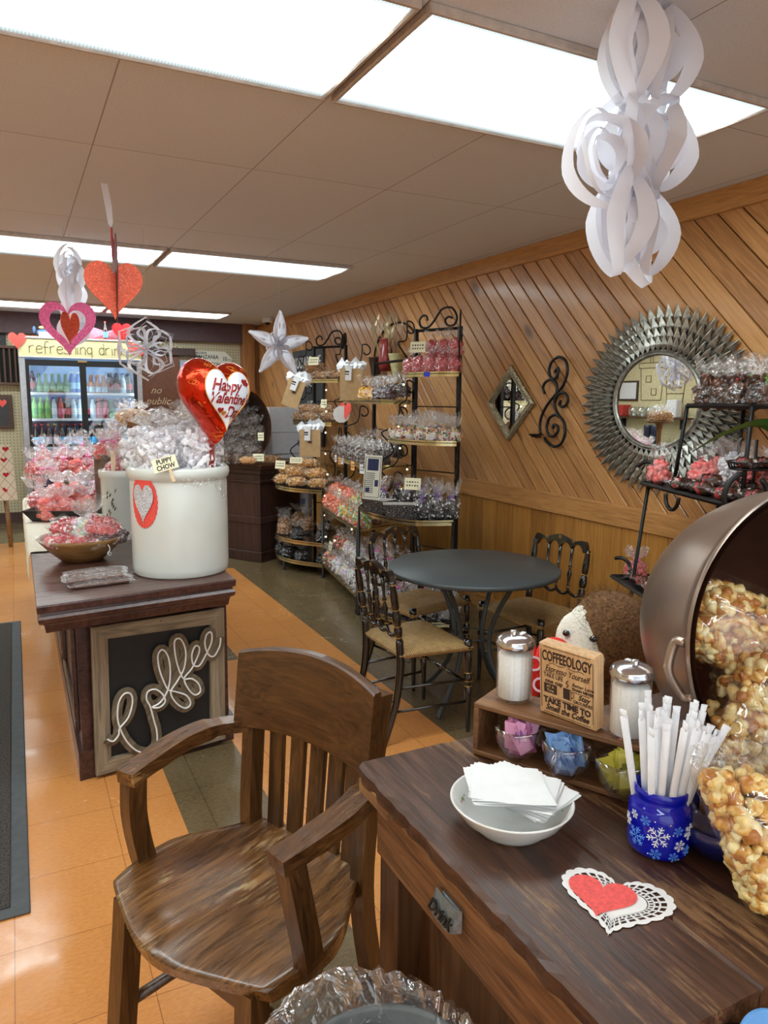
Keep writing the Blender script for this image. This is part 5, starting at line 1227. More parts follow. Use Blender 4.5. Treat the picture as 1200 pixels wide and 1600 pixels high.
# block sign
def coffeeology():
    t = thing('block_sign', 'square blond wood block sign reading COFFEEOLOGY on the crate', 'sign', (0, 0, 0))
    e = Vector((.829 - .799, .86 - .969, 0)).normalized()
    t.matrix_world = frame_m((.799, .969, .8812), e, Vector((.12 * -e.y * -1, .12 * e.x, 1)))   # local y is up the face
    w, h, d = .113, .132, .026
    # lies back slightly: text side is +z of this frame
    M_BL = wood('blond_wood', srgb(186, 140, 92), srgb(208, 166, 118), srgb(224, 186, 142), axis='Y', rough=.5, scale=1.6, bump=.1)
    MB().box((w / 2, h / 2, -d / 2), (w, h, d), bev=.003).build('block', M_BL, t)
    M_BURN = plain('burnt_lettering', srgb(58, 34, 20), .8, noise_amt=.02)
    mb = MB(); z = .0003
    T = lambda s, size, x, y, **k: mb.text(s, size, TR(x, y, z) @ Matrix.Diagonal((k.pop('w', 1), 1, 1, 1)), **k)
    T('COFFEEOLOGY', .026, w / 2, .1095, bold=.0006, sx=.54)
    T('Espresso Yourself', .0165, w / 2, .0875, shear=.35, sx=.72)
    T('TAKE LIFE', .0105, .030, .0745, sx=.85)
    T('one cup', .0110, .031, .0645, bold=.0002)
    T('Better Latte', .0085, .088, .0715, shear=.3)
    T('THAN NEVER', .0070, .088, .0635, bold=.0002)
    T('Stay', .0130, .090, .0515, shear=.3, bold=.0003)
    T('GROUNDED', .0085, .089, .0415, sx=.8)
    T('TAKE TIME TO', .0150, w / 2, .0280, bold=.0007, sx=.95)
    T('Smell the Coffee', .0155, w / 2, .0150, shear=.35, bold=.0004, sx=.82)
    mb.box((.024, .051, z), (.026, .017, .0006))                       # 'at a time' cartouche
    for x, y, a, b in ((w / 2, .1265, .092, .0008), (w / 2, .0055, .092, .0008), (.0055, h / 2, .0008, .108), (w - .0055, h / 2, .0008, .108), (.031, .0805, .04, .0006), (.085, .0585, .034, .0009), (w / 2, .0362, .07, .0007)): mb.box((x, y, z), (a, b, .0006))
    # coffee mug with steam
    mb.box((.057, .051, z), (.012, .018, .0006)); mb.tube([(.0655, .057, z), (.0705, .055, z), (.0700, .048, z), (.0650, .046, z)], .0007, 4)
    mb.tube([(.0505, .0605, z), (.0500, .0415, z), (.0655, .0415, z), (.0655, .0605, z), (.0505, .0605, z)], .0006, 4)
    mb.tube(catmull([(.056, .063, z), (.060, .067, z), (.056, .071, z), (.060, .076, z)], 4), .0009, 4)
    for sx in (-1, 1):
        mb.tube(catmull([(w / 2 + sx * .004, .0985, z), (w / 2 + sx * .015, .0965, z), (w / 2 + sx * .026, .0990, z), (w / 2 + sx * .034, .0965, z)], 4), .0006, 4)
    mb.build('burnt_lettering', M_BURN, t)
    lt = MB().text('AT A', .0068, TR(.024, .0545, .0008)).text('Time', .0068, TR(.024, .0475, .0008)); lt.build('cartouche_lettering', M_BL, t)
coffeeology()
# glass cups of sweetener packets
def packets(t, col, n, seed, band_c):
    rr = random.Random(seed)
    for i in range(n):
        a = rr.uniform(0, 6.28); q = rr.uniform(0, .019)
        Mx = TR(q * cos(a), q * sin(a), .036 + rr.uniform(-.004, .010), rr.uniform(-.35, .35), rr.uniform(-.5, .5), rr.uniform(-3, 3))
        mb = MB().add([(-.012, -.001, -.024), (.012, .001, -.024), (.012, -.001, .024), (-.012, .001, .024), (-.009, .003, 0), (.009, .003, 0)], [(0, 1, 5, 4), (4, 5, 2, 3), (0, 4, 3), (1, 2, 5)], Mx, 0)
        mb.box((0, -.0016, .006), (.015, .0008, .008), Mx, mi=1)
        mb.build('sweetener_packet', [col[i % 2], band_c], t)
def cup(x, y, label, col, bandc, rz, seed, rim_d=0.0):
    t = thing('glass_cup', label, 'cup', (x, y, DZ + .0105), rz, 'glass cups of sweetener')
    MB().lathe([(0, .001), (.018, .001), (.020, .004), (.024, .008), (.033, .022), (.0375, .040), (.038, .056), (.0365, .0565), (.035, .040), (.031, .024), (.022, .011), (0, .009)], 40, cap=False).build('bowl', M_GL, t)
    MB().tube(catmull([(-.036, 0, .050), (-.052, 0, .050), (-.058, 0, .038), (-.050, 0, .024), (-.034, 0, .024)], 5), .0035, 8).build('handle', M_GL, t)
    packets(t, col, 22, seed, bandc); t.scale = (1.12, 1.12, 1.12)
P_PK, P_BL, P_YL = (plain('pink_paper_light', srgb(244, 178, 214), .6, noise_amt=.03), plain('pink_paper', srgb(224, 132, 184), .6, noise_amt=.03)), (plain('pale_blue_paper', srgb(166, 198, 236), .6, noise_amt=.03), plain('light_blue_paper', srgb(126, 166, 218), .6, noise_amt=.03)), (plain('yellow_paper', srgb(228, 220, 110), .6, noise_amt=.03), plain('deep_yellow_paper', srgb(206, 196, 74), .6, noise_amt=.03))
cup(.768, .987, 'glass cup of pink sweetener packets in the crate', P_PK, plain('purple_print', srgb(150, 90, 180), .6), 2.6, 1)
cup(.806, .902, 'glass cup of light blue sweetener packets in the crate', P_BL, plain('blue_print', srgb(50, 90, 190), .6), .5, 2)
cup(.845, .815, 'glass cup of yellow sweetener packets in the crate', P_YL, plain('olive_print', srgb(120, 120, 40), .6), 2.5, 3)
# bowl with napkins
M_CHINA = plain('white_china', srgb(232, 232, 228), .18, noise_amt=.02, coat=.5)
t = thing('china_bowl', 'shallow white china bowl with leaf pattern holding napkins', 'bowl', (.642, .835, DZ), .3)
MB().lathe([(0, .004), (.048, .004), (.05, 0), (.054, 0), (.056, .004), (.078, .022), (.092, .043), (.0935, .045), (.092, .0465), (.089, .045), (.074, .026), (.05, .010), (0, .008)], 64, cap=False).build('bowl', M_CHINA, t)
lf = MB(); rr = random.Random(4)
M_LEAFP = plain('painted_leaf', srgb(140, 158, 96), .4); M_ROSE = plain('painted_rose', srgb(206, 110, 100), .4)
for k in range(9):
    a = radians(60 + k * 40) + .3; r0 = .081 + .004 * (k % 2)
    for dk, s in ((0, 1), (.13, .8), (-.13, .7)):
        al = a + dk; zz = .0355 + .002; u = Vector((cos(al), sin(al), .95)).normalized(); tn = Vector((-sin(al), cos(al), 0))
        M = frame_m((.0805 * cos(al), .0805 * sin(al), .0345), tn, u)
        lf.lathe([(0, .0009), (.0065 * s, .0009)], 8, M @ Matrix.Diagonal((1, 1.8, 1, 1)), mi=0 if dk <= 0 else (1 if k % 2 else 0))
lf.build('painted_pattern', [M_LEAFP, M_ROSE], t)
M_NAP = plain('napkin_paper', srgb(236, 238, 238), .85, noise_amt=.015)
BT = random.Random(8)
nb = [(-.012, -.008, .022, 0.05), (-.008, -.005, .0235, .0)]
for i in range(14):
    k = i / 13
    x, y, rz = .636 + .030 * k, .838 - .006 * k, radians(-25) - k * .85
    mb = MB(); w = .060; n = 6; V = []
    for a in range(n + 1):
        for b_ in range(n + 1):
            u, v_ = a / n * 2 - 1, b_ / n * 2 - 1
            V.append((u * w, v_ * w, .003 * sin(u * 2 + i) + .002 * v_ * v_ + BT.uniform(-.0004, .0004)))
    F = [(a * (n + 1) + b_, (a + 1) * (n + 1) + b_, (a + 1) * (n + 1) + b_ + 1, a * (n + 1) + b_ + 1) for a in range(n) for b_ in range(n)]
    m_ = len(V); mb.add(V + [(p[0] * .995, p[1] * .995, p[2] - .0013) for p in V], F + [tuple(j + m_ for j in f[::-1]) for f in F], smooth=True)
    solo(mb, 'napkin', M_NAP, 'folded white napkin fanned in the china bowl', 'napkin', (x, y, DZ + .0625 - i * .0010), (radians(-3), radians(4), rz), 'napkins in the china bowl')
# blue snowflake jar of straws
m, nt = newmat('cobalt_glass')
lw = nd(nt, 'ShaderNodeLayerWeight', {'Blend': .4}).outputs['Facing']
g1 = nd(nt, 'ShaderNodeBsdfPrincipled', {'Base Color': (*srgb(10, 24, 190), 1), 'Roughness': .06, 'Coat Weight': 1.0, 'Subsurface Weight': .0, 'Transmission Weight': 0.0, 'IOR': 1.5})
tr_ = nd(nt, 'ShaderNodeBsdfTransparent', {'Color': (.05, .12, .92, 1)})
finish(nt, nd(nt, 'ShaderNodeMixShader', {0: .35, 1: g1.outputs[0], 2: tr_.outputs[0]}).outputs[0]); M_COB = m
JX, JY = .803, .697
t = thing('straw_jar', 'cobalt blue glass jar with white snowflakes holding paper straws', 'jar', (JX, JY, DZ), 0)
jr = [(0, .002), (.036, .002), (.0425, .005), (.044, .012), (.044, .066), (.041, .074), (.037, .079), (.0365, .084), (.038, .086), (.038, .096), (.0365, .098)]
MB().lathe(jr, 56, cap=False).build('jar_body', M_COB, t)
MB().lathe([(.040, .0725), (.0405, .074), (.039, .0757)], 56, cap=False).build('neck_ring', M_COB, t)
def flake(mb, ang, z, R, mi):
    M = frame_m((.0444 * cos(ang), .0444 * sin(ang), z), (-sin(ang), cos(ang), 0), (0, 0, 1))
    def wrap(p): # keep the print on the curved wall
        th = p[0] / .0446; return (.0446 * cos(ang + th), .0446 * sin(ang + th), z + p[1])
    for k in range(6):
        a = k * pi / 3 + .26; d = (cos(a), sin(a))
        mb.tube([wrap((d[0] * R * q, d[1] * R * q)) for q in (.12, .4, .7, 1)], R * .055, 4, mi=mi, smooth=False)
        for q, l in ((.42, .30), (.68, .30)):
            for s in (-1, 1):
                b_ = a + s * .95; mb.tube([wrap((d[0] * R * q, d[1] * R * q)), wrap((d[0] * R * q + cos(b_) * R * l, d[1] * R * q + sin(b_) * R * l))], R * .05, 4, mi=mi, smooth=False)
mb = MB(); c0 = atan2(-JY, -JX)
for da, z, R, mi in ((.0, .040, .0165, 0), (-.72, .030, .0145, 1), (-.05, .014, .0085, 1), (.50, .012, .0075, 1), (-.42, .059, .008, 1), (.70, .028, .009, 0), (-.85, .060, .007, 0), (.62, .05, .008, 1), (-1.2, .045, .01, 0), (1.1, .045, .012, 0), (1.0, .018, .008, 1), (2.2, .04, .014, 0), (3.2, .035, .014, 1), (4.2, .04, .014, 0)): flake(mb, c0 + da, z, R, mi)
for da, z in ((-.12, .062), (.35, .06), (-.28, .012), (.45, .045), (.68, .008), (-.3, .045)): mb.ico((.0446 * cos(c0 + da), .0446 * sin(c0 + da), z), .0011, 1, mi=0)
mb.build('snowflake_print', [M_WHITE, plain('pale_blue_print', srgb(90, 150, 236), .5)], t)
M_STRAW = plain('paper_straw_sleeve', srgb(236, 236, 240), .7, noise_amt=.02)
rr = random.Random(21)
for i in range(30):
    a = rr.uniform(0, 2 * pi); q = sqrt(rr.random()); bx, by = .026 * q * cos(a), .026 * q * sin(a)
    lean = .030 if i > 4 else .055
    tx_, ty_ = bx * 1.25 + lean * q * cos(a) * 1.0 + .004, by * 1.25 + lean * q * sin(a)
    if i < 5: tx_, ty_ = .045 + i * .006, -.030 - i * .004
    h = .205 + rr.uniform(-.012, .012) - (.02 if i < 5 else 0)
    mb = MB(); p0 = Vector((bx * .9, by * .9, .008)); p1 = Vector((tx_, ty_, h))
    mb.tube([p0, p0.lerp(p1, .5), p0.lerp(p1, .95)], .0052, 8, flat=.7); mb.tube([p0.lerp(p1, .945), p0.lerp(p1, .96), p0.lerp(p1, 1.0)], [.0052, .0056, .0062], 8, flat=.35, up=(cos(i), sin(i), 0))
    pass
    solo(mb, 'paper_straw', M_STRAW, 'white paper-wrapped straw standing in the blue snowflake jar', 'straw', (JX, JY, DZ), (0, 0, 0), 'wrapped straws in the blue jar')
# doily hearts on the table top
def lace_heart(w, h, name_mat):
    n = 120; base = [Vector((p[0], p[1], 0)) for p in heart_pts(w, h, n)]
    mb = MB(); out = []
    for i, p in enumerate(base):
        d = p.normalized() * (.0035 * abs(sin(i * pi / 4)) + .001); out.append(p + d)
    prev = out
    for k, s in enumerate((.945, .90)):      # scalloped rim
        nx = [p * s for p in base]; mb.strip(prev, nx, closed=True, smooth=False); prev = nx
    # lace field: bars leaving holes
    rings = [(.90, .86), (.80, .765), (.70, .665), (.60, .56)]
    for a, b_ in rings[1:]: mb.strip([p * a for p in base], [p * b_ for p in base], closed=True, smooth=False)
    for (a, b_), k in zip(((.90, .80), (.78, .70), (.68, .60)), (3, 3, 2)):
        for i in range(0, n, k):
            j = (i + 1) % n; p, q = base[i], base[j]
            o_ = (n + i + (1 if k == 3 else 1)) % n
            mb.add([p * a, q * a, q * b_, p * b_], [(0, 1, 2, 3)])
    mb.add([p * .58 for p in base] + [Vector((0, 0, 0))], [(i, (i + 1) % n, n) for i in range(n)])
    return mb
t = thing('heart_doily', 'white lace heart doily with red paper heart lying on the work table', 'doily', (.655, .630, DZ + .0008), radians(-51))
lace_heart(.138, .118, None).build('lace', M_DOILY, t)
MB().poly([(x - .018, y + .004) for x, y in heart_pts(.088, .078)], .0009, TR(z=.0006)).build('paper_heart', plain('coral_tissue', srgb(232, 88, 84), .7, noise_amt=.08, nscale=180), t)
# navy bowl behind the popcorn bag
solo(MB().lathe([(0, 0), (.04, 0), (.045, .003), (.066, .03), (.07, .05), (.067, .05), (.062, .03), (.04, .007), (0, .006)], 48, cap=False), 'navy_bowl', plain('navy_glaze', srgb(22, 28, 90), .15, coat=.6), 'dark navy bowl beside the straw jar behind the popcorn bag', 'bowl', (.885, .655, DZ))
# ---- copper kettle of caramel corn ----
psi, tl = radians(20), .15
ax_ = Vector((sin(psi) * cos(tl), cos(psi) * cos(tl), -sin(tl))); xx = Vector((cos(psi), -sin(psi), 0)); xx = -xx; yy = ax_.cross(xx)
KM = Matrix((xx, yy, ax_)).transposed().to_4x4(); KM.translation = (1.151, .658, 1.047)
M_KET = plain('brown_copper_patina', srgb(150, 130, 116), .30, .75, .10, 6, .08)
M_KETIN = plain('copper_inside', srgb(136, 92, 74), .42, .6, .12, 8)
t = thing('popcorn_kettle', 'large old copper kettle on its side filled with caramel corn bags', 'kettle'); t.matrix_world = KM
kettle(t, .255, .42, Matrix.Identity(4), lip=.010, mats=(M_KET, M_KETIN), seg=96)
for a0 in (radians(-8), radians(172)):
    c, s = cos(a0), sin(a0)
    pts = [(.262 * cos(a0 + d), .262 * sin(a0 + d), z) for d, z in ((-.17, .018), (-.17, .034), (-.10, .040), (0, .042), (.10, .040), (.17, .034), (.17, .018))]
    MB().tube(catmull([(p[0] * (1.0 + .07 * (1 - abs(i - 3) / 3)), p[1] * (1.0 + .07 * (1 - abs(i - 3) / 3)), p[2]) for i, p in enumerate(pts)], 5), .008, 8).build('handle', M_KET, t)
# popcorn
m, nt = newmat('caramel_corn')
g = nd(nt, 'ShaderNodeNewGeometry').outputs['Random Per Island']
nz = nd(nt, 'ShaderNodeTexNoise', {'Vector': coord(nt), 'Scale': 55.0, 'Detail': 4.0, 'Distortion': .6}).outputs[0]
f = mathn(nt, 'ADD', mathn(nt, 'MULTIPLY', nz, 1.1), mathn(nt, 'MULTIPLY', mathn(nt, 'SUBTRACT', g, .62), .55))
col = ramp(nt, f, [(.22, srgb(242, 226, 172)), (.42, srgb(236, 206, 134)), (.56, srgb(216, 162, 78)), (.72, srgb(178, 110, 42))])
bp = nd(nt, 'ShaderNodeBump', {'Height': nz, 'Strength': .4, 'Distance': .003})
finish(nt, nd(nt, 'ShaderNodeBsdfPrincipled', {'Base Color': col, 'Roughness': .38, 'Normal': bp.outputs[0], 'Coat Weight': .3}).outputs[0]); M_POP = m
def popcorn_piece(mb, p, s, rnd):
    R = Euler((rnd.uniform(0, 6), rnd.uniform(0, 6), rnd.uniform(0, 6))).to_matrix().to_4x4(); M = Matrix.Translation(p) @ R
    # one bumpy lobed shell so that each piece is one island
    V, F = ICO[2]; C = [Vector((rnd.uniform(-1, 1), rnd.uniform(-1, 1), rnd.uniform(-1, 1))).normalized() for _ in range(8)]
    vs = []
    for v in V:
        q = Vector(v); d = max(c.dot(q) for c in C); r = s * (.60 + .46 * max(0, d) ** 6)
        vs.append(tuple(q * r))
    mb.add(vs, F, M, smooth=True)
def pop_contents(lx, ly, lz, n, seed, s=.0125, taper=0):
    rnd = random.Random(seed); mb = MB(); e = lambda w: (abs(w) ** (.42 if taper else .55)) * (1 if w > 0 else -1)
    for k in range(n):
        th = rnd.uniform(0, 2 * pi); cz = rnd.uniform(-1, 1); q = rnd.uniform(.86, 1.0); rr_ = sqrt(1 - cz * cz)
        x, y, z = e(rr_ * cos(th)) * (lx * .47 - s) * q, e(rr_ * sin(th)) * (ly * .47 - s) * q, lz / 2 + e(cz) * (lz * .48 - s) * q
        if taper:
            v_ = rnd.uniform(-1, 1); y = v_ * (ly * .49 - s); tt = (1 - abs(v_) ** 4) ** .5; f_ = lambda w: (abs(w) ** .6) * (1 if w > 0 else -1)
            x, z = f_(cos(th)) * (lx * .47 - s) * (1 + taper * (y / ly)), lz / 2 + f_(sin(th)) * (lz * .48 - s) * tt * q
        popcorn_piece(mb, (x, y, z), s * rnd.uniform(.8, 1.25), rnd)
    mb.ico((0, ly * .08 if taper else 0, lz / 2), 1, 2, sc=(lx * .38 * (1 - abs(taper) * .2), ly * .32, lz * .30))
    return mb
M_FILMPOP = film_mat('popcorn_wrap', haze=.015, edge=.22, scale=9, gloss=.3, rough=.06)
def smooth_pillow(lx, ly, lz, seed, taper=0):
    rnd = random.Random(seed); mb = MB(); n = 40; m_ = 26; vs = []
    nzf = lambda p, k: noise.noise(Vector(p) * k + Vector((seed, 0, 0)))
    for j in range(m_):
        v_ = j / (m_ - 1) * 2 - 1; y = v_ * ly * .5
        t_ = max(.02, (1 - abs(v_) ** 3.2)) ** .55
        for i in range(n):
            a = 2 * pi * i / n; c, s_ = cos(a), sin(a)
            x = lx / 2 * (abs(c) ** .75) * (1 if c > 0 else -1); z = lz / 2 * t_ * (abs(s_) ** .75) * (1 if s_ > 0 else -1) + lz / 2
            if taper: x *= 1 + taper * (y / ly)
            k = nzf((x, y, z), 22) * .012 + abs(nzf((x, y, z), 45)) * .006
            vs.append((x * (1 + k * 3), y * (1.0 + k), z + k * (1 if s_ > 0 else -1)))
    fs = [(j * n + i, j * n + (i + 1) % n, (j + 1) * n + (i + 1) % n, (j + 1) * n + i) for j in range(m_ - 1) for i in range(n)]
    return mb.add(vs, fs + [tuple(range(n))[::-1], tuple((m_ - 1) * n + i for i in range(n))], smooth=True)
PF = [smooth_pillow(.235, .165, .115, k).mesh('wrap', M_FILMPOP) for k in (1, 2)]; PC = [pop_contents(.232, .162, .112, 420, k + 40).mesh('contents', M_POP) for k in (1, 2)]
def popbag(M, k, label):
    o = bpy.data.objects.new('popcorn_bag', PF[k]); COL.objects.link(o); o.matrix_world = M
    tag(o, label, 'bag', 'caramel corn bags in the kettle'); c = bpy.data.objects.new('popcorn', PC[k]); COL.objects.link(c); c.parent = o; c['kind'] = 'stuff'
for i, (x, y, z, rz, tx_, lb) in enumerate(((-.135, -.115, .045, -1.1, .1, 'lower left in the copper kettle'), (.02, -.175, .035, .25, .25, 'lowest in the copper kettle'), (.13, -.10, .05, .6, .1, 'lower right in the copper kettle'), (-.12, .01, .10, .35, -.1, 'upper left in the copper kettle'), (.04, .0, .08, -.2, -.1, 'upper middle in the copper kettle'), (.17, .06, .10, .4, -.2, 'topmost in the copper kettle'), (-.03, -.09, .16, 0, 0, 'behind the front ones in the copper kettle'))):
    popbag(KM @ TR(-x, y, z, tx_, pi, rz) @ TR(z=-.05), i % 2, 'clear bag of caramel corn %s' % lb)
# the bag in front
o = smooth_pillow(.215, .185, .10, 5, taper=.55).build('popcorn_bag', M_FILMPOP); tag(o, 'clear bag of caramel corn standing on the work table at the right', 'bag')
o.matrix_world = frame_m((.872, .535, DZ + .094), (.93, -.36, 0), (.16, .30, 1)) @ TR(z=-.05)
c = pop_contents(.228, .190, .104, 620, 77, taper=.55).build('popcorn', M_POP, o); c['kind'] = 'stuff'; c.location = (0, -.002, .0)
tp = MB(); A = []; B = []; rr = random.Random(9)
for i in range(26):
    u = i / 25 * 2 - 1; A.append((u * .14, .085, .05 + .01 * sin(i * 2.1))); B.append((u * .135 + rr.uniform(-.004, .004), .115 + rr.uniform(-.008, .008) + .012 * (1 - abs(u)), .05 + .018 * sin(i * 1.7)))
tp.strip(A, B, smooth=False).build('bag_top', M_FILM, o)
# leaf of a potted plant standing beyond the frame, behind the kettle
t = thing('potted_plant', 'long arching green leaf of a potted plant above the kettle', 'plant', (1.56, 1.02, DZ))
MB().lathe([(0, 0), (.04, 0), (.055, .09), (.058, .09), (.058, .1), (.05, .1), (.05, .085), (0, .085)], 24, cap=False).build('pot', plain('terracotta', srgb(170, 100, 70), .7), t)
M_LEAF = plain('green_leaf', srgb(50, 92, 34), .4, noise_amt=.2, nscale=12)
def leaf(pts, w, name):
    P_ = catmull(pts, 8); A = []; B = []; C_ = []; n = len(P_)
    for i, p in enumerate(P_):
        tg = (P_[min(i + 1, n - 1)] - P_[max(i - 1, 0)]).normalized(); s = tg.cross(Vector((.45, .5, .75))).normalized()
        u = i / (n - 1); q = w * (sin(pi * min(.999, .12 + u * .88)) ** .7)
        A.append(p - s * q); B.append(p + s * q); C_.append(p - Vector((0, 0, q * .25)))
    return MB().strip(A, C_).strip(C_, B).build(name, M_LEAF, t)
leaf([(0, 0, .08), (.09, .06, .30), (.15, .14, .50), (.13, .17, .575), (.06, .18, .595), (-.06, .18, .568), (-.165, .18, .525)], .021, 'leaf')
leaf([(0, 0, .08), (.10, -.03, .25), (.22, -.08, .36), (.34, -.14, .32)], .02, 'leaf'); leaf([(0, 0, .08), (.06, .10, .22), (.10, .22, .30), (.14, .34, .24)], .02, 'leaf')
# round blue badge with white paw print at the near table edge
t = thing('blue_badge', 'round blue badge with white marks at the near edge of the work table', 'badge', (0, 0, 0))
t.matrix_world = frame_m((.672, .425, .752), (.92, -.38, 0), (.2, .45, 1))
MB().lathe([(0, 0), (.030, 0), (.033, .003), (.031, .006), (.028, .005), (0, .006)], 40).build('badge_disc', plain('sky_blue_enamel', srgb(88, 150, 214), .35), t)
mb = MB()
for a, b_, r_ in ((-.007, .012, .0055), (.006, .012, .0055), (.0, -.004, .008)): mb.lathe([(0, .0064), (r_, .0064)], 16, TR(a, b_) @ Matrix.Diagonal((.7, 1.2, 1, 1)))
mb.build('white_marks', M_WHITE, t)
MB().box((.03, -.03, -.012), (.16, .09, .016), bev=.006).build('black_strap', plain('black_cloth', srgb(24, 24, 26), .9, bump=.5), t)

# --- bin with clear liner ---
t = thing('waste_bin', 'grey waste bin with crinkled clear plastic liner by the armchair', 'bin', (.405, .775, 0))
MB().lathe([(0, .004), (.105, .004), (.108, 0), (.135, .478), (.141, .482), (.141, .490), (.135, .492), (.131, .486), (.103, .01), (0, .01)], 56, cap=False).build('bin_body', plain('grey_plastic_bin', srgb(104, 108, 108), .45), t)
rr = random.Random(3); n = 90; prof = [(.10, .05), (.118, .25), (.124, .40), (.130, .47), (.136, .500), (.150, .512), (.170, .495), (.182, .45), (.180, .38), (.176, .30), (.178, .25)]
V = []
for j, (r, z) in enumerate(prof):
    for i in range(n):
        a = 2 * pi * i / n; wv = sin(a * 7 + j * .5) * .3 + sin(a * 17 + j) * .25 + rr.uniform(-.5, .5)
        out = 0 if j < 3 else 1
        lift = .030 * max(0, cos(a - radians(118))) ** 1.0 * (j >= 4) 
        V.append(((r + out * .008 * wv + lift * .7) * cos(a), (r + out * .008 * wv + lift * .7) * sin(a), z + out * .010 * rr.uniform(-.6, .6) + lift * (1 if j in (4, 5, 6) else .5)))
F = [(j * n + i, j * n + (i + 1) % n, (j + 1) * n + (i + 1) % n, (j + 1) * n + i) for j in range(len(prof) - 1) for i in range(n)]
M_LINER = film_mat('bin_liner', haze=.07, edge=.5, scale=14, gloss=.8, rough=.08)
MB().add(V, F, smooth=False).build('liner', M_LINER, t)
# ================= THINGS ON THE ISLAND =================
IZ = .734
M_STONE = plain('cream_stoneware', srgb(206, 208, 202), .22, noise_amt=.02, nscale=5, coat=.4)
CX, CY = .575, 2.975
t = thing('stoneware_crock', 'large cream stoneware crock on the island corner', 'crock', (CX, CY, IZ))
MB().lathe([(0, .004), (.176, .004), (.182, 0), (.186, .006), (.188, .03), (.189, .20), (.188, .365), (.186, .372), (.1875, .376), (.196, .386), (.199, .402), (.197, .418), (.190, .426), (.182, .424), (.176, .41), (.174, .38), (.172, .02), (0, .02)], 80, cap=False).build('crock_body', M_STONE, t)
MB().lathe([(0, .40), (.175, .40)], 32).build('inner_board', M_CARDW, t)
def wrap_patch(pts, ang, z, r, thick=.0015):
    """flat outline bent round the crock"""
    n = len(pts); vs = []
    for rr_ in (r, r + thick):
        vs += [(rr_ * cos(ang + x / r), rr_ * sin(ang + x / r), z + y) for x, y in pts] + [(rr_ * cos(ang), rr_ * sin(ang), z)]
    fs = []
    for i in range(n):
        j = (i + 1) % n; fs += [(i, j, n)[::-1], (n + 1 + i, n + 1 + j, 2 * n + 1), (i, j, n + 1 + j, n + 1 + i)]
    return MB().add(vs, fs, smooth=False)
d = thing('red_doily', 'red scalloped doily with silver heart stuck on the cream crock', 'doily', (CX, CY, IZ))
sc_pts = [((.057 + .003 * abs(cos(14 * a))) * cos(a), (.088 + .004 * abs(cos(14 * a))) * sin(a)) for a in [k * pi / 60 for k in range(120)]]
wrap_patch([(-x * 1.1, y * 1.12) for x, y in sc_pts], radians(215), .300, .1905).build('doily_disc', plain('red_doily_paper', srgb(226, 76, 66), .7, noise_amt=.06, nscale=150), d)
wrap_patch([(x, y) for x, y in heart_pts(.100, .150, 60)][::-1], radians(215), .290, .1935).build('silver_heart', plain('silver_lace', srgb(196, 196, 204), .5, .2, .35, 260), d)
for i, (x, y, s, rz) in enumerate(((-.085, -.06, .80, 0), (.075, -.065, .82, 1), (-.12, .06, .8, 2), (.0, .01, .9, 3), (.09, .08, .95, 4), (-.02, .12, .85, 5))):
    bag('puppy', CX + x, CY + y, IZ + .401, 'clear bag of white powdered snack in the crock, %s' % ['front left', 'front right', 'back left', 'middle', 'back right', 'rear'][i], 'white snack bags in the crock', rz=rz, sc=s, var=i % 2)
t = thing('snack_sign', 'small cream sign reading PUPPY CHOW on a stick in the crock', 'sign', (.50, 2.775, 1.140), rot=(radians(-8), radians(-14), radians(6))); t.scale = (.8, .8, .8)
MB().box((0, 0, .055), (.115, .002, .062)).build('sign_card', M_CARD, t)
F = frame_m((0, -.0015, .055), (1, 0, 0), (0, 0, 1)); MB().text('PUPPY', .031, F @ TR(0, .013, 0), bold=.0008, sx=.85).text('CHOW', .031, F @ TR(0, -.015, 0), bold=.0008, sx=.85).build('sign_lettering', M_INK, t)
MB().box((.015, .002, 0), (.016, .002, .07)).build('stick', plain('craft_stick', srgb(222, 196, 160), .7), t)
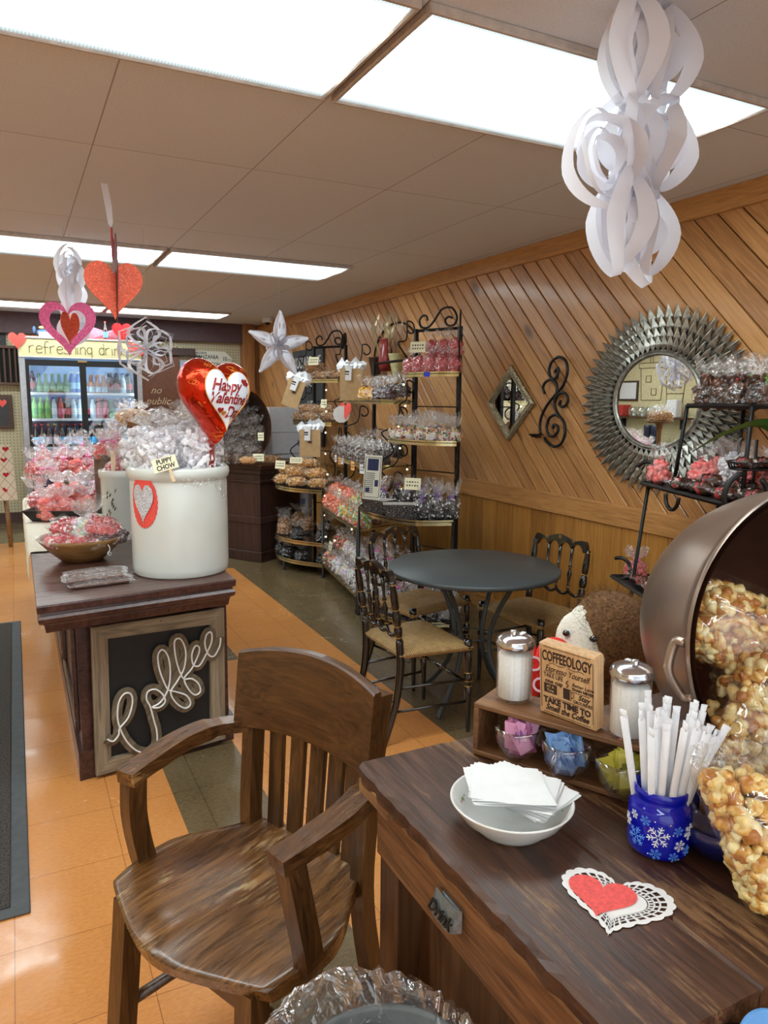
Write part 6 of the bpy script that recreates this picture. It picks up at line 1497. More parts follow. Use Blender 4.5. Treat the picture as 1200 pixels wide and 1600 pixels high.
# balloon
def balloon():
    t = thing('heart_balloon', 'red foil heart balloon reading Happy Valentines Day above the crock', 'balloon', (.688, 2.83, 1.408), radians(24), rot=(0, radians(4), radians(24))); t.scale = (.93, .93, .93)
    hp = [Vector((x, y)) for x, y in heart_pts(.325, .345, 72)]; n = len(hp); c = Vector((0, .01)); R = 14
    rr = random.Random(5)
    V = []; idx = {}
    for side in (-1, 1):
        for k in range(R + 1):
            q = sin(k / R * pi / 2)
            for i in range(n):
                p = c + (hp[i] - c) * q
                w = .105 * sqrt(max(0, 1 - q ** 2.6)) 
                if k >= R - 3 and k < R: w += .004 * sin(i * pi * 2 / 72 * 24) * (1 - (R - k) / 4)
                idx[(side, k, i)] = len(V); V.append((p.x, side * w, p.y))
    fs = []; ms = []
    for side in (-1, 1):
        for k in range(R):
            for i in range(n):
                j = (i + 1) % n; f = (idx[(side, k, i)], idx[(side, k, j)], idx[(side, k + 1, j)], idx[(side, k + 1, i)])
                fs.append(f if side > 0 else f[::-1]); ms.append(0)
    m, nt = newmat('red_foil'); nz = nd(nt, 'ShaderNodeTexNoise', {'Vector': coord(nt), 'Scale': 14.0, 'Detail': 2.0, 'Distortion': .8}).outputs[0]
    bp = nd(nt, 'ShaderNodeBump', {'Height': nz, 'Strength': .35, 'Distance': .02})
    finish(nt, nd(nt, 'ShaderNodeBsdfPrincipled', {'Base Color': (*srgb(206, 52, 28), 1), 'Metallic': .85, 'Roughness': .2, 'Normal': bp.outputs[0]}).outputs[0])
    M_WF = plain('white_foil', srgb(226, 228, 236), .3, .15, .02)
    mb = MB().add(V, fs, smooth=True); o = mb.build('balloon_skin', m, t)
    def surf(x, z, off=.001):   # point on the front skin
        a = atan2(z - c.y, x - c.x); best = None; off *= 3.0; L = sqrt((x - c.x) ** 2 + (z - c.y) ** 2)
        r0 = None
        for i in range(n):
            p, q = hp[i] - c, hp[(i + 1) % n] - c; dx, dy = cos(a), sin(a); den = dx * (q.y - p.y) - dy * (q.x - p.x)
            if abs(den) < 1e-9: continue
            tt = (p.x * (q.y - p.y) - p.y * (q.x - p.x)) / den; ss = (p.x * dy - p.y * dx) / den
            if tt > 0 and -1e-6 <= ss <= 1 + 1e-6: r0 = tt if r0 is None else min(r0, tt)
        q = min(.999, L / (r0 or 1)); return (x, -.105 * sqrt(max(0, 1 - q ** 2.6)) - off, z)
    hh = heart_pts(.225, .245, 64); V2 = []; F2 = []; K = 10
    for k in range(K + 1):
        for (x, z) in hh: q = k / K; V2.append(surf(x * q, .008 + (z) * q, .0015))
    for k in range(K):
        for i in range(64): j = (i + 1) % 64; F2.append((k * 64 + i, k * 64 + j, (k + 1) * 64 + j, (k + 1) * 64 + i)[::-1])
    MB().add(V2, F2, smooth=True).build('white_heart_panel', M_WF, t)
    M_GOLDF = plain('gold_foil', srgb(226, 150, 60), .3, .6); M_REDL = plain('dark_red_print', srgb(150, 36, 30), .35, .2)
    MB().tube([surf(x, .008 + z, .0018) for x, z in hh], .0018, 5, closed=True).build('gold_outline', M_GOLDF, t)
    mb = MB()
    for s, sz, x, z in (('Happy', .068, -.020, .066), ("Valentine's", .060, .004, .014), ('Day', .066, .020, -.040)):
        V3, F3 = text_geo(s, sz, .35, .0014, 0, 'CENTER', .95)
        mb.add([surf(a * .82 + x, b_ + z, .0022) for a, b_, _ in V3], F3)
    for (cx, cz, s) in ((.074, .085, .032), (.088, .078, .022), (-.042, -.034, .024)):
        H = heart_pts(s, s, 20); mb.add([surf(cx + a, cz + b_, .0024) for a, b_ in H] + [surf(cx, cz, .0024)], [(i, (i + 1) % 20, 20) for i in range(20)])
    mb.build('balloon_lettering', M_REDL, t)
    H = heart_pts(.02, .022, 20); mb = MB(); mb.add([surf(-.028 + a, -.045 + b_, .0026) for a, b_ in H] + [surf(-.028, -.045, .0026)], [(i, (i + 1) % 20, 20) for i in range(20)])
    rr = random.Random(3)
    for k in range(44):          # gold xo marks on the red border
        i = rr.randrange(n); q = rr.uniform(.80, .93); p = c + (hp[i] - c) * q; s = .009
        if k % 2: mb.tube([surf(p.x + s * cos(b_), p.y + s * sin(b_), .001) for b_ in [j * pi / 4 for j in range(8)]], .0007, 4, closed=True)
        else:
            mb.tube([surf(p.x - s, p.y - s, .001), surf(p.x + s, p.y + s, .001)], .0007, 4); mb.tube([surf(p.x - s, p.y + s, .001), surf(p.x + s, p.y - s, .001)], .0007, 4)
    mb.build('gold_marks', M_GOLDF, t)
    tl_ = MB(); A = [(-.015, 0, -.165), (-.014, .002, -.20), (-.011, 0, -.235), (-.014, .004, -.26), (-.011, .002, -.27)]; tl_.strip(A, [(x + .026, y, z) for x, y, z in A], smooth=False)
    o2 = tl_.build('balloon_neck', m, t)
balloon()
t = thing('plastic_film', 'clear plastic film stuck to the crock below the balloon', 'plastic', (CX, CY, IZ))
rr = random.Random(4); mb = MB(); A = []; B = []
for i in range(14):
    a = radians(262 + i * 4.5); A.append((.200 * cos(a), .200 * sin(a), .385 + .006 * sin(i))); B.append(((.196 + rr.uniform(0, .014)) * cos(a), (.196 + rr.uniform(0, .014)) * sin(a), .36 - .02 * (i > 8) * (i - 8) + rr.uniform(-.01, .01)))
mb.strip(A, B, smooth=False); mb.build('film_strip', M_FILM, t)
# wooden bowl of heart bags
M_BOWLW = wood('bowl_wood', srgb(112, 78, 42), srgb(146, 106, 62), srgb(168, 128, 80), axis='X', rough=.42, scale=1.0)
solo(MB().lathe([(0, .006), (.07, .006), (.072, 0), (.08, 0), (.125, .032), (.168, .070), (.174, .080), (.170, .083), (.160, .074), (.118, .040), (.07, .014), (0, .012)], 64, Matrix.Diagonal((1, 1, 1.25, 1)), cap=False), 'wooden_bowl', M_BOWLW, 'wide shallow wooden bowl of wrapped Valentine candies on the island', 'bowl', (.228, 3.33, IZ))
bl = [('hearts', -.085, -.06, .05, .5, .2, 'white and red heart candies at the left of the wooden bowl'), ('hearts', .0, -.095, .045, -.2, .1, 'red heart candies at the front of the wooden bowl'), ('darkpillow', .085, -.09, .055, .35, .1, 'dark berries at the front right of the wooden bowl'), ('darkpillow', .11, -.03, .07, .5, .15, 'dark blue berries at the right of the wooden bowl'), ('jelly', .01, .0, .06, 0, 0, 'pastel jelly beans in the middle of the wooden bowl'), ('redpillow', .09, .03, .10, .6, .5, 'red candies on top of the wooden bowl'), ('redpillow', .07, -.03, .085, .2, .3, 'small red candies near the crock side of the wooden bowl'), ('hearts', -.07, .05, .08, 1.2, .3, 'heart candies at the back left of the wooden bowl'), ('jelly', .06, .09, .06, 0, 0, 'jelly beans at the back of the wooden bowl'), ('hearts', -.02, .09, .09, .3, .3, 'heart candies at the back of the wooden bowl')]
for kn, x, y, z, rz, tl_, lb in bl:
    bag(kn, .228 + x, 3.33 + y, IZ + z + .02, 'clear bag of ' + lb, None, rot=(tl_, tl_ * .5, rz), sc=1.12)
solo(MB().tube(catmull([(0, 0, 0), (.006, -.004, -.02), (-.004, -.008, -.035), (.004, -.006, -.045), (.010, -.004, -.038), (.004, -.004, -.030), (-.002, -.004, -.038), (.003, -.004, -.046)], 5), .0022, 6, flat=.4), 'curled_ribbon', tie_mat('white'), 'white curled ribbon hanging over the wooden bowl rim', 'ribbon', (.318, 3.18, IZ + .085))
# flat pile of wrapped chocolate sticks
for i in range(7):
    mb = MB(); w = .11; rr = random.Random(i)
    for k in range(3): mb.box((0, (k - 1) * .012, .006), (.20, .009, .009), bev=.003, mi=0)
    o = mb.build('chocolate_stick_pack', candy('stick_choc', [CH_D, CH_M], .4)); o.location = (.245 + rr.uniform(-.012, .012), 2.83 + i * .030, IZ + .001 + (i % 2) * .014); o.rotation_euler = (0, 0, rr.uniform(-.12, .12) + .08)
    tag(o, 'flat clear pack of chocolate sticks on the island front', 'candy', 'chocolate stick packs on the island')
    wm = pillow_film(.235, .058, .020, i + 30).build('wrap', M_BODY, o)
# cloth, tray, containers further back
M_CLOTH = plain('cream_cloth', srgb(222, 214, 196), .9, noise_amt=.03, bump=.1)
n = 20; V = []; rr = random.Random(6)
for i in range(n + 1):
    y = 3.56 + 2.0 * i / n
    for j, (x, z) in enumerate(((.018, .60 + .02 * sin(i * .8)), (.020, .66), (.022, .72), (.030, .7385), (.05, .7395), (.13, .739), (.21 + .04 * (i > 1), .7388))): V.append((x - (.006 * abs(sin(i * .9)) if j < 3 else 0), y, z))
solo(MB().add(V, [(i * 7 + j, i * 7 + j + 1, (i + 1) * 7 + j + 1, (i + 1) * 7 + j) for i in range(n) for j in range(6)], smooth=True), 'table_runner', M_CLOTH, 'cream cloth runner over the aisle side of the island', 'cloth')
mb = MB(); a, b_, h = .135, .175, .065
v_ = []
for (w, z) in ((a, 0), (b_, h), (b_ - .010, h), (a - .008, .008)): v_ += [(-w, -w, z), (w, -w, z), (w, w, z), (-w, w, z)]
mb.add(v_, [(3, 2, 1, 0)] + [(k * 4 + i, k * 4 + (i + 1) % 4, k * 4 + 4 + (i + 1) % 4, k * 4 + 4 + i) for k in range(3) for i in range(4)] + [(12, 13, 14, 15)])
solo(mb, 'square_tray', plain('black_tray', srgb(40, 32, 32), .35), 'black square tray of coral pink candy bags on the island', 'tray', (.235, 4.52, IZ + .006), (0, 0, radians(-24)))
for i, (x, y, z) in enumerate(((-.10, -.09, .02), (0, -.11, .02), (.10, -.07, .02), (-.09, .02, .02), (.02, .0, .02), (.11, .05, .02), (-.03, -.03, .10), (.06, -.0, .10), (-.04, .07, .09), (.07, .09, .08))):
    bag('pinkround', .235 + x, 4.52 + y, IZ + z, 'clear bag of coral pink candy balls in the black tray, %s' % ['front left', 'front middle', 'front right', 'left', 'centre', 'right', 'upper left', 'upper right', 'upper back', 'rear'][i], 'coral pink candy bags in the tray', sc=1.02)
t = thing('flowered_crock', 'small cream crock with painted black flowers between tray and big crock', 'crock', (.455, 3.80, IZ))
MB().lathe([(0, .003), (.088, .003), (.092, .0), (.095, .008), (.097, .30), (.104, .305), (.106, .335), (.102, .342), (.092, .342), (.090, .3), (.088, .01), (0, .01)], 48, cap=False).build('crock_body', M_STONE, t)
rr = random.Random(12); mb = MB()
for k in range(16):
    th = radians(232) + rr.uniform(-.3, .3); z = .08 + k * .011; r = .0975
    mb.tube([(r * cos(th + d * .012), r * sin(th + d * .012), z + .009 * math.sin(d)) for d in range(-3, 4)], .0014, 4, mi=0)
    mb.ico((r * cos(th), r * sin(th), z), .005, 1, mi=1 if k % 5 == 0 else 0, sc=(.5, .5, 1))
mb.build('painted_flowers', [M_INK, M_ROSE], t)
MB().box((-.04, -.02, .38), (.02, .012, .12), TR(rx=.1)).build('scoop_handle', plain('craft_stick', srgb(222, 196, 160), .7), t)
for i, (x, y) in enumerate(((-.03, -.03), (.04, .0), (-.01, .05))): bag('pinkmix', .455 + x, 3.80 + y, IZ + .30, 'bag of pink mixed candy in the flowered crock, %s' % ['front', 'right', 'rear'][i], 'pink bags in the flowered crock', sc=.8)
solo(MB().lathe([(0, .003), (.072, .003), (.076, .28), (.078, .283), (.076, .286), (.076, .375), (.079, .38), (.079, .388), (.074, .386), (.070, .01), (0, .01)], 40, cap=False), 'metal_canister', plain('grey_brown_metal', srgb(112, 96, 90), .4, .6), 'tall grey-brown metal canister of red candy bags on the island', 'canister', (.445, 4.22, IZ))
for i, (x, y) in enumerate(((-.03, -.03), (.035, -.01), (0, .04))): bag('redround', .445 + x, 4.22 + y, IZ + .36, 'bag of glossy red candy in the metal canister, %s' % ['front', 'right', 'rear'][i], 'red bags in the canister', sc=.95)
bag('pinkmix', .50, 4.30, IZ + .37, 'pink shredded paper and candy bag above the canister', None, sc=1.0)
# blue and white footed bowl
t = thing('patterned_bowl', 'blue and white patterned bowl of red candies on the island', 'bowl', (.165, 4.95, IZ + .004))
MB().lathe([(0, 0), (.06, 0), (.06, .006), (.02, .012), (.018, .10), (.04, .118), (.06, .15), (.078, .215), (.076, .217), (.07, .2), (.05, .14), (0, .12)], 36, cap=False).build('bowl_body', plain('navy_pottery', srgb(40, 44, 84), .25, coat=.4), t)
mb = MB()
for k in range(24):
    a = k * pi / 12; mb.add([(.0785 * cos(a), .0785 * sin(a), .213), (.0785 * cos(a + .13), .0785 * sin(a + .13), .213), (.071 * cos(a + .08), .071 * sin(a + .08), .185)], [(0, 1, 2)])
    mb.ico((.063 * cos(a), .063 * sin(a), .155), .006, 1, sc=(1, 1, .7))
mb.build('white_pattern', M_CHINA, t)
for i, (x, y) in enumerate(((-.03, -.03), (.03, -.02), (0, .03))): bag('redround', .165 + x, 4.95 + y, IZ + .16, 'bag of red candies in the blue and white bowl, %s' % ['left', 'right', 'rear'][i], 'red bags in the patterned bowl', sc=.85)
# tall wooden dough bowl of bags behind
t = thing('dough_bowl', 'long wooden dough bowl on a stand heaped with red and pink bags', 'bowl', (.30, 5.28, IZ)); t.scale = (1, 1, .72)
MB().lathe([(0, .0), (.08, .0), (.10, .02), (.03, .06), (.03, .17), (.05, .18), (.14, .21), (.22, .27), (.225, .285), (.21, .28), (.14, .225), (0, .2)], 48, Matrix.Diagonal((1.22, .8, 1, 1)), cap=False).build('bowl_body', M_BOWLW, t)
sp_ = [('redround', -.20, -.05), ('pinkround', -.12, -.10), ('redround', -.03, -.08), ('pinkround', .05, -.11), ('pinkmix', .13, -.06), ('redround', .20, .0), ('redround', -.14, .05), ('redround', -.02, .04), ('pinkmix', .09, .06)]
for i, (kn, x, y) in enumerate(sp_): bag(kn, .30 + x, 5.28 + y, IZ + (.165 if i < 6 else .235), 'bag of red or pink candy in the wooden dough bowl, %s' % ['far left', 'left front', 'centre front', 'right of centre', 'right', 'far right', 'upper left', 'topmost', 'upper right'][i], 'bags heaped in the dough bowl', sc=1.15)
for i, (kn, x, y, z) in enumerate((('pinkmix', .10, 4.78, .0), ('redround', .33, 4.82, .0), ('pinkmix', .42, 4.9, .0), ('redround', .55, 4.75, .0), ('pinkmix', .60, 4.45, .0))): bag(kn, x, y, IZ + .005 + z, 'loose bag of pink and red candy on the island back half, %s' % ['at the aisle edge', 'beside the patterned bowl', 'beside cake stand', 'under the cake stand', 'behind the metal canister'][i], None, sc=1.2)
# cake stand
t = thing('cake_stand', 'tall brown wooden cake stand with nut clusters on the island', 'stand', (.635, 4.6, IZ))
MB().lathe([(0, 0), (.07, 0), (.07, .012), (.02, .03), (.016, .25), (.02, .45), (.03, .51), (.05, .52), (.105, .525), (.108, .54), (0, .54)], 40, cap=False).build('stand_body', M_BOWLW, t)
for i, (x, y, s) in enumerate(((-.065, -.03, .8), (-.01, -.05, .85), (.05, -.03, .8), (-.03, .04, .8), (.04, .04, .85))): bag('goldnut', .635 + x, 4.6 + y, IZ + .541, 'clear bag of nut clusters on the cake stand, %s' % ['left', 'front', 'right', 'back left', 'topmost back right'][i], 'nut cluster bags on the cake stand', sc=s)
# ================= RIGHT WALL DECOR =================
M_SILV = plain('antiqued_silver', srgb(150, 148, 140), .38, .75, .22, 40)
M_SILVD = plain('dark_silver', srgb(88, 86, 82), .45, .7, .2, 30)
M_MIRR = plain('mirror_glass', (.86, .88, .88), .01, 1.0, 0)
def sunburst():
    t = thing('sunburst_mirror', 'round mirror in a large silver sunburst frame of pointed leaves', 'mirror', (XW - .022, 2.628, 1.432))
    F = frame_m((0, 0, 0), (0, -1, 0), (0, 0, 1)) @ Matrix.Diagonal((1.17, 1, 1, 1))    # local z out of the wall toward -x
    MB().lathe([(0, .030), (.222, .030)], 64, F).build('mirror_glass', M_MIRR, t)
    mb = MB()
    for r, z, w in ((.226, .034, .009), (.240, .030, .007)): mb.lathe([(r - w, z), (r - w * .6, z + w * .6), (r, z + w), (r + w * .6, z + w * .6), (r + w, z)], 72, F, cap=False)
    mb.build('inner_ring', M_SILV, t)
    MB().lathe([(.20, .004), (.36, .004), (.36, .012), (.20, .020)], 48, F, cap=False).build('back_plate', M_SILVD, t)
    for li, (r0, r1, n, z, w, nm) in enumerate(((.235, .315, 56, .036, .0170, 'inner'), (.275, .355, 56, .030, .0190, 'second'), (.315, .408, 56, .022, .0215, 'third'), (.355, .460, 56, .012, .0240, 'outer'))):
        mb = MB(); off = .5 * (li % 2)
        for k in range(n):
            a = 2 * pi * (k + off) / n; c, s = cos(a), sin(a)
            def P(r, q, h): return (c * r - s * q, s * r + c * q, h)
            L = r1 - r0
            mb.add([P(r0, 0, z + .004), P(r0 + L * .45, -w, z - .002), P(r1, 0, z + .012), P(r0 + L * .45, w, z - .002), P(r0 + L * .40, 0, z + .016), P(r0 + L * .4, 0, z - .006)], [(0, 1, 4), (1, 2, 4), (2, 3, 4), (3, 0, 4), (1, 0, 5), (2, 1, 5), (3, 2, 5), (0, 3, 5)], F, 0)
            mb.tube([P(r0 + L * .2, 0, z + .0125), P(r0 + L * .42, 0, z + .017), P(r1, 0, z + .013)], .0014, 4, F, mi=1)
        mb.build('leaf_ring', [M_SILV, plain('pale_silver_vein', srgb(214, 208, 186), .35, .7)], t)
sunburst()
t = thing('diamond_mirror', 'small diamond shaped mirror with textured silver-gold frame', 'mirror', (XW - .021, 3.838, 1.412))
F = frame_m((0, 0, 0), (0, -1, 0), (0, 0, 1)); a, b_ = .250, .240
m, nt = newmat('beaded_champagne'); vo = nd(nt, 'ShaderNodeTexVoronoi', {'Vector': coord(nt), 'Scale': 95.0}).outputs['Distance']
bp = nd(nt, 'ShaderNodeBump', {'Height': vo, 'Strength': .9, 'Distance': .006, })
finish(nt, nd(nt, 'ShaderNodeBsdfPrincipled', {'Base Color': (*srgb(168, 158, 132), 1), 'Metallic': .8, 'Roughness': .35, 'Normal': bp.outputs[0]}).outputs[0])
mb = MB(); D = [(1, 0), (0, 1), (-1, 0), (0, -1)]
pr = [(1.0, .0), (1.0, .016), (.93, .026), (.84, .022), (.80, .016), (.765, .020), (.735, .012)]
for (q0, z0), (q1, z1) in zip(pr, pr[1:]):
    for i in range(4):
        j = (i + 1) % 4; mb.add([(D[i][0] * a * q0, D[i][1] * b_ * q0, z0), (D[j][0] * a * q0, D[j][1] * b_ * q0, z0), (D[j][0] * a * q1, D[j][1] * b_ * q1, z1), (D[i][0] * a * q1, D[i][1] * b_ * q1, z1)], [(0, 1, 2, 3)], F)
mb.build('frame', m, t)
MB().add([(x * a * .76, y * b_ * .76, .011) for x, y in D], [(0, 1, 2, 3)], F).build('mirror_glass', M_MIRR, t)
# iron scroll sconce
t = thing('candle_sconce', 'black scrolled iron candle sconce beside the diamond mirror', 'sconce', (XW - .045, 3.39, 1.42))
def W(pts): return [(0, 0 - (x), z) for x, z in pts]
def px2(L): return [((px - 390) / 1000 * 2.0, (468 - py) / 1000 * 1.47) for px, py in L]
s1 = [(385, 350), (400, 335), (395, 370), (372, 372), (360, 345), (370, 310), (400, 293), (430, 310), (440, 350), (425, 400), (395, 435), (360, 475), (335, 520), (328, 560), (332, 595)]
s2 = [(352, 430), (362, 415), (352, 405), (365, 395), (368, 415), (362, 430), (345, 432), (335, 410), (345, 388), (372, 378), (395, 395), (398, 430), (390, 460), (395, 490), (412, 518), (436, 545), (441, 590), (425, 628), (395, 640), (365, 625), (352, 610)]
s3 = [(418, 460), (412, 475), (428, 484), (445, 470), (445, 445), (425, 430), (402, 440), (390, 470)]
s4 = [(388, 570), (392, 555), (408, 560), (410, 580), (392, 600), (370, 595), (360, 565), (370, 530), (395, 515), (412, 520)]
for s in (s1, s2[6:], s3, s4): MB().tube(catmull([(0.0, -x, z) for x, z in px2(s)], 6), .0085, 8).build('scroll', M_IRON, t)
cx_, cz_ = px2([(335, 600)])[0]
MB().lathe([(0, -.014), (.02, -.012), (.045, .006), (.047, .009), (.043, .008), (0, .0)], 24, TR(-.04, -cx_, cz_)).build('candle_dish', M_IRON, t)
MB().tube([(0, -cx_, cz_ - .01), (-.04, -cx_, cz_ - .012)], .006, 6).build('dish_arm', M_IRON, t)
MB().tube([(.045, 0, .05), (0, 0, .05)], .006, 6).build('wall_fixing', M_IRON, t)
# metal vase wall piece above the middle rack
t = thing('vase_wall_art', 'iron wall rack of three tapered vases with metal leaves above the middle rack', 'wall art', (XW - .06, 5.42, 1.72))
MB().tube([(.03, .40 * cos(a), .05 + .28 * sin(a)) for a in [radians(-10 + 10 * k) for k in range(21)]], .008, 6).build('iron_arch', M_IRON, t)
for y, z, c, nm in ((.20, -.02, srgb(58, 36, 30), 'brown'), (.02, .08, srgb(134, 40, 40), 'red'), (-.17, -.01, srgb(198, 190, 140), 'cream')):
    v_ = MB().lathe([(0, -.15), (.022, -.15), (.03, -.10), (.05, 0), (.066, .075), (.07, .08), (.062, .08), (.05, .02), (0, .0)] if nm != 'red' else [(0, -.14), (.045, -.14), (.062, -.08), (.055, .03), (.042, .07), (.05, .11), (.058, .12), (.05, .12), (0, .05)], 28, TR(-.05, y, z), cap=False).build('vase', plain('vase_' + nm, c, .3, coat=.4), t)
    v_['label'] = nm + ' glazed vase'
rr = random.Random(2); M_ML = plain('champagne_leaf', srgb(172, 158, 124), .4, .6)
for k in range(20):
    y = rr.uniform(-.25, .25); z0 = .08; h = rr.uniform(.12, .30); d = rr.uniform(-.08, .08)
    mb = MB().tube(catmull([(-.05, y * .6, z0), (-.06, y + d * .5, z0 + h * .6), (-.05, y + d, z0 + h)], 5), .0025, 4)
    mb.add([(-.05, y + d, z0 + h - .05), (-.06, y + d + .014, z0 + h - .01), (-.05, y + d * 1.2, z0 + h + .045), (-.055, y + d - .014, z0 + h - .01), (-.068, y + d, z0 + h)], [(0, 1, 4), (1, 2, 4), (2, 3, 4), (3, 0, 4), (0, 3, 2, 1)])
    mb.build('metal_leaf_stem', M_ML, t)
# black letter board behind the far rack
t = thing('black_wall_sign', 'black wooden wall sign with white capital lettering behind the far rack', 'sign', (XW - .036, 7.42, 1.45))
F = frame_m((-.0, 0, 0), (0, -1, 0), (0, 0, 1))
for y in (-.30, 0, .30): MB().box((0, y, 0), (.022, .294, 1.0), bev=.004).build('board_plank', plain('slate_black_paint', srgb(52, 54, 58), .6), t)
FF = frame_m((-.0125, 0, 0), (0, -1, 0), (0, 0, 1)); mb = MB(); mb.text('YOU ARE THE', .17, FF @ TR(0, .36, 0), sx=.75); mb.text('HE', .17, FF @ TR(.05, .16, 0), sx=.8); mb.text('HE', .17, FF @ TR(.1, -.10, 0), sx=.75)
mb.build('sign_lettering', M_WHITE, t)

# ================= IRON DISPLAY STAND AT THE RIGHT =================
LO = [(2.47, 2.37), (2.21, 1.72), (2.56, 1.58), (2.80, 2.22)]; HI = [(2.56, 2.23), (2.40, 1.80), (2.63, 1.70), (2.80, 2.14)]; BO = [(2.45, 2.50), (2.15, 1.80), (2.52, 1.62), (2.80, 2.36)]
ZH, ZL, ZB = 1.412, 1.070, .620
t = thing('iron_display_stand', 'black iron three-tier display stand with curled handles below the sunburst mirror', 'stand', (0, 0, 0))
def mid(P, u, v):
    a = Vector(P[0]).lerp(Vector(P[1]), u); b2 = Vector(P[3]).lerp(Vector(P[2]), u); return a.lerp(b2, v)
for P_, z in ((HI, ZH), (LO, ZL), (BO, ZB)):
    MB().poly(P_, .006, TR(z=z - .006)).build('tray', M_IRON, t)
    MB().tube([(*p, z) for p in P_], .010, 4, closed=True, smooth=False).build('tray_rim', M_IRON, t)
for i in range(4):
    MB().tube([(*HI[i], ZH), (*(Vector(HI[i]).lerp(Vector(LO[i]), .2)), ZL)], .009, 6).build('upper_post', M_IRON, t)
    q_ = Vector(LO[i]).lerp(Vector((2.5, 2.0)), .10); MB().tube([(*q_, ZL), (*q_.lerp(Vector(BO[i]), .3), ZB), (*q_.lerp(Vector(BO[i]), .4), .0)], .009, 6).build('leg', M_IRON, t)
def curl(c, d, r, n=26, a0=-60, a1=235):
    d = Vector(d).normalized(); return [(c[0] + d.x * r * cos(a), c[1] + d.y * r * cos(a), c[2] + r * sin(a)) for a in [radians(a0 + (a1 - a0) * k / n) for k in range(n + 1)]]
MB().tube(curl((2.27, 1.70, ZL + .035), (.93, -.37), .078, a0=45, a1=-260), .010, 8).build('curled_handle', M_IRON, t)
MB().tube(curl((2.49, 2.36, ZL + .045), (.4, -.9), .05, a0=-90, a1=150), .009, 8).build('curled_handle', M_IRON, t)
MB().tube(curl((2.46, 2.46, ZB + .045), (.4, -.9), .05, a0=-90, a1=120), .009, 8).build('curled_handle', M_IRON, t)
MB().tube(curl((2.36, 2.1, ZL - .02), (.37, .93), .055, a0=180, a1=360), .008, 8).build('curled_handle', M_IRON, t)
hk = [('cookie', .12, .20), ('cookie', .42, .15), ('cookie', .68, .15), ('cookieg', .95, .18), ('cookieg', 1.0, .55), ('cookie', .2, .55), ('cookieg', .5, .55), ('cookieg', .78, .6), ('cookie', .3, .85), ('cookieg', .62, .88), ('cookie', .9, .9)]
for i, (kn, u, v_) in enumerate(hk):
    p = mid(HI, u, v_); bag(kn, p.x, p.y, ZH + .006, 'clear bag of brown cookies on the display stand top tier, %s' % ['far left', 'second along the front', 'third along front', 'front corner', 'near side', 'second row left', 'second row middle', 'second row right', 'back left', 'back middle', 'back right'][i], 'cookie bags on the display stand', sc=1.2)
lk = [('pinkgum', .04, .16, 'coral pink candy balls at the far corner'), ('pinkgum', .22, .50, 'coral pink candy balls behind the chocolate bars'), ('pinkgum', .60, .66, 'coral pink candy toward the back'), ('pinkgum', .78, .70, 'coral pink candy at the back right'), ('pinkround', .12, .85, 'coral candy balls against the wall side')]
for kn, u, v_, lb in lk: p = mid(LO, u, v_); bag(kn, p.x, p.y, ZL + .008, 'clear bag of %s, stand middle tier' % lb, None, sc=1.15)
for i, (u, v_, rz) in enumerate(((.34, .18, .2), (.56, .16, .7), (.80, .22, .1), (.96, .30, .5), (.46, .40, .4), (.7, .44, .9), (.92, .6, .3))):
    p = mid(LO, u, v_); bag('bark', p.x, p.y, ZL + .008 + (.02 if i > 3 else 0), 'flat pack of drizzled chocolate bark on the stand middle tier, %s' % ['first along the front', 'second along the front', 'third along the front', 'near corner', 'second row left', 'second row middle', 'second row right'][i], 'chocolate bark packs', rot=(.12, .1, rz), sc=1.1)
p = mid(LO, .35, .75); bag('puppy', p.x, p.y, ZL + .008, 'tall bag of white powdered snack on the stand middle tier', None, sc=.72)
p = mid(LO, .45, .85)
solo(MB().lathe([(0, 0), (.035, 0), (.045, .09), (.047, .092), (.044, .092), (0, .02)], 28), 'dotted_cup', plain('white_dotted_cup', srgb(232, 226, 222), .5, noise_amt=.1, nscale=90), 'white paper cup with red dots on the stand middle tier', 'cup', (p.x, p.y, ZL + .001))
t = thing('wire_basket', 'black oval wire basket of flat candies on a post above the middle tier', 'basket', (2.44, 1.80, ZL + .001))
MB().tube([(0, 0, 0), (0, 0, .22)], .006, 6).build('post', M_IRON, t)
mb = MB()
for z, r in ((.115, .085), (.14, .095)): mb.tube([(r * 1.25 * cos(a), r * .8 * sin(a), z) for a in [k * pi / 16 for k in range(32)]], .004, 5, closed=True)
for k in range(32): a = k * pi / 16; mb.tube([(.085 * 1.25 * cos(a), .085 * .8 * sin(a), .115), (.095 * 1.25 * cos(a), .095 * .8 * sin(a), .14)], .002, 4)
mb.lathe([(0, .114), (.085, .114)], 24, Matrix.Diagonal((1.25, .8, 1, 1))); mb.build('basket', M_IRON, t)
for i, (dx, dy, rz) in enumerate(((-.05, 0, .3), (.05, 0, .5))): bag('bark', 2.44 + dx, 1.80 + dy, ZL + .125, 'flat pack of red drizzled bark in the wire basket, %s' % ['left', 'right'][i], None, rot=(.2, .1, rz), sc=.8)
for i, (kn, u, v_) in enumerate((('redround', .06, .25), ('redround', .22, .55), ('redround', .1, .8))): p = mid(BO, u, v_); bag(kn, p.x, p.y, ZB + .008, 'bag of red candy on the stand bottom tier, %s' % ['left front', 'second', 'rear'][i], 'red bags on the bottom tier', sc=.95, stretch=.8)
for i, (u, v_) in enumerate(((.22, .2), (.36, .16), (.50, .2))): p = mid(BO, u, v_); bag('bark', p.x, p.y, ZB + .01, 'flat red and white candy pack on the stand bottom tier, %s' % ['first', 'second', 'third'][i], 'flat packs on the bottom tier', rot=(.1, .2, .5), sc=.9)

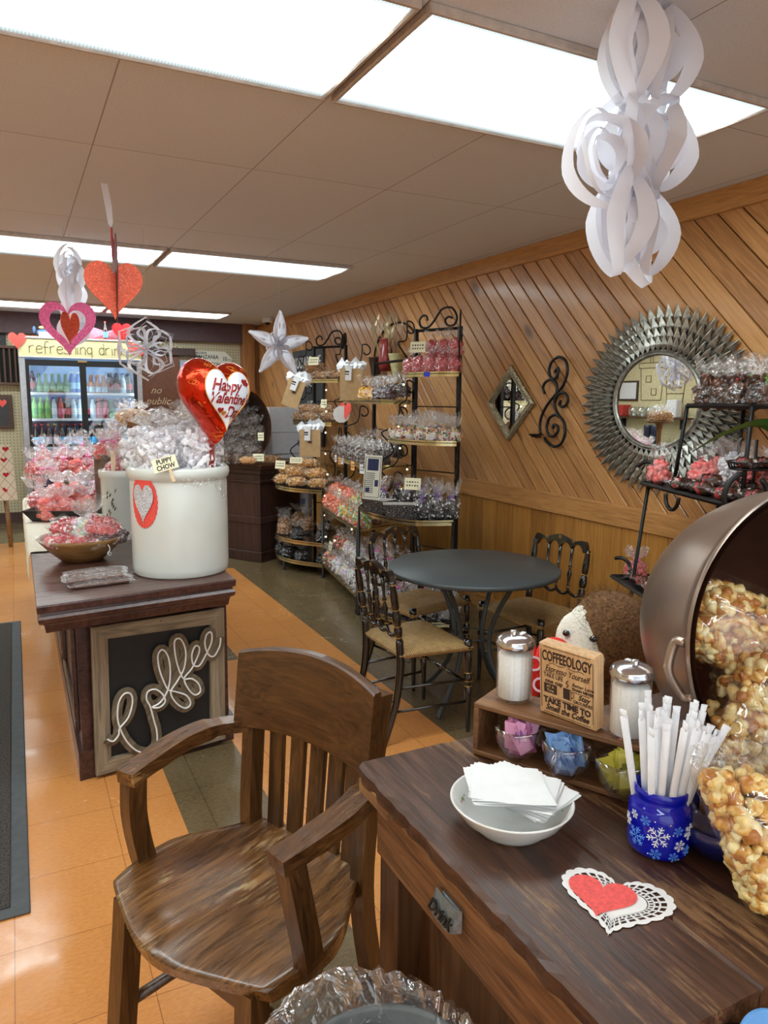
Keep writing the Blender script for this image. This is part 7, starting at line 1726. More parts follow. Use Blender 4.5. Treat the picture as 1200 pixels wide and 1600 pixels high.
# ================= PLUSH OWL-FACED TOY =================
M_FUR = plain('brown_fur', srgb(112, 78, 46), .95, noise_amt=.25, nscale=120, bump=.8); M_FURW = plain('white_fur', srgb(226, 220, 206), .95, noise_amt=.03, nscale=160, bump=.3)
t = thing('plush_toy', 'large brown plush toy with white face holding a red heart behind the table', 'plush toy', (1.50, 1.50, .42))
def fuzzy(mb, c, r, sc, amt=.012, sub=3, M=None, mi=0, k=26):
    V, F = ICO[3]; out = []
    for v in V:
        n_ = noise.noise(Vector(v) * k * .35) * .5 + noise.noise(Vector(v) * k) * .5
        q = Vector((v[0] * r * sc[0], v[1] * r * sc[1], v[2] * r * sc[2])) * (1 + n_ * amt / r); out.append(tuple(q + Vector(c)))
    mb.add(out, F, M, mi, True)
mb = MB(); fuzzy(mb, (.03, .04, .12), .17, (1, .9, 1.05)); fuzzy(mb, (-.02, 0, .345), .128, (1.0, .95, 1.0)); fuzzy(mb, (-.15, .0, .22), .055, (1.9, 1, 1.0)); fuzzy(mb, (.10, -.10, .18), .055, (1, 1, 1.4)); fuzzy(mb, (-.1, -.12, .04), .07, (1, 1.3, .8)); fuzzy(mb, (.08, -.14, .04), .07, (1, 1.3, .8))
fb = mb.build('fur_body', M_FUR, t)
# short fur
ps = fb.modifiers.new('fur', 'PARTICLE_SYSTEM').particle_system.settings; ps.type = 'HAIR'; ps.count = 9000; ps.hair_length = .011; ps.hair_step = 3; ps.root_radius = .25; ps.tip_radius = .05; ps.radius_scale = .004; ps.brownian_factor = .012; ps.use_advanced_hair = True
Ff = frame_m((-.122, -.006, .335), (.42, -.90, 0), (.25, .1, 1)) @ Matrix.Diagonal((1.3, 1.1, 1.1, 1))
mb = MB(); fuzzy(mb, (.0, .012, .0), .070, (.95, 1.15, .55), .002, M=Ff); fuzzy(mb, (.0, -.040, .042), .044, (1.0, .78, 1.0), .002, M=Ff); fuzzy(mb, (-.02, .055, .0), .03, (.7, 1.4, .4), .002, M=Ff)
mb.build('white_face', M_FURW, t)
MB().ico((0, -.030, .085), .016, 2, Ff, sc=(1.2, .8, .7)).build('nose', plain('grey_nose', srgb(112, 100, 92), .7), t)
for s in (-1, 1): MB().ico((s * .030, .022, .040), .0085, 2, Ff, sc=(1, 1, .6)).build('eye', plain('glossy_black_eye', (.006, .006, .008), .08, coat=.8), t)
h = MB(); FH = frame_m((-.26, .03, .275), (.70, -.71, 0), (.1, .1, 1)); hp_ = heart_pts(.20, .19, 40)
V = []; K = 6
for sgn in (1, -1):
    for k in range(K + 1):
        q = sin(k / K * pi / 2)
        for x, y in hp_: V.append((x * q, y * q, sgn * .035 * sqrt(max(0, 1 - q ** 2.4))))
Fs = []
for s_i in range(2):
    for k in range(K):
        for i in range(40):
            j = (i + 1) % 40; o = s_i * (K + 1) * 40; f_ = (o + k * 40 + i, o + k * 40 + j, o + (k + 1) * 40 + j, o + (k + 1) * 40 + i); Fs.append(f_[::-1] if s_i else f_)
h.add(V, Fs, FH, 0, True); ho = h.build('red_heart', plain('red_plush', srgb(214, 42, 34), .9, bump=.3, nscale=200), t)
mb = MB()
for s, x, y in (('X', -.045, .04), ('O', .0, .02), ('X', -.035, -.02), ('O', .02, -.035)): mb.text(s, .058, FH @ TR(x, y, .037), ext=.002)
mb.build('heart_lettering', plain('pink_white_felt', srgb(236, 206, 226), .8), t)
solo(MB().box((0, 0, .40), (.36, .34, .03), bev=.006).box((-.15, -.14, .2), (.035, .035, .39)).box((.15, -.14, .2), (.035, .035, .39)).box((-.15, .14, .2), (.035, .035, .39)).box((.15, .14, .2), (.035, .035, .39)), 'wooden_stool', M_DESKZ, 'low dark wooden stool under the plush toy behind the work table', 'stool', (1.52, 1.54, 0))

# ================= LEFT WALL SEEN IN THE MIRROR =================
M_LINE = plain('brown_marker_line', srgb(110, 84, 50), .8)
def wl(y, z): return (XL + .006, y, z)
def drawing(pts_list, name, label, y, z):
    mb = MB()
    for L in pts_list: mb.tube([(.002, p[0], p[1]) for p in L], .006, 4)
    return solo(mb, name, M_LINE, label, 'drawing', (XL + .003, y, z))
drawing([[(-.20, -.28), (.20, -.28), (.24, .22), (-.24, .22), (-.20, -.28)], [(-.28, .22), (.28, .22), (.28, .30), (-.28, .30), (-.28, .22)], [(.0, .3), (.0, .62)], [(.05, .3), (.05, .62)], [(-.1, -.2), (0, -.2), (0, -.1), (-.1, -.1), (-.1, -.2)], [(.02, 0), (.12, 0), (.12, .1), (.02, .1), (.02, 0)]], 'cup_drawing', 'brown line drawing of an iced coffee cup on the cream left wall', 8.55, 1.75)
drawing([[(-.15, -.3), (.15, -.3), (.2, .25), (-.2, .25), (-.15, -.3)], [(-.2, .25), (-.18, .3), (.18, .3), (.2, .25)], [(-.16, -.15), (.16, -.15)]], 'cup_drawing', 'brown line drawing of a latte cup with lettering on the cream left wall', 8.08, 1.72)
mb = MB(); F = frame_m((XL + .006, 8.08, 1.76), (0, 1, 0), (0, 0, 1)); mb.text('Chai', .13, F @ TR(0, .06, 0), shear=.4).text('Latte', .13, F @ TR(0, -.07, 0), shear=.4)
solo(mb, 'wall_lettering', M_LINE, 'brown handwritten words Chai Latte inside the cup drawing', 'lettering')
t = thing('framed_notice', 'dark framed white notice on the cream left wall', 'picture', wl(9.02, 1.62)); MB().box((.01, 0, 0), (.02, .42, .32), bev=.004).build('frame', M_DFR, t); MB().box((.022, 0, 0), (.004, .35, .26)).build('notice', M_CARDW, t)
t = thing('wall_shelf', 'long brown wall shelf on the left wall holding jars', 'shelf', wl(8.45, 1.20)); MB().box((.14, 0, 0), (.28, 1.7, .03), bev=.003).build('shelf_board', M_DESKZ, t)
for y in (-.6, .6): MB().box((.05, y, -.09), (.09, .025, .15)).build('bracket', M_IRON, t)
for i, y in enumerate((8.75, 8.58, 8.41, 8.24)): solo(MB().lathe([(0, 0), (.06, 0), (.075, .04), (.075, .11), (.05, .15), (.045, .15)], 24, cap=False), 'glass_jar', glass_mat('jar_glass', tint=(.8, .84, .86), base=.25), 'round clear glass jar on the left wall shelf', 'jar', (XL + .16, y, 1.216), (0, 0, 0), 'glass jars on the left wall shelf')
solo(MB().box((0, 0, .09), (.2, .2, .18), bev=.01), 'red_canister', plain('red_tin', srgb(180, 50, 44), .4), 'red square tin on the left wall shelf', 'tin', (XL + .15, 9.0, 1.216))
solo(MB().box((0, 0, .13), (.12, .2, .26), bev=.01), 'white_box', M_CARDW, 'white box on the left wall shelf near the jars', 'box', (XL + .15, 7.95, 1.216))
t = thing('back_counter', 'pale display counter along the left wall', 'counter', (XL + .36, 8.3, 0)); MB().box((0, 0, .4), (.60, 1.8, .8), bev=.006).build('counter_body', M_CLOTH, t); MB().box((0, 0, .81), (.64, 1.84, .03), bev=.004).build('counter_top', M_STONE, t)
for i, y in enumerate((8.0, 8.14)): solo(MB().lathe([(0, 0), (.065, 0), (.065, .24), (.06, .27), (0, .27)], 24), 'navy_canister', plain('navy_tin', srgb(34, 40, 66), .4), 'tall navy canister on the left counter', 'canister', (XL + .45, y, .826), (0, 0, 0), 'navy canisters on the left counter')
# ================= DRINKS COOLER AND BACK WALL =================
M_STEEL = plain('brushed_steel', srgb(176, 176, 178), .28, .9, .05); M_RUBR = plain('black_door_rubber', srgb(28, 28, 32), .5); M_COOL = plain('cooler_inside', srgb(160, 196, 240), .5, noise_amt=.02)
t = thing('drinks_cooler', 'tall two-door glass drinks cooler with cream refreshing drinks header', 'fridge', (.68, 8.50, 0))
w2 = .605
def bxp(x, y, z, a, b_, c, nm, mat, bev=.003): return MB().box((x, y, z), (a, b_, c), bev=bev).build(nm, mat, t)
bxp(-w2 + .03, .36, 1.03, .06, .72, 1.90, 'side_panel', M_STEEL); bxp(w2 - .03, .36, 1.03, .06, .72, 1.90, 'side_panel', M_STEEL)
bxp(0, .70, 1.03, 1.09, .03, 1.88, 'back_panel', M_COOL); bxp(0, .36, .14, 1.09, .66, .12, 'base_panel', M_RUBR); bxp(0, .36, 1.96, 1.09, .70, .12, 'top_panel', M_STEEL)
bxp(0, -.008, 1.928, 1.20, .03, .185, 'header_panel', plain('cream_header', srgb(222, 214, 164), .6, noise_amt=.02))
bxp(0, -.012, 2.026, 1.21, .04, .014, 'header_trim', M_STEEL); bxp(0, -.012, 1.832, 1.21, .04, .016, 'header_trim', M_STEEL)
# handwritten header: stroke letters
STK = {'r': [[(0, 0), (0, .6)], [(0, .4), (.1, .58), (.25, .6)]], 'e': [[(0, .32), (.3, .36), (.28, .55), (.12, .6), (0, .4), (.02, .1), (.15, 0), (.32, .1)]], 'f': [[(.1, -.05), (.1, .75), (.2, .95), (.32, .9)], [(0, .5), (.28, .5)]], 's': [[(.28, .5), (.15, .6), (.02, .48), (.15, .32), (.28, .18), (.14, 0), (0, .1)]], 'h': [[(0, 0), (0, .95)], [(0, .4), (.15, .6), (.28, .45), (.28, 0)]], 'i': [[(0, 0), (0, .55)], [(0, .72), (0, .76)]], 'n': [[(0, 0), (0, .6)], [(0, .4), (.15, .6), (.28, .45), (.28, 0)]], 'g': [[(.28, .5), (.12, .6), (0, .35), (.1, .08), (.28, .2), (.28, .6), (.28, -.2), (.14, -.35), (0, -.25)]], 'd': [[(.28, .5), (.12, .6), (0, .35), (.1, .02), (.28, .15)], [(.28, .95), (.28, 0)]], 'k': [[(0, 0), (0, .8)], [(.28, .6), (0, .3), (.28, 0)]], ' ': []}
mb = MB(); x = -.50
for ch_ in 'refreshing drinks':
    for L in STK[ch_]: mb.tube(catmull([(x + p[0] * .17, -.0245, 1.875 + p[1] * .125) for p in L], 4), .003, 4)
    x += {'i': .026, ' ': .055}.get(ch_, .0655)
mb.build('header_lettering', plain('brown_pen', srgb(96, 76, 48), .8), t)
# doors: frames + panes
for sx, nm in ((-1, 'left'), (1, 'right')):
    cx_ = sx * .272; d_ = MB()
    d_.box((cx_ - .258, 0, .98), (.034, .05, 1.66), bev=.004).box((cx_ + .258, 0, .98), (.034, .05, 1.66), bev=.004).box((cx_, 0, 1.78), (.49, .05, .06), bev=.004).box((cx_, 0, .19), (.49, .05, .08), bev=.004)
    do = d_.build('door', M_RUBR, t)
    MB().box((cx_, 0, .98), (.49, .006, 1.56)).build('pane', glass_mat('cooler_glass', tint=(.93, .97, 1), base=.07, edge=.5), do)
for z in (.52, .895, 1.195, 1.468):
    bxp(0, .36, z - .008, 1.08, .56, .012, 'shelf', M_STEEL, .002); bxp(0, .07, z - .004, 1.08, .006, .026, 'price_rail', M_CARDW, .001)
em = plain('cooler_led', (.62, .82, 1.0), .3, emit=11.0)
for x_ in (-.53, .53): bxp(x_, .05, .98, .014, .014, 1.5, 'led_strip', em)
bxp(0, .05, .98, .014, .014, 1.5, 'led_strip', em); bxp(0, .30, 1.885, 1.0, .05, .012, 'led_strip', em)
for x_ in (-.55, .55):
    for y_ in (.08, .64): MB().lathe([(0, -.015), (.042, -.015), (.045, 0), (.042, .015), (0, .015)], 20, TR(x_, y_, .042, rx=pi / 2)).build('castor', M_RUBR, t)
MB().text('OTELLO', .022, frame_m((0, -.0265, 1.802), (1, 0, 0), (0, 0, 1)), bold=.0004).build('badge_lettering', M_GOLD, t) if False else bxp(0, -.027, 1.80, .09, .004, .018, 'brand_plate', M_GOLD)
def bottle_mesh(body, label_c, cap_c, kind_):
    mb = MB()
    if kind_ == 'tall': pr = [(0, 0), (.030, 0), (.033, .006), (.033, .12), (.030, .15), (.016, .19), (.0125, .21), (.0125, .225), (0, .225)]; lz = (.05, .115)
    elif kind_ == 'long': pr = [(0, 0), (.027, 0), (.030, .006), (.030, .13), (.022, .165), (.012, .20), (.011, .245), (0, .245)]; lz = (.035, .11)
    else: pr = [(0, 0), (.030, 0), (.033, .006), (.033, .085), (.028, .105), (.014, .135), (.0115, .19), (.013, .2), (0, .2)]; lz = (.018, .075)
    mb.lathe(pr, 14, mi=0, cap=False); r = pr[2][0] + .0006
    mb.lathe([(r, lz[0]), (r, lz[1])], 14, mi=1, cap=False); mb.lathe([(.014, pr[-1][1] - .014), (.014, pr[-1][1] + .004), (0, pr[-1][1] + .004)], 10, mi=2, cap=False)
    mats = [plain('liquid_%d_%d_%d' % tuple(int(c * 255) for c in body), body, .08, noise_amt=.02, coat=.6), plain('label_%d_%d_%d' % tuple(int(c * 255) for c in label_c), label_c, .5, noise_amt=.15, nscale=70), plain('cap_%d_%d_%d' % tuple(int(c * 255) for c in cap_c), cap_c, .4)]
    return mb.mesh('bottle', mats)
BM = dict(green=bottle_mesh(srgb(62, 128, 70), srgb(120, 180, 120), srgb(60, 140, 60), 'short'), cider=bottle_mesh(srgb(184, 98, 34), srgb(190, 208, 226), srgb(200, 120, 40), 'short'), lime=bottle_mesh(srgb(128, 190, 84), srgb(90, 160, 70), srgb(120, 210, 80), 'tall'), clear=bottle_mesh(srgb(196, 214, 228), srgb(232, 236, 240), srgb(60, 110, 200), 'tall'), cola=bottle_mesh(srgb(56, 24, 22), srgb(200, 60, 80), srgb(180, 40, 40), 'tall'), redp=bottle_mesh(srgb(190, 60, 70), srgb(226, 110, 130), srgb(200, 50, 50), 'tall'), purple=bottle_mesh(srgb(86, 60, 110), srgb(190, 200, 230), srgb(220, 220, 230), 'tall'), brown=bottle_mesh(srgb(60, 32, 26), srgb(96, 186, 232), srgb(200, 60, 60), 'long'), brownw=bottle_mesh(srgb(60, 32, 26), srgb(216, 206, 214), srgb(200, 160, 60), 'long'), yellow=bottle_mesh(srgb(140, 60, 30), srgb(210, 60, 60), srgb(236, 206, 60), 'short'), blue=bottle_mesh(srgb(40, 110, 190), srgb(150, 200, 230), srgb(230, 230, 240), 'tall'), dark=bottle_mesh(srgb(44, 30, 34), srgb(160, 60, 60), srgb(30, 30, 30), 'tall'))
NM = dict(green='green glass soda', cider='amber orange soda', lime='lime green soda', clear='clear drink', cola='dark cola', redp='red drink', purple='purple drink', brown='brown root beer with blue label', brownw='brown soda with white label', yellow='yellow-capped soda', blue='blue drink', dark='dark drink')
rws = [(1.468, 'top', ['dark', 'green', 'green', 'green', 'green', 'green', 'blue', 'blue', 'cider', 'cider', 'cider', 'cider', 'dark', 'dark', 'clear', 'dark', 'dark'][:16]),
       (1.195, 'second', ['lime', 'lime', 'lime', 'clear', 'redp', 'cola', 'clear', 'clear', 'cola', 'clear', 'redp', 'redp', 'green', 'purple', 'purple', 'blue']),
       (.895, 'third', ['brown', 'brown', 'brownw', 'brownw', 'brown', 'brown', 'brown', 'brown', 'brown', 'brown', 'brownw', 'brown', 'brown', 'brown', 'brown', 'brown']),
       (.52, 'fourth', ['yellow'] * 16)]
for z, rn, ks in rws:
    n = len(ks)
    for row, yy_ in ((0, .14), (1, .30)):
        for i, k in enumerate(ks):
            xx_ = -.49 + i * (.98 / (n - 1)) if n > 1 else 0
            if abs(xx_) < .02: xx_ += .03
            o = bpy.data.objects.new('drink_bottle', BM[k]); COL.objects.link(o); o.location = (.68 + xx_ * .985, 8.50 + yy_, z + .001); o.rotation_euler.z = BR.uniform(-.4, .4)
            tag(o, '%s bottle, cooler %s shelf, %s row, %s' % (NM[k], rn, ['front', 'back'][row], ordinal(i, n)), 'bottle', 'bottles in the cooler')
# things on the cooler top
ZT = 2.036
solo(MB().poly(heart_pts(.17, .17), .004, frame_m((0, 0, 0), (1, .15, 0), (0, 0, 1))), 'paper_heart', M_CORAL, 'coral paper heart on the left corner of the cooler header', 'heart', (.075, 8.462, 1.985))
solo(MB().poly(heart_pts(.13, .14), .004, frame_m((0, 0, 0), (1, -.3, 0), (0, 0, 1))), 'paper_heart', M_CORAL, 'coral paper heart on the right corner of the cooler header', 'heart', (1.20, 8.462, 1.95))
solo(MB().poly(heart_pts(.11, .12), .004, frame_m((0, 0, 0), (1, .3, 0), (0, 0, 1))), 'paper_heart', M_CORAL, 'smaller coral paper heart beside the right corner heart', 'heart', (1.275, 8.455, 1.93))
t = thing('blue_plush', 'small blue plush creature with cream card on the cooler top', 'plush toy', (.34, 8.60, ZT))
mb = MB(); fuzzy(mb, (0, 0, .05), .05, (1.6, .9, .95), .003); fuzzy(mb, (-.10, 0, .08), .025, (.7, .8, 1.5), .002); fuzzy(mb, (.10, 0, .05), .025, (1.2, .8, 1), .002); mb.build('plush_body', plain('steel_blue_fur', srgb(66, 96, 132), .9), t)
MB().box((.0, -.055, .03), (.12, .006, .06)).build('card', M_CARDW, t); MB().ico((-.03, -.03, .105), .02, 2, sc=(1.5, .6, .7)).build('bow', plain('yellow_bow', srgb(228, 196, 120), .6), t)
solo(MB().box((0, 0, .08), (.22, .16, .16), bev=.01).poly(heart_pts(.18, .16), .01, frame_m((0, -.085, .09), (1, 0, 0), (0, 0, 1))), 'pink_gift_box', plain('pink_box', srgb(214, 130, 150), .5), 'pink gift box with heart on the cooler top', 'box', (.62, 8.62, ZT))
solo(MB().poly(heart_pts(.20, .19), .05, frame_m((0, 0, .095), (1, .1, 0), (0, 0, 1))), 'red_heart_box', plain('red_satin', srgb(200, 30, 34), .3), 'large red heart shaped box on the cooler top right', 'box', (1.10, 8.60, ZT))
o = bpy.data.objects.new('drink_bottle', BM['brown']); COL.objects.link(o); o.location = (.93, 8.55, ZT); o.scale = (.8, .8, .8); tag(o, 'small brown bottle with blue label standing on the cooler top', 'bottle')
solo(MB().add([(-.55, -.06, 0), (.50, -.06, .0), (.50, -.055, .012), (-.55, -.05, .012)] + [(-.55, .1, 0), (.5, .1, 0), (.5, .1, .012), (-.55, .1, .012)], [(0, 1, 2, 3), (3, 2, 6, 7), (4, 0, 3, 7), (1, 5, 6, 2), (5, 4, 7, 6)]), 'red_tablecloth', plain('coral_cloth', srgb(232, 110, 104), .9), 'coral cloth strip along the cooler top', 'cloth', (.70, 8.55, ZT - .002))
solo(MB().add([(-.16, 0, 0), (.14, 0, .02), (.16, 0, .13), (.02, .02, .10), (-.12, 0, .14), (0, -.03, .06)], [(0, 1, 5), (1, 2, 5), (2, 3, 5), (3, 4, 5), (4, 0, 5), (0, 4, 3, 2, 1)]), 'pink_tissue', plain('pink_tissue', srgb(232, 150, 170), .7), 'pink tissue bow behind the bottle on the cooler top', 'tissue', (.93, 8.70, ZT + .01))
# back wall: louvred grille, pictures, signs
t = thing('louvred_grille', 'brown wooden louvred wall grille left of the cooler', 'grille', (-.28, YB - .03, 1.77))
MB().box((0, 0, 0), (.72, .02, .40)).build('backing', plain('near_black', (.01, .01, .01), .9), t)
M_DBR = plain('dark_brown_wood', srgb(84, 58, 44), .6)
for k in range(13): MB().box((-.33 + k * .055, -.03, 0), (.02, .02, .40), bev=.002).build('slat', M_DBR, t)
for z in (-.2, .2): MB().box((0, -.035, z), (.74, .04, .03), bev=.003).build('rail', M_DBR, t)
for k in range(7): MB().box((-.32 + k * .09, -.012, .08), (.05, .004, .05)).build('reflected_glint', M_CARDW, t) if False else None
t = thing('framed_chalkboard', 'brown framed black chalkboard on the pegboard left of the cooler', 'picture', (-.21, YB - .02, 1.26))
MB().box((0, 0, 0), (.40, .025, .38), bev=.005).build('frame', M_DBR, t); MB().box((0, -.014, 0), (.32, .004, .30)).build('board', plain('chalk_black', srgb(58, 58, 60), .6), t)
MB().poly(heart_pts(.09, .09), .002, frame_m((.10, -.017, .09), (1, 0, 0), (0, 0, 1))).build('paper_heart', M_CORAL, t)
t = thing('black_picture', 'small black picture above the louvred grille', 'picture', (-.14, YB - .02, 2.06)); MB().box((0, 0, 0), (.22, .02, .17), bev=.003).build('frame', M_RUBR, t); MB().tube([(.05 * cos(a), -.013, .05 * sin(a)) for a in [k * pi / 10 for k in range(20)]], .003, 4, closed=True).build('ring_mark', plain('chalk_green', srgb(170, 180, 130), .8), t)
t = thing('arrow_sign', 'white arrow-shaped road sign reading TANZANIA 10KM on the pegboard', 'sign', (2.01, YB - .022, 1.82))
MB().poly([(0, 0), (.40, 0), (.50, .10), (.40, .19), (0, .19)], .01, frame_m((0, 0, 0), (1, 0, 0), (0, 0, 1))).build('board', plain('off_white_board', srgb(222, 220, 206), .6, noise_amt=.02), t)
F = frame_m((0, -.0115, 0), (1, 0, 0), (0, 0, 1)); mb = MB(); mb.text('ZANZIBAR', .034, F @ TR(.09, .166, 0), bold=.0004).text('TANZANIA', .068, F @ TR(.17, .118, 0), bold=.001, sx=.85).text('10', .07, F @ TR(.395, .10, 0), bold=.001, sx=.8).text('KM', .032, F @ TR(.45, .09, 0)).text('PLANTATION', .058, F @ TR(.19, .030, 0), bold=.0008, sx=.82)
mb.build('sign_lettering', M_INK, t)
t = thing('narrow_plank_sign', 'narrow tan plank sign hung at a slant above the doorway', 'sign', (1.80, YB - .02, 2.06), rot=(0, radians(33), 0)); MB().box((0, 0, 0), (.36, .012, .045), bev=.002).build('board', plain('tan_plank', srgb(206, 190, 150), .7), t)
mb = MB()
for k in range(14):
    if k not in (4, 7): mb.box((-.14 + k * .021, -.007, .002 * (k % 3 - 1)), (.012, .001, .016))
mb.build('faded_lettering', M_DBR, t)
mb = MB().box((0, -.001, 0), (.05, .014, .05), mi=0).text('P', .11, frame_m((0, -.009, 0), (1, 0, 0), (0, 0, 1)), mi=1, bold=.004)
solo(mb, 'letter_block', [plain('cream_block', srgb(220, 210, 180), .6), M_DBR], 'small cream block with a dark letter beside the plank sign', 'sign', (1.62, YB - .02, 2.09))
# wooden chair with a quilted heart cloth
t = thing('side_chair', 'light wooden chair beside the pegboard wall left of the cooler', 'chair', (-.32, 8.0, 0))
for x in (-.2, .2):
    for y in (-.2, .2): MB().tube([(x * 1.1, y * 1.1, 0), (x, y, .45)], .018, 8).build('leg', M_BOWLW, t)
MB().box((0, 0, .46), (.44, .44, .03), bev=.008).build('seat', M_BOWLW, t)
for x in (-.19, .19): MB().tube([(x, .19, .46), (x, .24, .92)], .016, 8).build('back_post', M_BOWLW, t)
MB().box((0, .235, .86), (.38, .02, .12), bev=.006).build('back_rail', M_BOWLW, t)
m, nt = newmat('quilted_hearts_cloth'); v = coord(nt)
s_ = nd(nt, 'ShaderNodeSeparateXYZ', {0: v}); u1 = mathn(nt, 'ADD', s_.outputs[0], mathn(nt, 'MULTIPLY', s_.outputs[2], .8)); u2 = mathn(nt, 'SUBTRACT', s_.outputs[0], mathn(nt, 'MULTIPLY', s_.outputs[2], .8))
def lines(u): return mathn(nt, 'LESS_THAN', mathn(nt, 'FRACT', mathn(nt, 'MULTIPLY', u, 11.0)), .05)
col = mixc(nt, mathn(nt, 'MAXIMUM', lines(u1), lines(u2)), srgb(226, 218, 200), srgb(150, 110, 100))
finish(nt, nd(nt, 'ShaderNodeBsdfPrincipled', {'Base Color': col, 'Roughness': .9}).outputs[0])
t = thing('quilted_oven_cloth', 'cream quilted cloth with red hearts hanging over the wooden chair', 'cloth', (-.16, 7.74, .72))
V = []; n = 14
for i in range(n + 1):
    for j in range(n + 1):
        u, w = i / n * 2 - 1, j / n * 2 - 1
        hw_ = .13 * (1 - .12 * w) ; V.append((u * hw_, -.02 - .035 * sqrt(max(0, 1 - u * u)) + .006 * sin(w * 6 + u * 3), w * .26))
W1 = n + 1; Fq = [(i * W1 + j, (i + 1) * W1 + j, (i + 1) * W1 + j + 1, i * W1 + j + 1) for i in range(n) for j in range(n)]
MB().add(V, Fq, smooth=True).add([(x, .02, z) for x, y, z in V], [f[::-1] for f in Fq], smooth=True).build('cloth_body', m, t)
M_RH = plain('red_heart_print', srgb(176, 40, 44), .9)
for k, (x, z) in enumerate(((-.07, .18), (.05, .12), (-.06, .05), (.06, -.02), (-.05, -.09), (.05, -.16), (-.06, -.21), (.07, .22))):
    MB().add([(x + a, -.024 - .035 * sqrt(max(0, 1 - ((x + a) / .14) ** 2)), z + b_) for a, b_ in heart_pts(.055, .05, 18)], [tuple(range(18))]).build('heart_print', M_RH, t)
# ceiling camera dome
t = thing('security_camera', 'small white dome camera on the ceiling near the back corner', 'camera', (2.66, 8.3, ZC)); MB().lathe([(0, 0), (.06, 0), (.06, -.05), (.055, -.055), (.03, -.055)], 24, cap=False).build('housing', M_WHITE, t); MB().ico((0, 0, -.05), .035, 2).build('lens_dome', plain('smoked_dome', (.01, .01, .012), .1), t)
# ================= HANGING PAPER DECORATIONS =================
m, nt = newmat('white_paper')
d1 = nd(nt, 'ShaderNodeBsdfDiffuse', {'Color': (.82, .81, .86, 1)}); d2 = nd(nt, 'ShaderNodeBsdfTranslucent', {'Color': (.80, .79, .84, 1)})
finish(nt, nd(nt, 'ShaderNodeMixShader', {0: .3, 1: d1.outputs[0], 2: d2.outputs[0]}).outputs[0]); M_PAPER = m
M_STR = plain('thin_string', srgb(200, 200, 200), .6)
def petal_mb(L, Wd, n_rings=4, seed=0, width=.022, bulge=1.0, sharp=.15):
    """cut paper square: nested diamond strips rolled alternately to front and back, axis along z from 0 to L"""
    mb = MB(); rr = random.Random(seed)
    for k in range(n_rings):
        q = 1 - k * (.80 / n_rings); sgn = 1 if k % 2 == 0 else -1; A = []; B = []; n = 40; cz = L * .5
        R = Wd * .5 * q * bulge * (1.0 + .15 * rr.uniform(-1, 1)); H = L * .5 * q
        for i in range(n + 1):
            a = 2 * pi * i / n; c, s = cos(a), sin(a)
            z = cz + H * c; x = R * s * (abs(s) ** sharp)
            y = sgn * R * .75 * (s * s) * (1 - .25 * abs(c))
            w = width * (.5 + .5 * s * s) * (.75 + .25 * q)
            nx, ny = (0.25 * x / (R + 1e-6)), sgn
            A.append((x - nx * w * .4, y - ny * w * .5, z)); B.append((x + nx * w * .6, y + ny * w * .5, z + w * .35 * c))
        mb.strip(A, B)
    return mb
def hung(name, label, cat, x, y, z_top, parts):
    t = thing(name, label, cat, (x, y, z_top)); MB().tube([(0, 0, 0), (0, 0, ZC - z_top)], .0008, 4).build('string', M_STR, t)
    return t
# big one near the camera
t = thing('paper_snowflake', 'large white rolled-paper snowflake hanging close by at the upper right', 'decoration', (1.385, 1.40, 2.02))
MB().tube([(0.02, 0, .06), (0.02, 0, ZC - 2.02)], .0008, 4).build('string', M_STR, t)
rr = random.Random(14)
spots = [(.045, .0, -.305, .26, .13, 8, .3, 3), (-.035, .02, -.285, .25, .12, -4, 1.2, 5), (.01, .03, -.27, .24, .11, 2, 2.2, 6),
         (.055, .0, -.10, .235, .17, 6, .5, 7), (-.075, .0, -.13, .22, .15, -14, -.3, 8), (.0, .04, -.08, .22, .16, 0, 1.5, 9), (.06, .03, -.09, .24, .16, 18, 1.0, 12),
         (.045, .0, .09, .26, .15, 4, .2, 10), (-.01, .02, .10, .26, .14, -8, 1.0, 11), (.02, .03, .12, .24, .12, 3, 2.0, 13)]
for (x, y, z, L, Wd, tilt, rz, sd) in spots:
    o = petal_mb(L, Wd, 4, sd, width=.046, bulge=1.0).build('paper_petal', M_PAPER, t); o.location = (x, y, z); o.rotation_euler = (radians(rr.uniform(-8, 8)), radians(tilt), rz)
def twirl(label, x, y, z0, z1, Wd, k):
    t = thing('paper_twirl', label, 'decoration', (x, y, z1)); MB().tube([(0, 0, 0), (0, 0, ZC - z1)], .0008, 4).build('string', M_STR, t)
    H = z1 - z0; rr = random.Random(k); n = 5
    for i in range(n):
        L = H * .42; zz = -H * .80 * i / (n - 1) - L * .5 + H * .0
        o = petal_mb(L, Wd, 4, k + i, width=.045).build('paper_petal', M_PAPER, t); o.location = (rr.uniform(-.02, .02), rr.uniform(-.02, .02), min(-L, zz - L * .3) if i == 0 else zz - L * .4); o.rotation_euler = (radians(rr.uniform(-10, 10)), radians(rr.uniform(-14, 14)), rr.uniform(0, 3))
    return t
twirl('long narrow white paper snowflake hanging edge-on at the left', .345, 4.72, 1.80, 2.29, .125, 31)
def star(label, x, y, z, R, n, rz, tilt, seed, Wd):
    t = thing('paper_snowflake', label, 'decoration', (x, y, z), rot=(0, 0, rz)); MB().tube([(0, 0, R * .9), (0, 0, ZC - z)], .0008, 4).build('string', M_STR, t)
    for k in range(n):
        o = petal_mb(R, Wd, 3, seed + k, width=.036, sharp=1.8).build('paper_petal', M_PAPER, t); o.rotation_euler = (0, 2 * pi * k / n + tilt, 0)
    return t
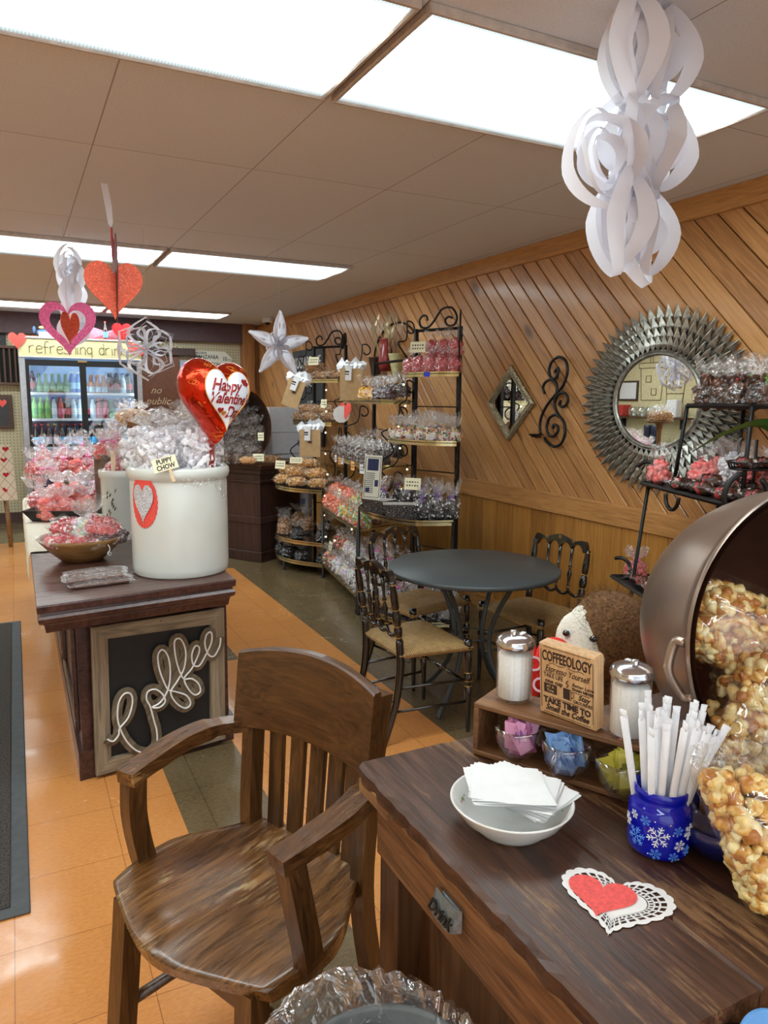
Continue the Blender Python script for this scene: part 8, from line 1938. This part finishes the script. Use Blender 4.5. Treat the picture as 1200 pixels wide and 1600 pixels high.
def cone_star(label, x, y, z, R, rz):
    """open star of rolled pointed tubes"""
    t = thing('paper_star', label, 'decoration', (x, y, z), rot=(0, 0, rz)); MB().tube([(0, 0, R * .9), (0, 0, ZC - z)], .0008, 4).build('string', M_STR, t)
    for k in range(5):
        a = 2 * pi * k / 5 + .05; mb = MB(); n = 20; K = 8; V = []
        for j in range(K + 1):
            u = j / K; r = R * .20 * (.35 + .75 * sin(pi * min(1, u * 1.05 + .05)) ** .8) * (1 - .25 * u)
            for i in range(n + 1):
                b_ = -pi * .78 + 1.56 * pi * i / n; V.append((r * sin(b_), -r * cos(b_) * .8 * -1, u * R - (abs(b_) / pi) * R * .12 * (j == K)))
        mb.add(V, [(j * (n + 1) + i, j * (n + 1) + i + 1, (j + 1) * (n + 1) + i + 1, (j + 1) * (n + 1) + i) for j in range(K) for i in range(n)], smooth=True)
        for s in (-1, 1):      # small cut-out flaps
            mb.add([(s * R * .05, -R * .12, R * .45), (s * R * .11, -R * .16, R * .55), (s * R * .06, -R * .12, R * .66), (s * R * .03, -R * .10, R * .55)], [(0, 1, 2, 3)])
        o = mb.build('rolled_point', M_PAPER, t); o.rotation_euler = (0, a, pi * 0)
    for k in range(5):
        a = 2 * pi * (k + .5) / 5 + .05; o = petal_mb(R * .40, R * .22, 2, k, width=.02).build('inner_loop', M_PAPER, t); o.rotation_euler = (0, a, 0)
cone_star('large white rolled-paper star hanging in front of the diagonal wood wall', 1.50, 4.45, 1.755, .215, .1)
star('white cut-paper snowflake hanging before the cooler right edge', .70, 4.40, 1.70, .175, 6, .15, 0, 50, .17)
# glitter hearts
def glitter(name, c):
    m, nt = newmat(name); g = nd(nt, 'ShaderNodeTexVoronoi', {'Vector': coord(nt), 'Scale': 260.0}).outputs['Color']
    hs = nd(nt, 'ShaderNodeSeparateColor', {0: g}).outputs[0]
    col = ramp(nt, hs, [(0, tuple(x * .75 for x in c)), (.6, c), (1, tuple(min(1, x * 1.5 + .05) for x in c))])
    finish(nt, nd(nt, 'ShaderNodeBsdfPrincipled', {'Base Color': col, 'Roughness': .35, 'Metallic': .25}).outputs[0]); return m
M_GR = glitter('orange_red_glitter', srgb(226, 84, 44)); M_GP = glitter('pink_glitter', srgb(232, 92, 150)); M_GD = plain('dark_red_card', srgb(120, 60, 62), .7)
t = thing('hanging_heart', 'orange-red glitter heart of crossed cards hanging at the left', 'decoration', (.425, 3.5, 1.885))
MB().poly([(x, y) for x, y in heart_pts(.245, .25)], .003, frame_m((0, 0, 0), (1, .0, 0), (0, 0, 1))).build('heart_card', M_GR, t)
MB().poly([(x, y + .045) for x, y in heart_pts(.24, .38)], .003, frame_m((.008, 0, 0), (.04, 1, 0), (0, 0, 1))).build('crossed_heart_card', M_GD, t)
hr_ = heart_pts(.09, .13)
MB().tube([(.0, y_ * .2 - .002, z_ + .20) for y_, z_ in [(p[0], p[1]) for p in hr_]], .004, 5, closed=True).build('ribbon_loop', plain('red_ribbon', srgb(190, 50, 60), .5), t)
MB().tube([(0, 0, .24), (-.005, 0, ZC - 1.90 - .17)], .001, 4).build('string', M_STR, t)
st_ = MB(); A = [(-.026 + .004 * sin(i), 0, .44 - i * .028) for i in range(7)]; st_.strip([(-.035, .0, .445), (-.022, .004, .36), (-.012, 0, .28), (-.002, 0, .265)], [(-.008, .0, .445), (.006, .004, .36), (.008, 0, .29), (.0, 0, .265)]); st_.build('white_streamer', M_PAPER, t)
ho = heart_pts(.30, .30, 48); hi_ = heart_pts(.19, .19, 48)
t = thing('hanging_heart', 'pink glitter heart ring with orange heart inside, hanging before the cooler', 'decoration', (.30, 4.55, 1.80), rot=(0, 0, -.25))
for lay2 in (0,):
    mb = MB(); V = [(x, -.0015, y) for x, y in ho] + [(x, -.0015, y + .01) for x, y in hi_] + [(x, .0015, y) for x, y in ho] + [(x, .0015, y + .01) for x, y in hi_]
    n = 48; Fh = []
    for i in range(n):
        j = (i + 1) % n; Fh += [(i, j, n + j, n + i), (2 * n + i, 3 * n + i, 3 * n + j, 2 * n + j), (i, 2 * n + i, 2 * n + j, j), (n + i, n + j, 3 * n + j, 3 * n + i)]
    mb.add(V, Fh).build('heart_ring', M_GP, t)
MB().poly(heart_pts(.13, .20), .003, frame_m((.01, .004, -.005), (.62, .78, 0), (0, 0, 1))).build('inner_heart', M_GR, t)
MB().tube([(0, 0, .10), (0, 0, ZC - 1.80)], .0008, 4).build('string', M_STR, t)
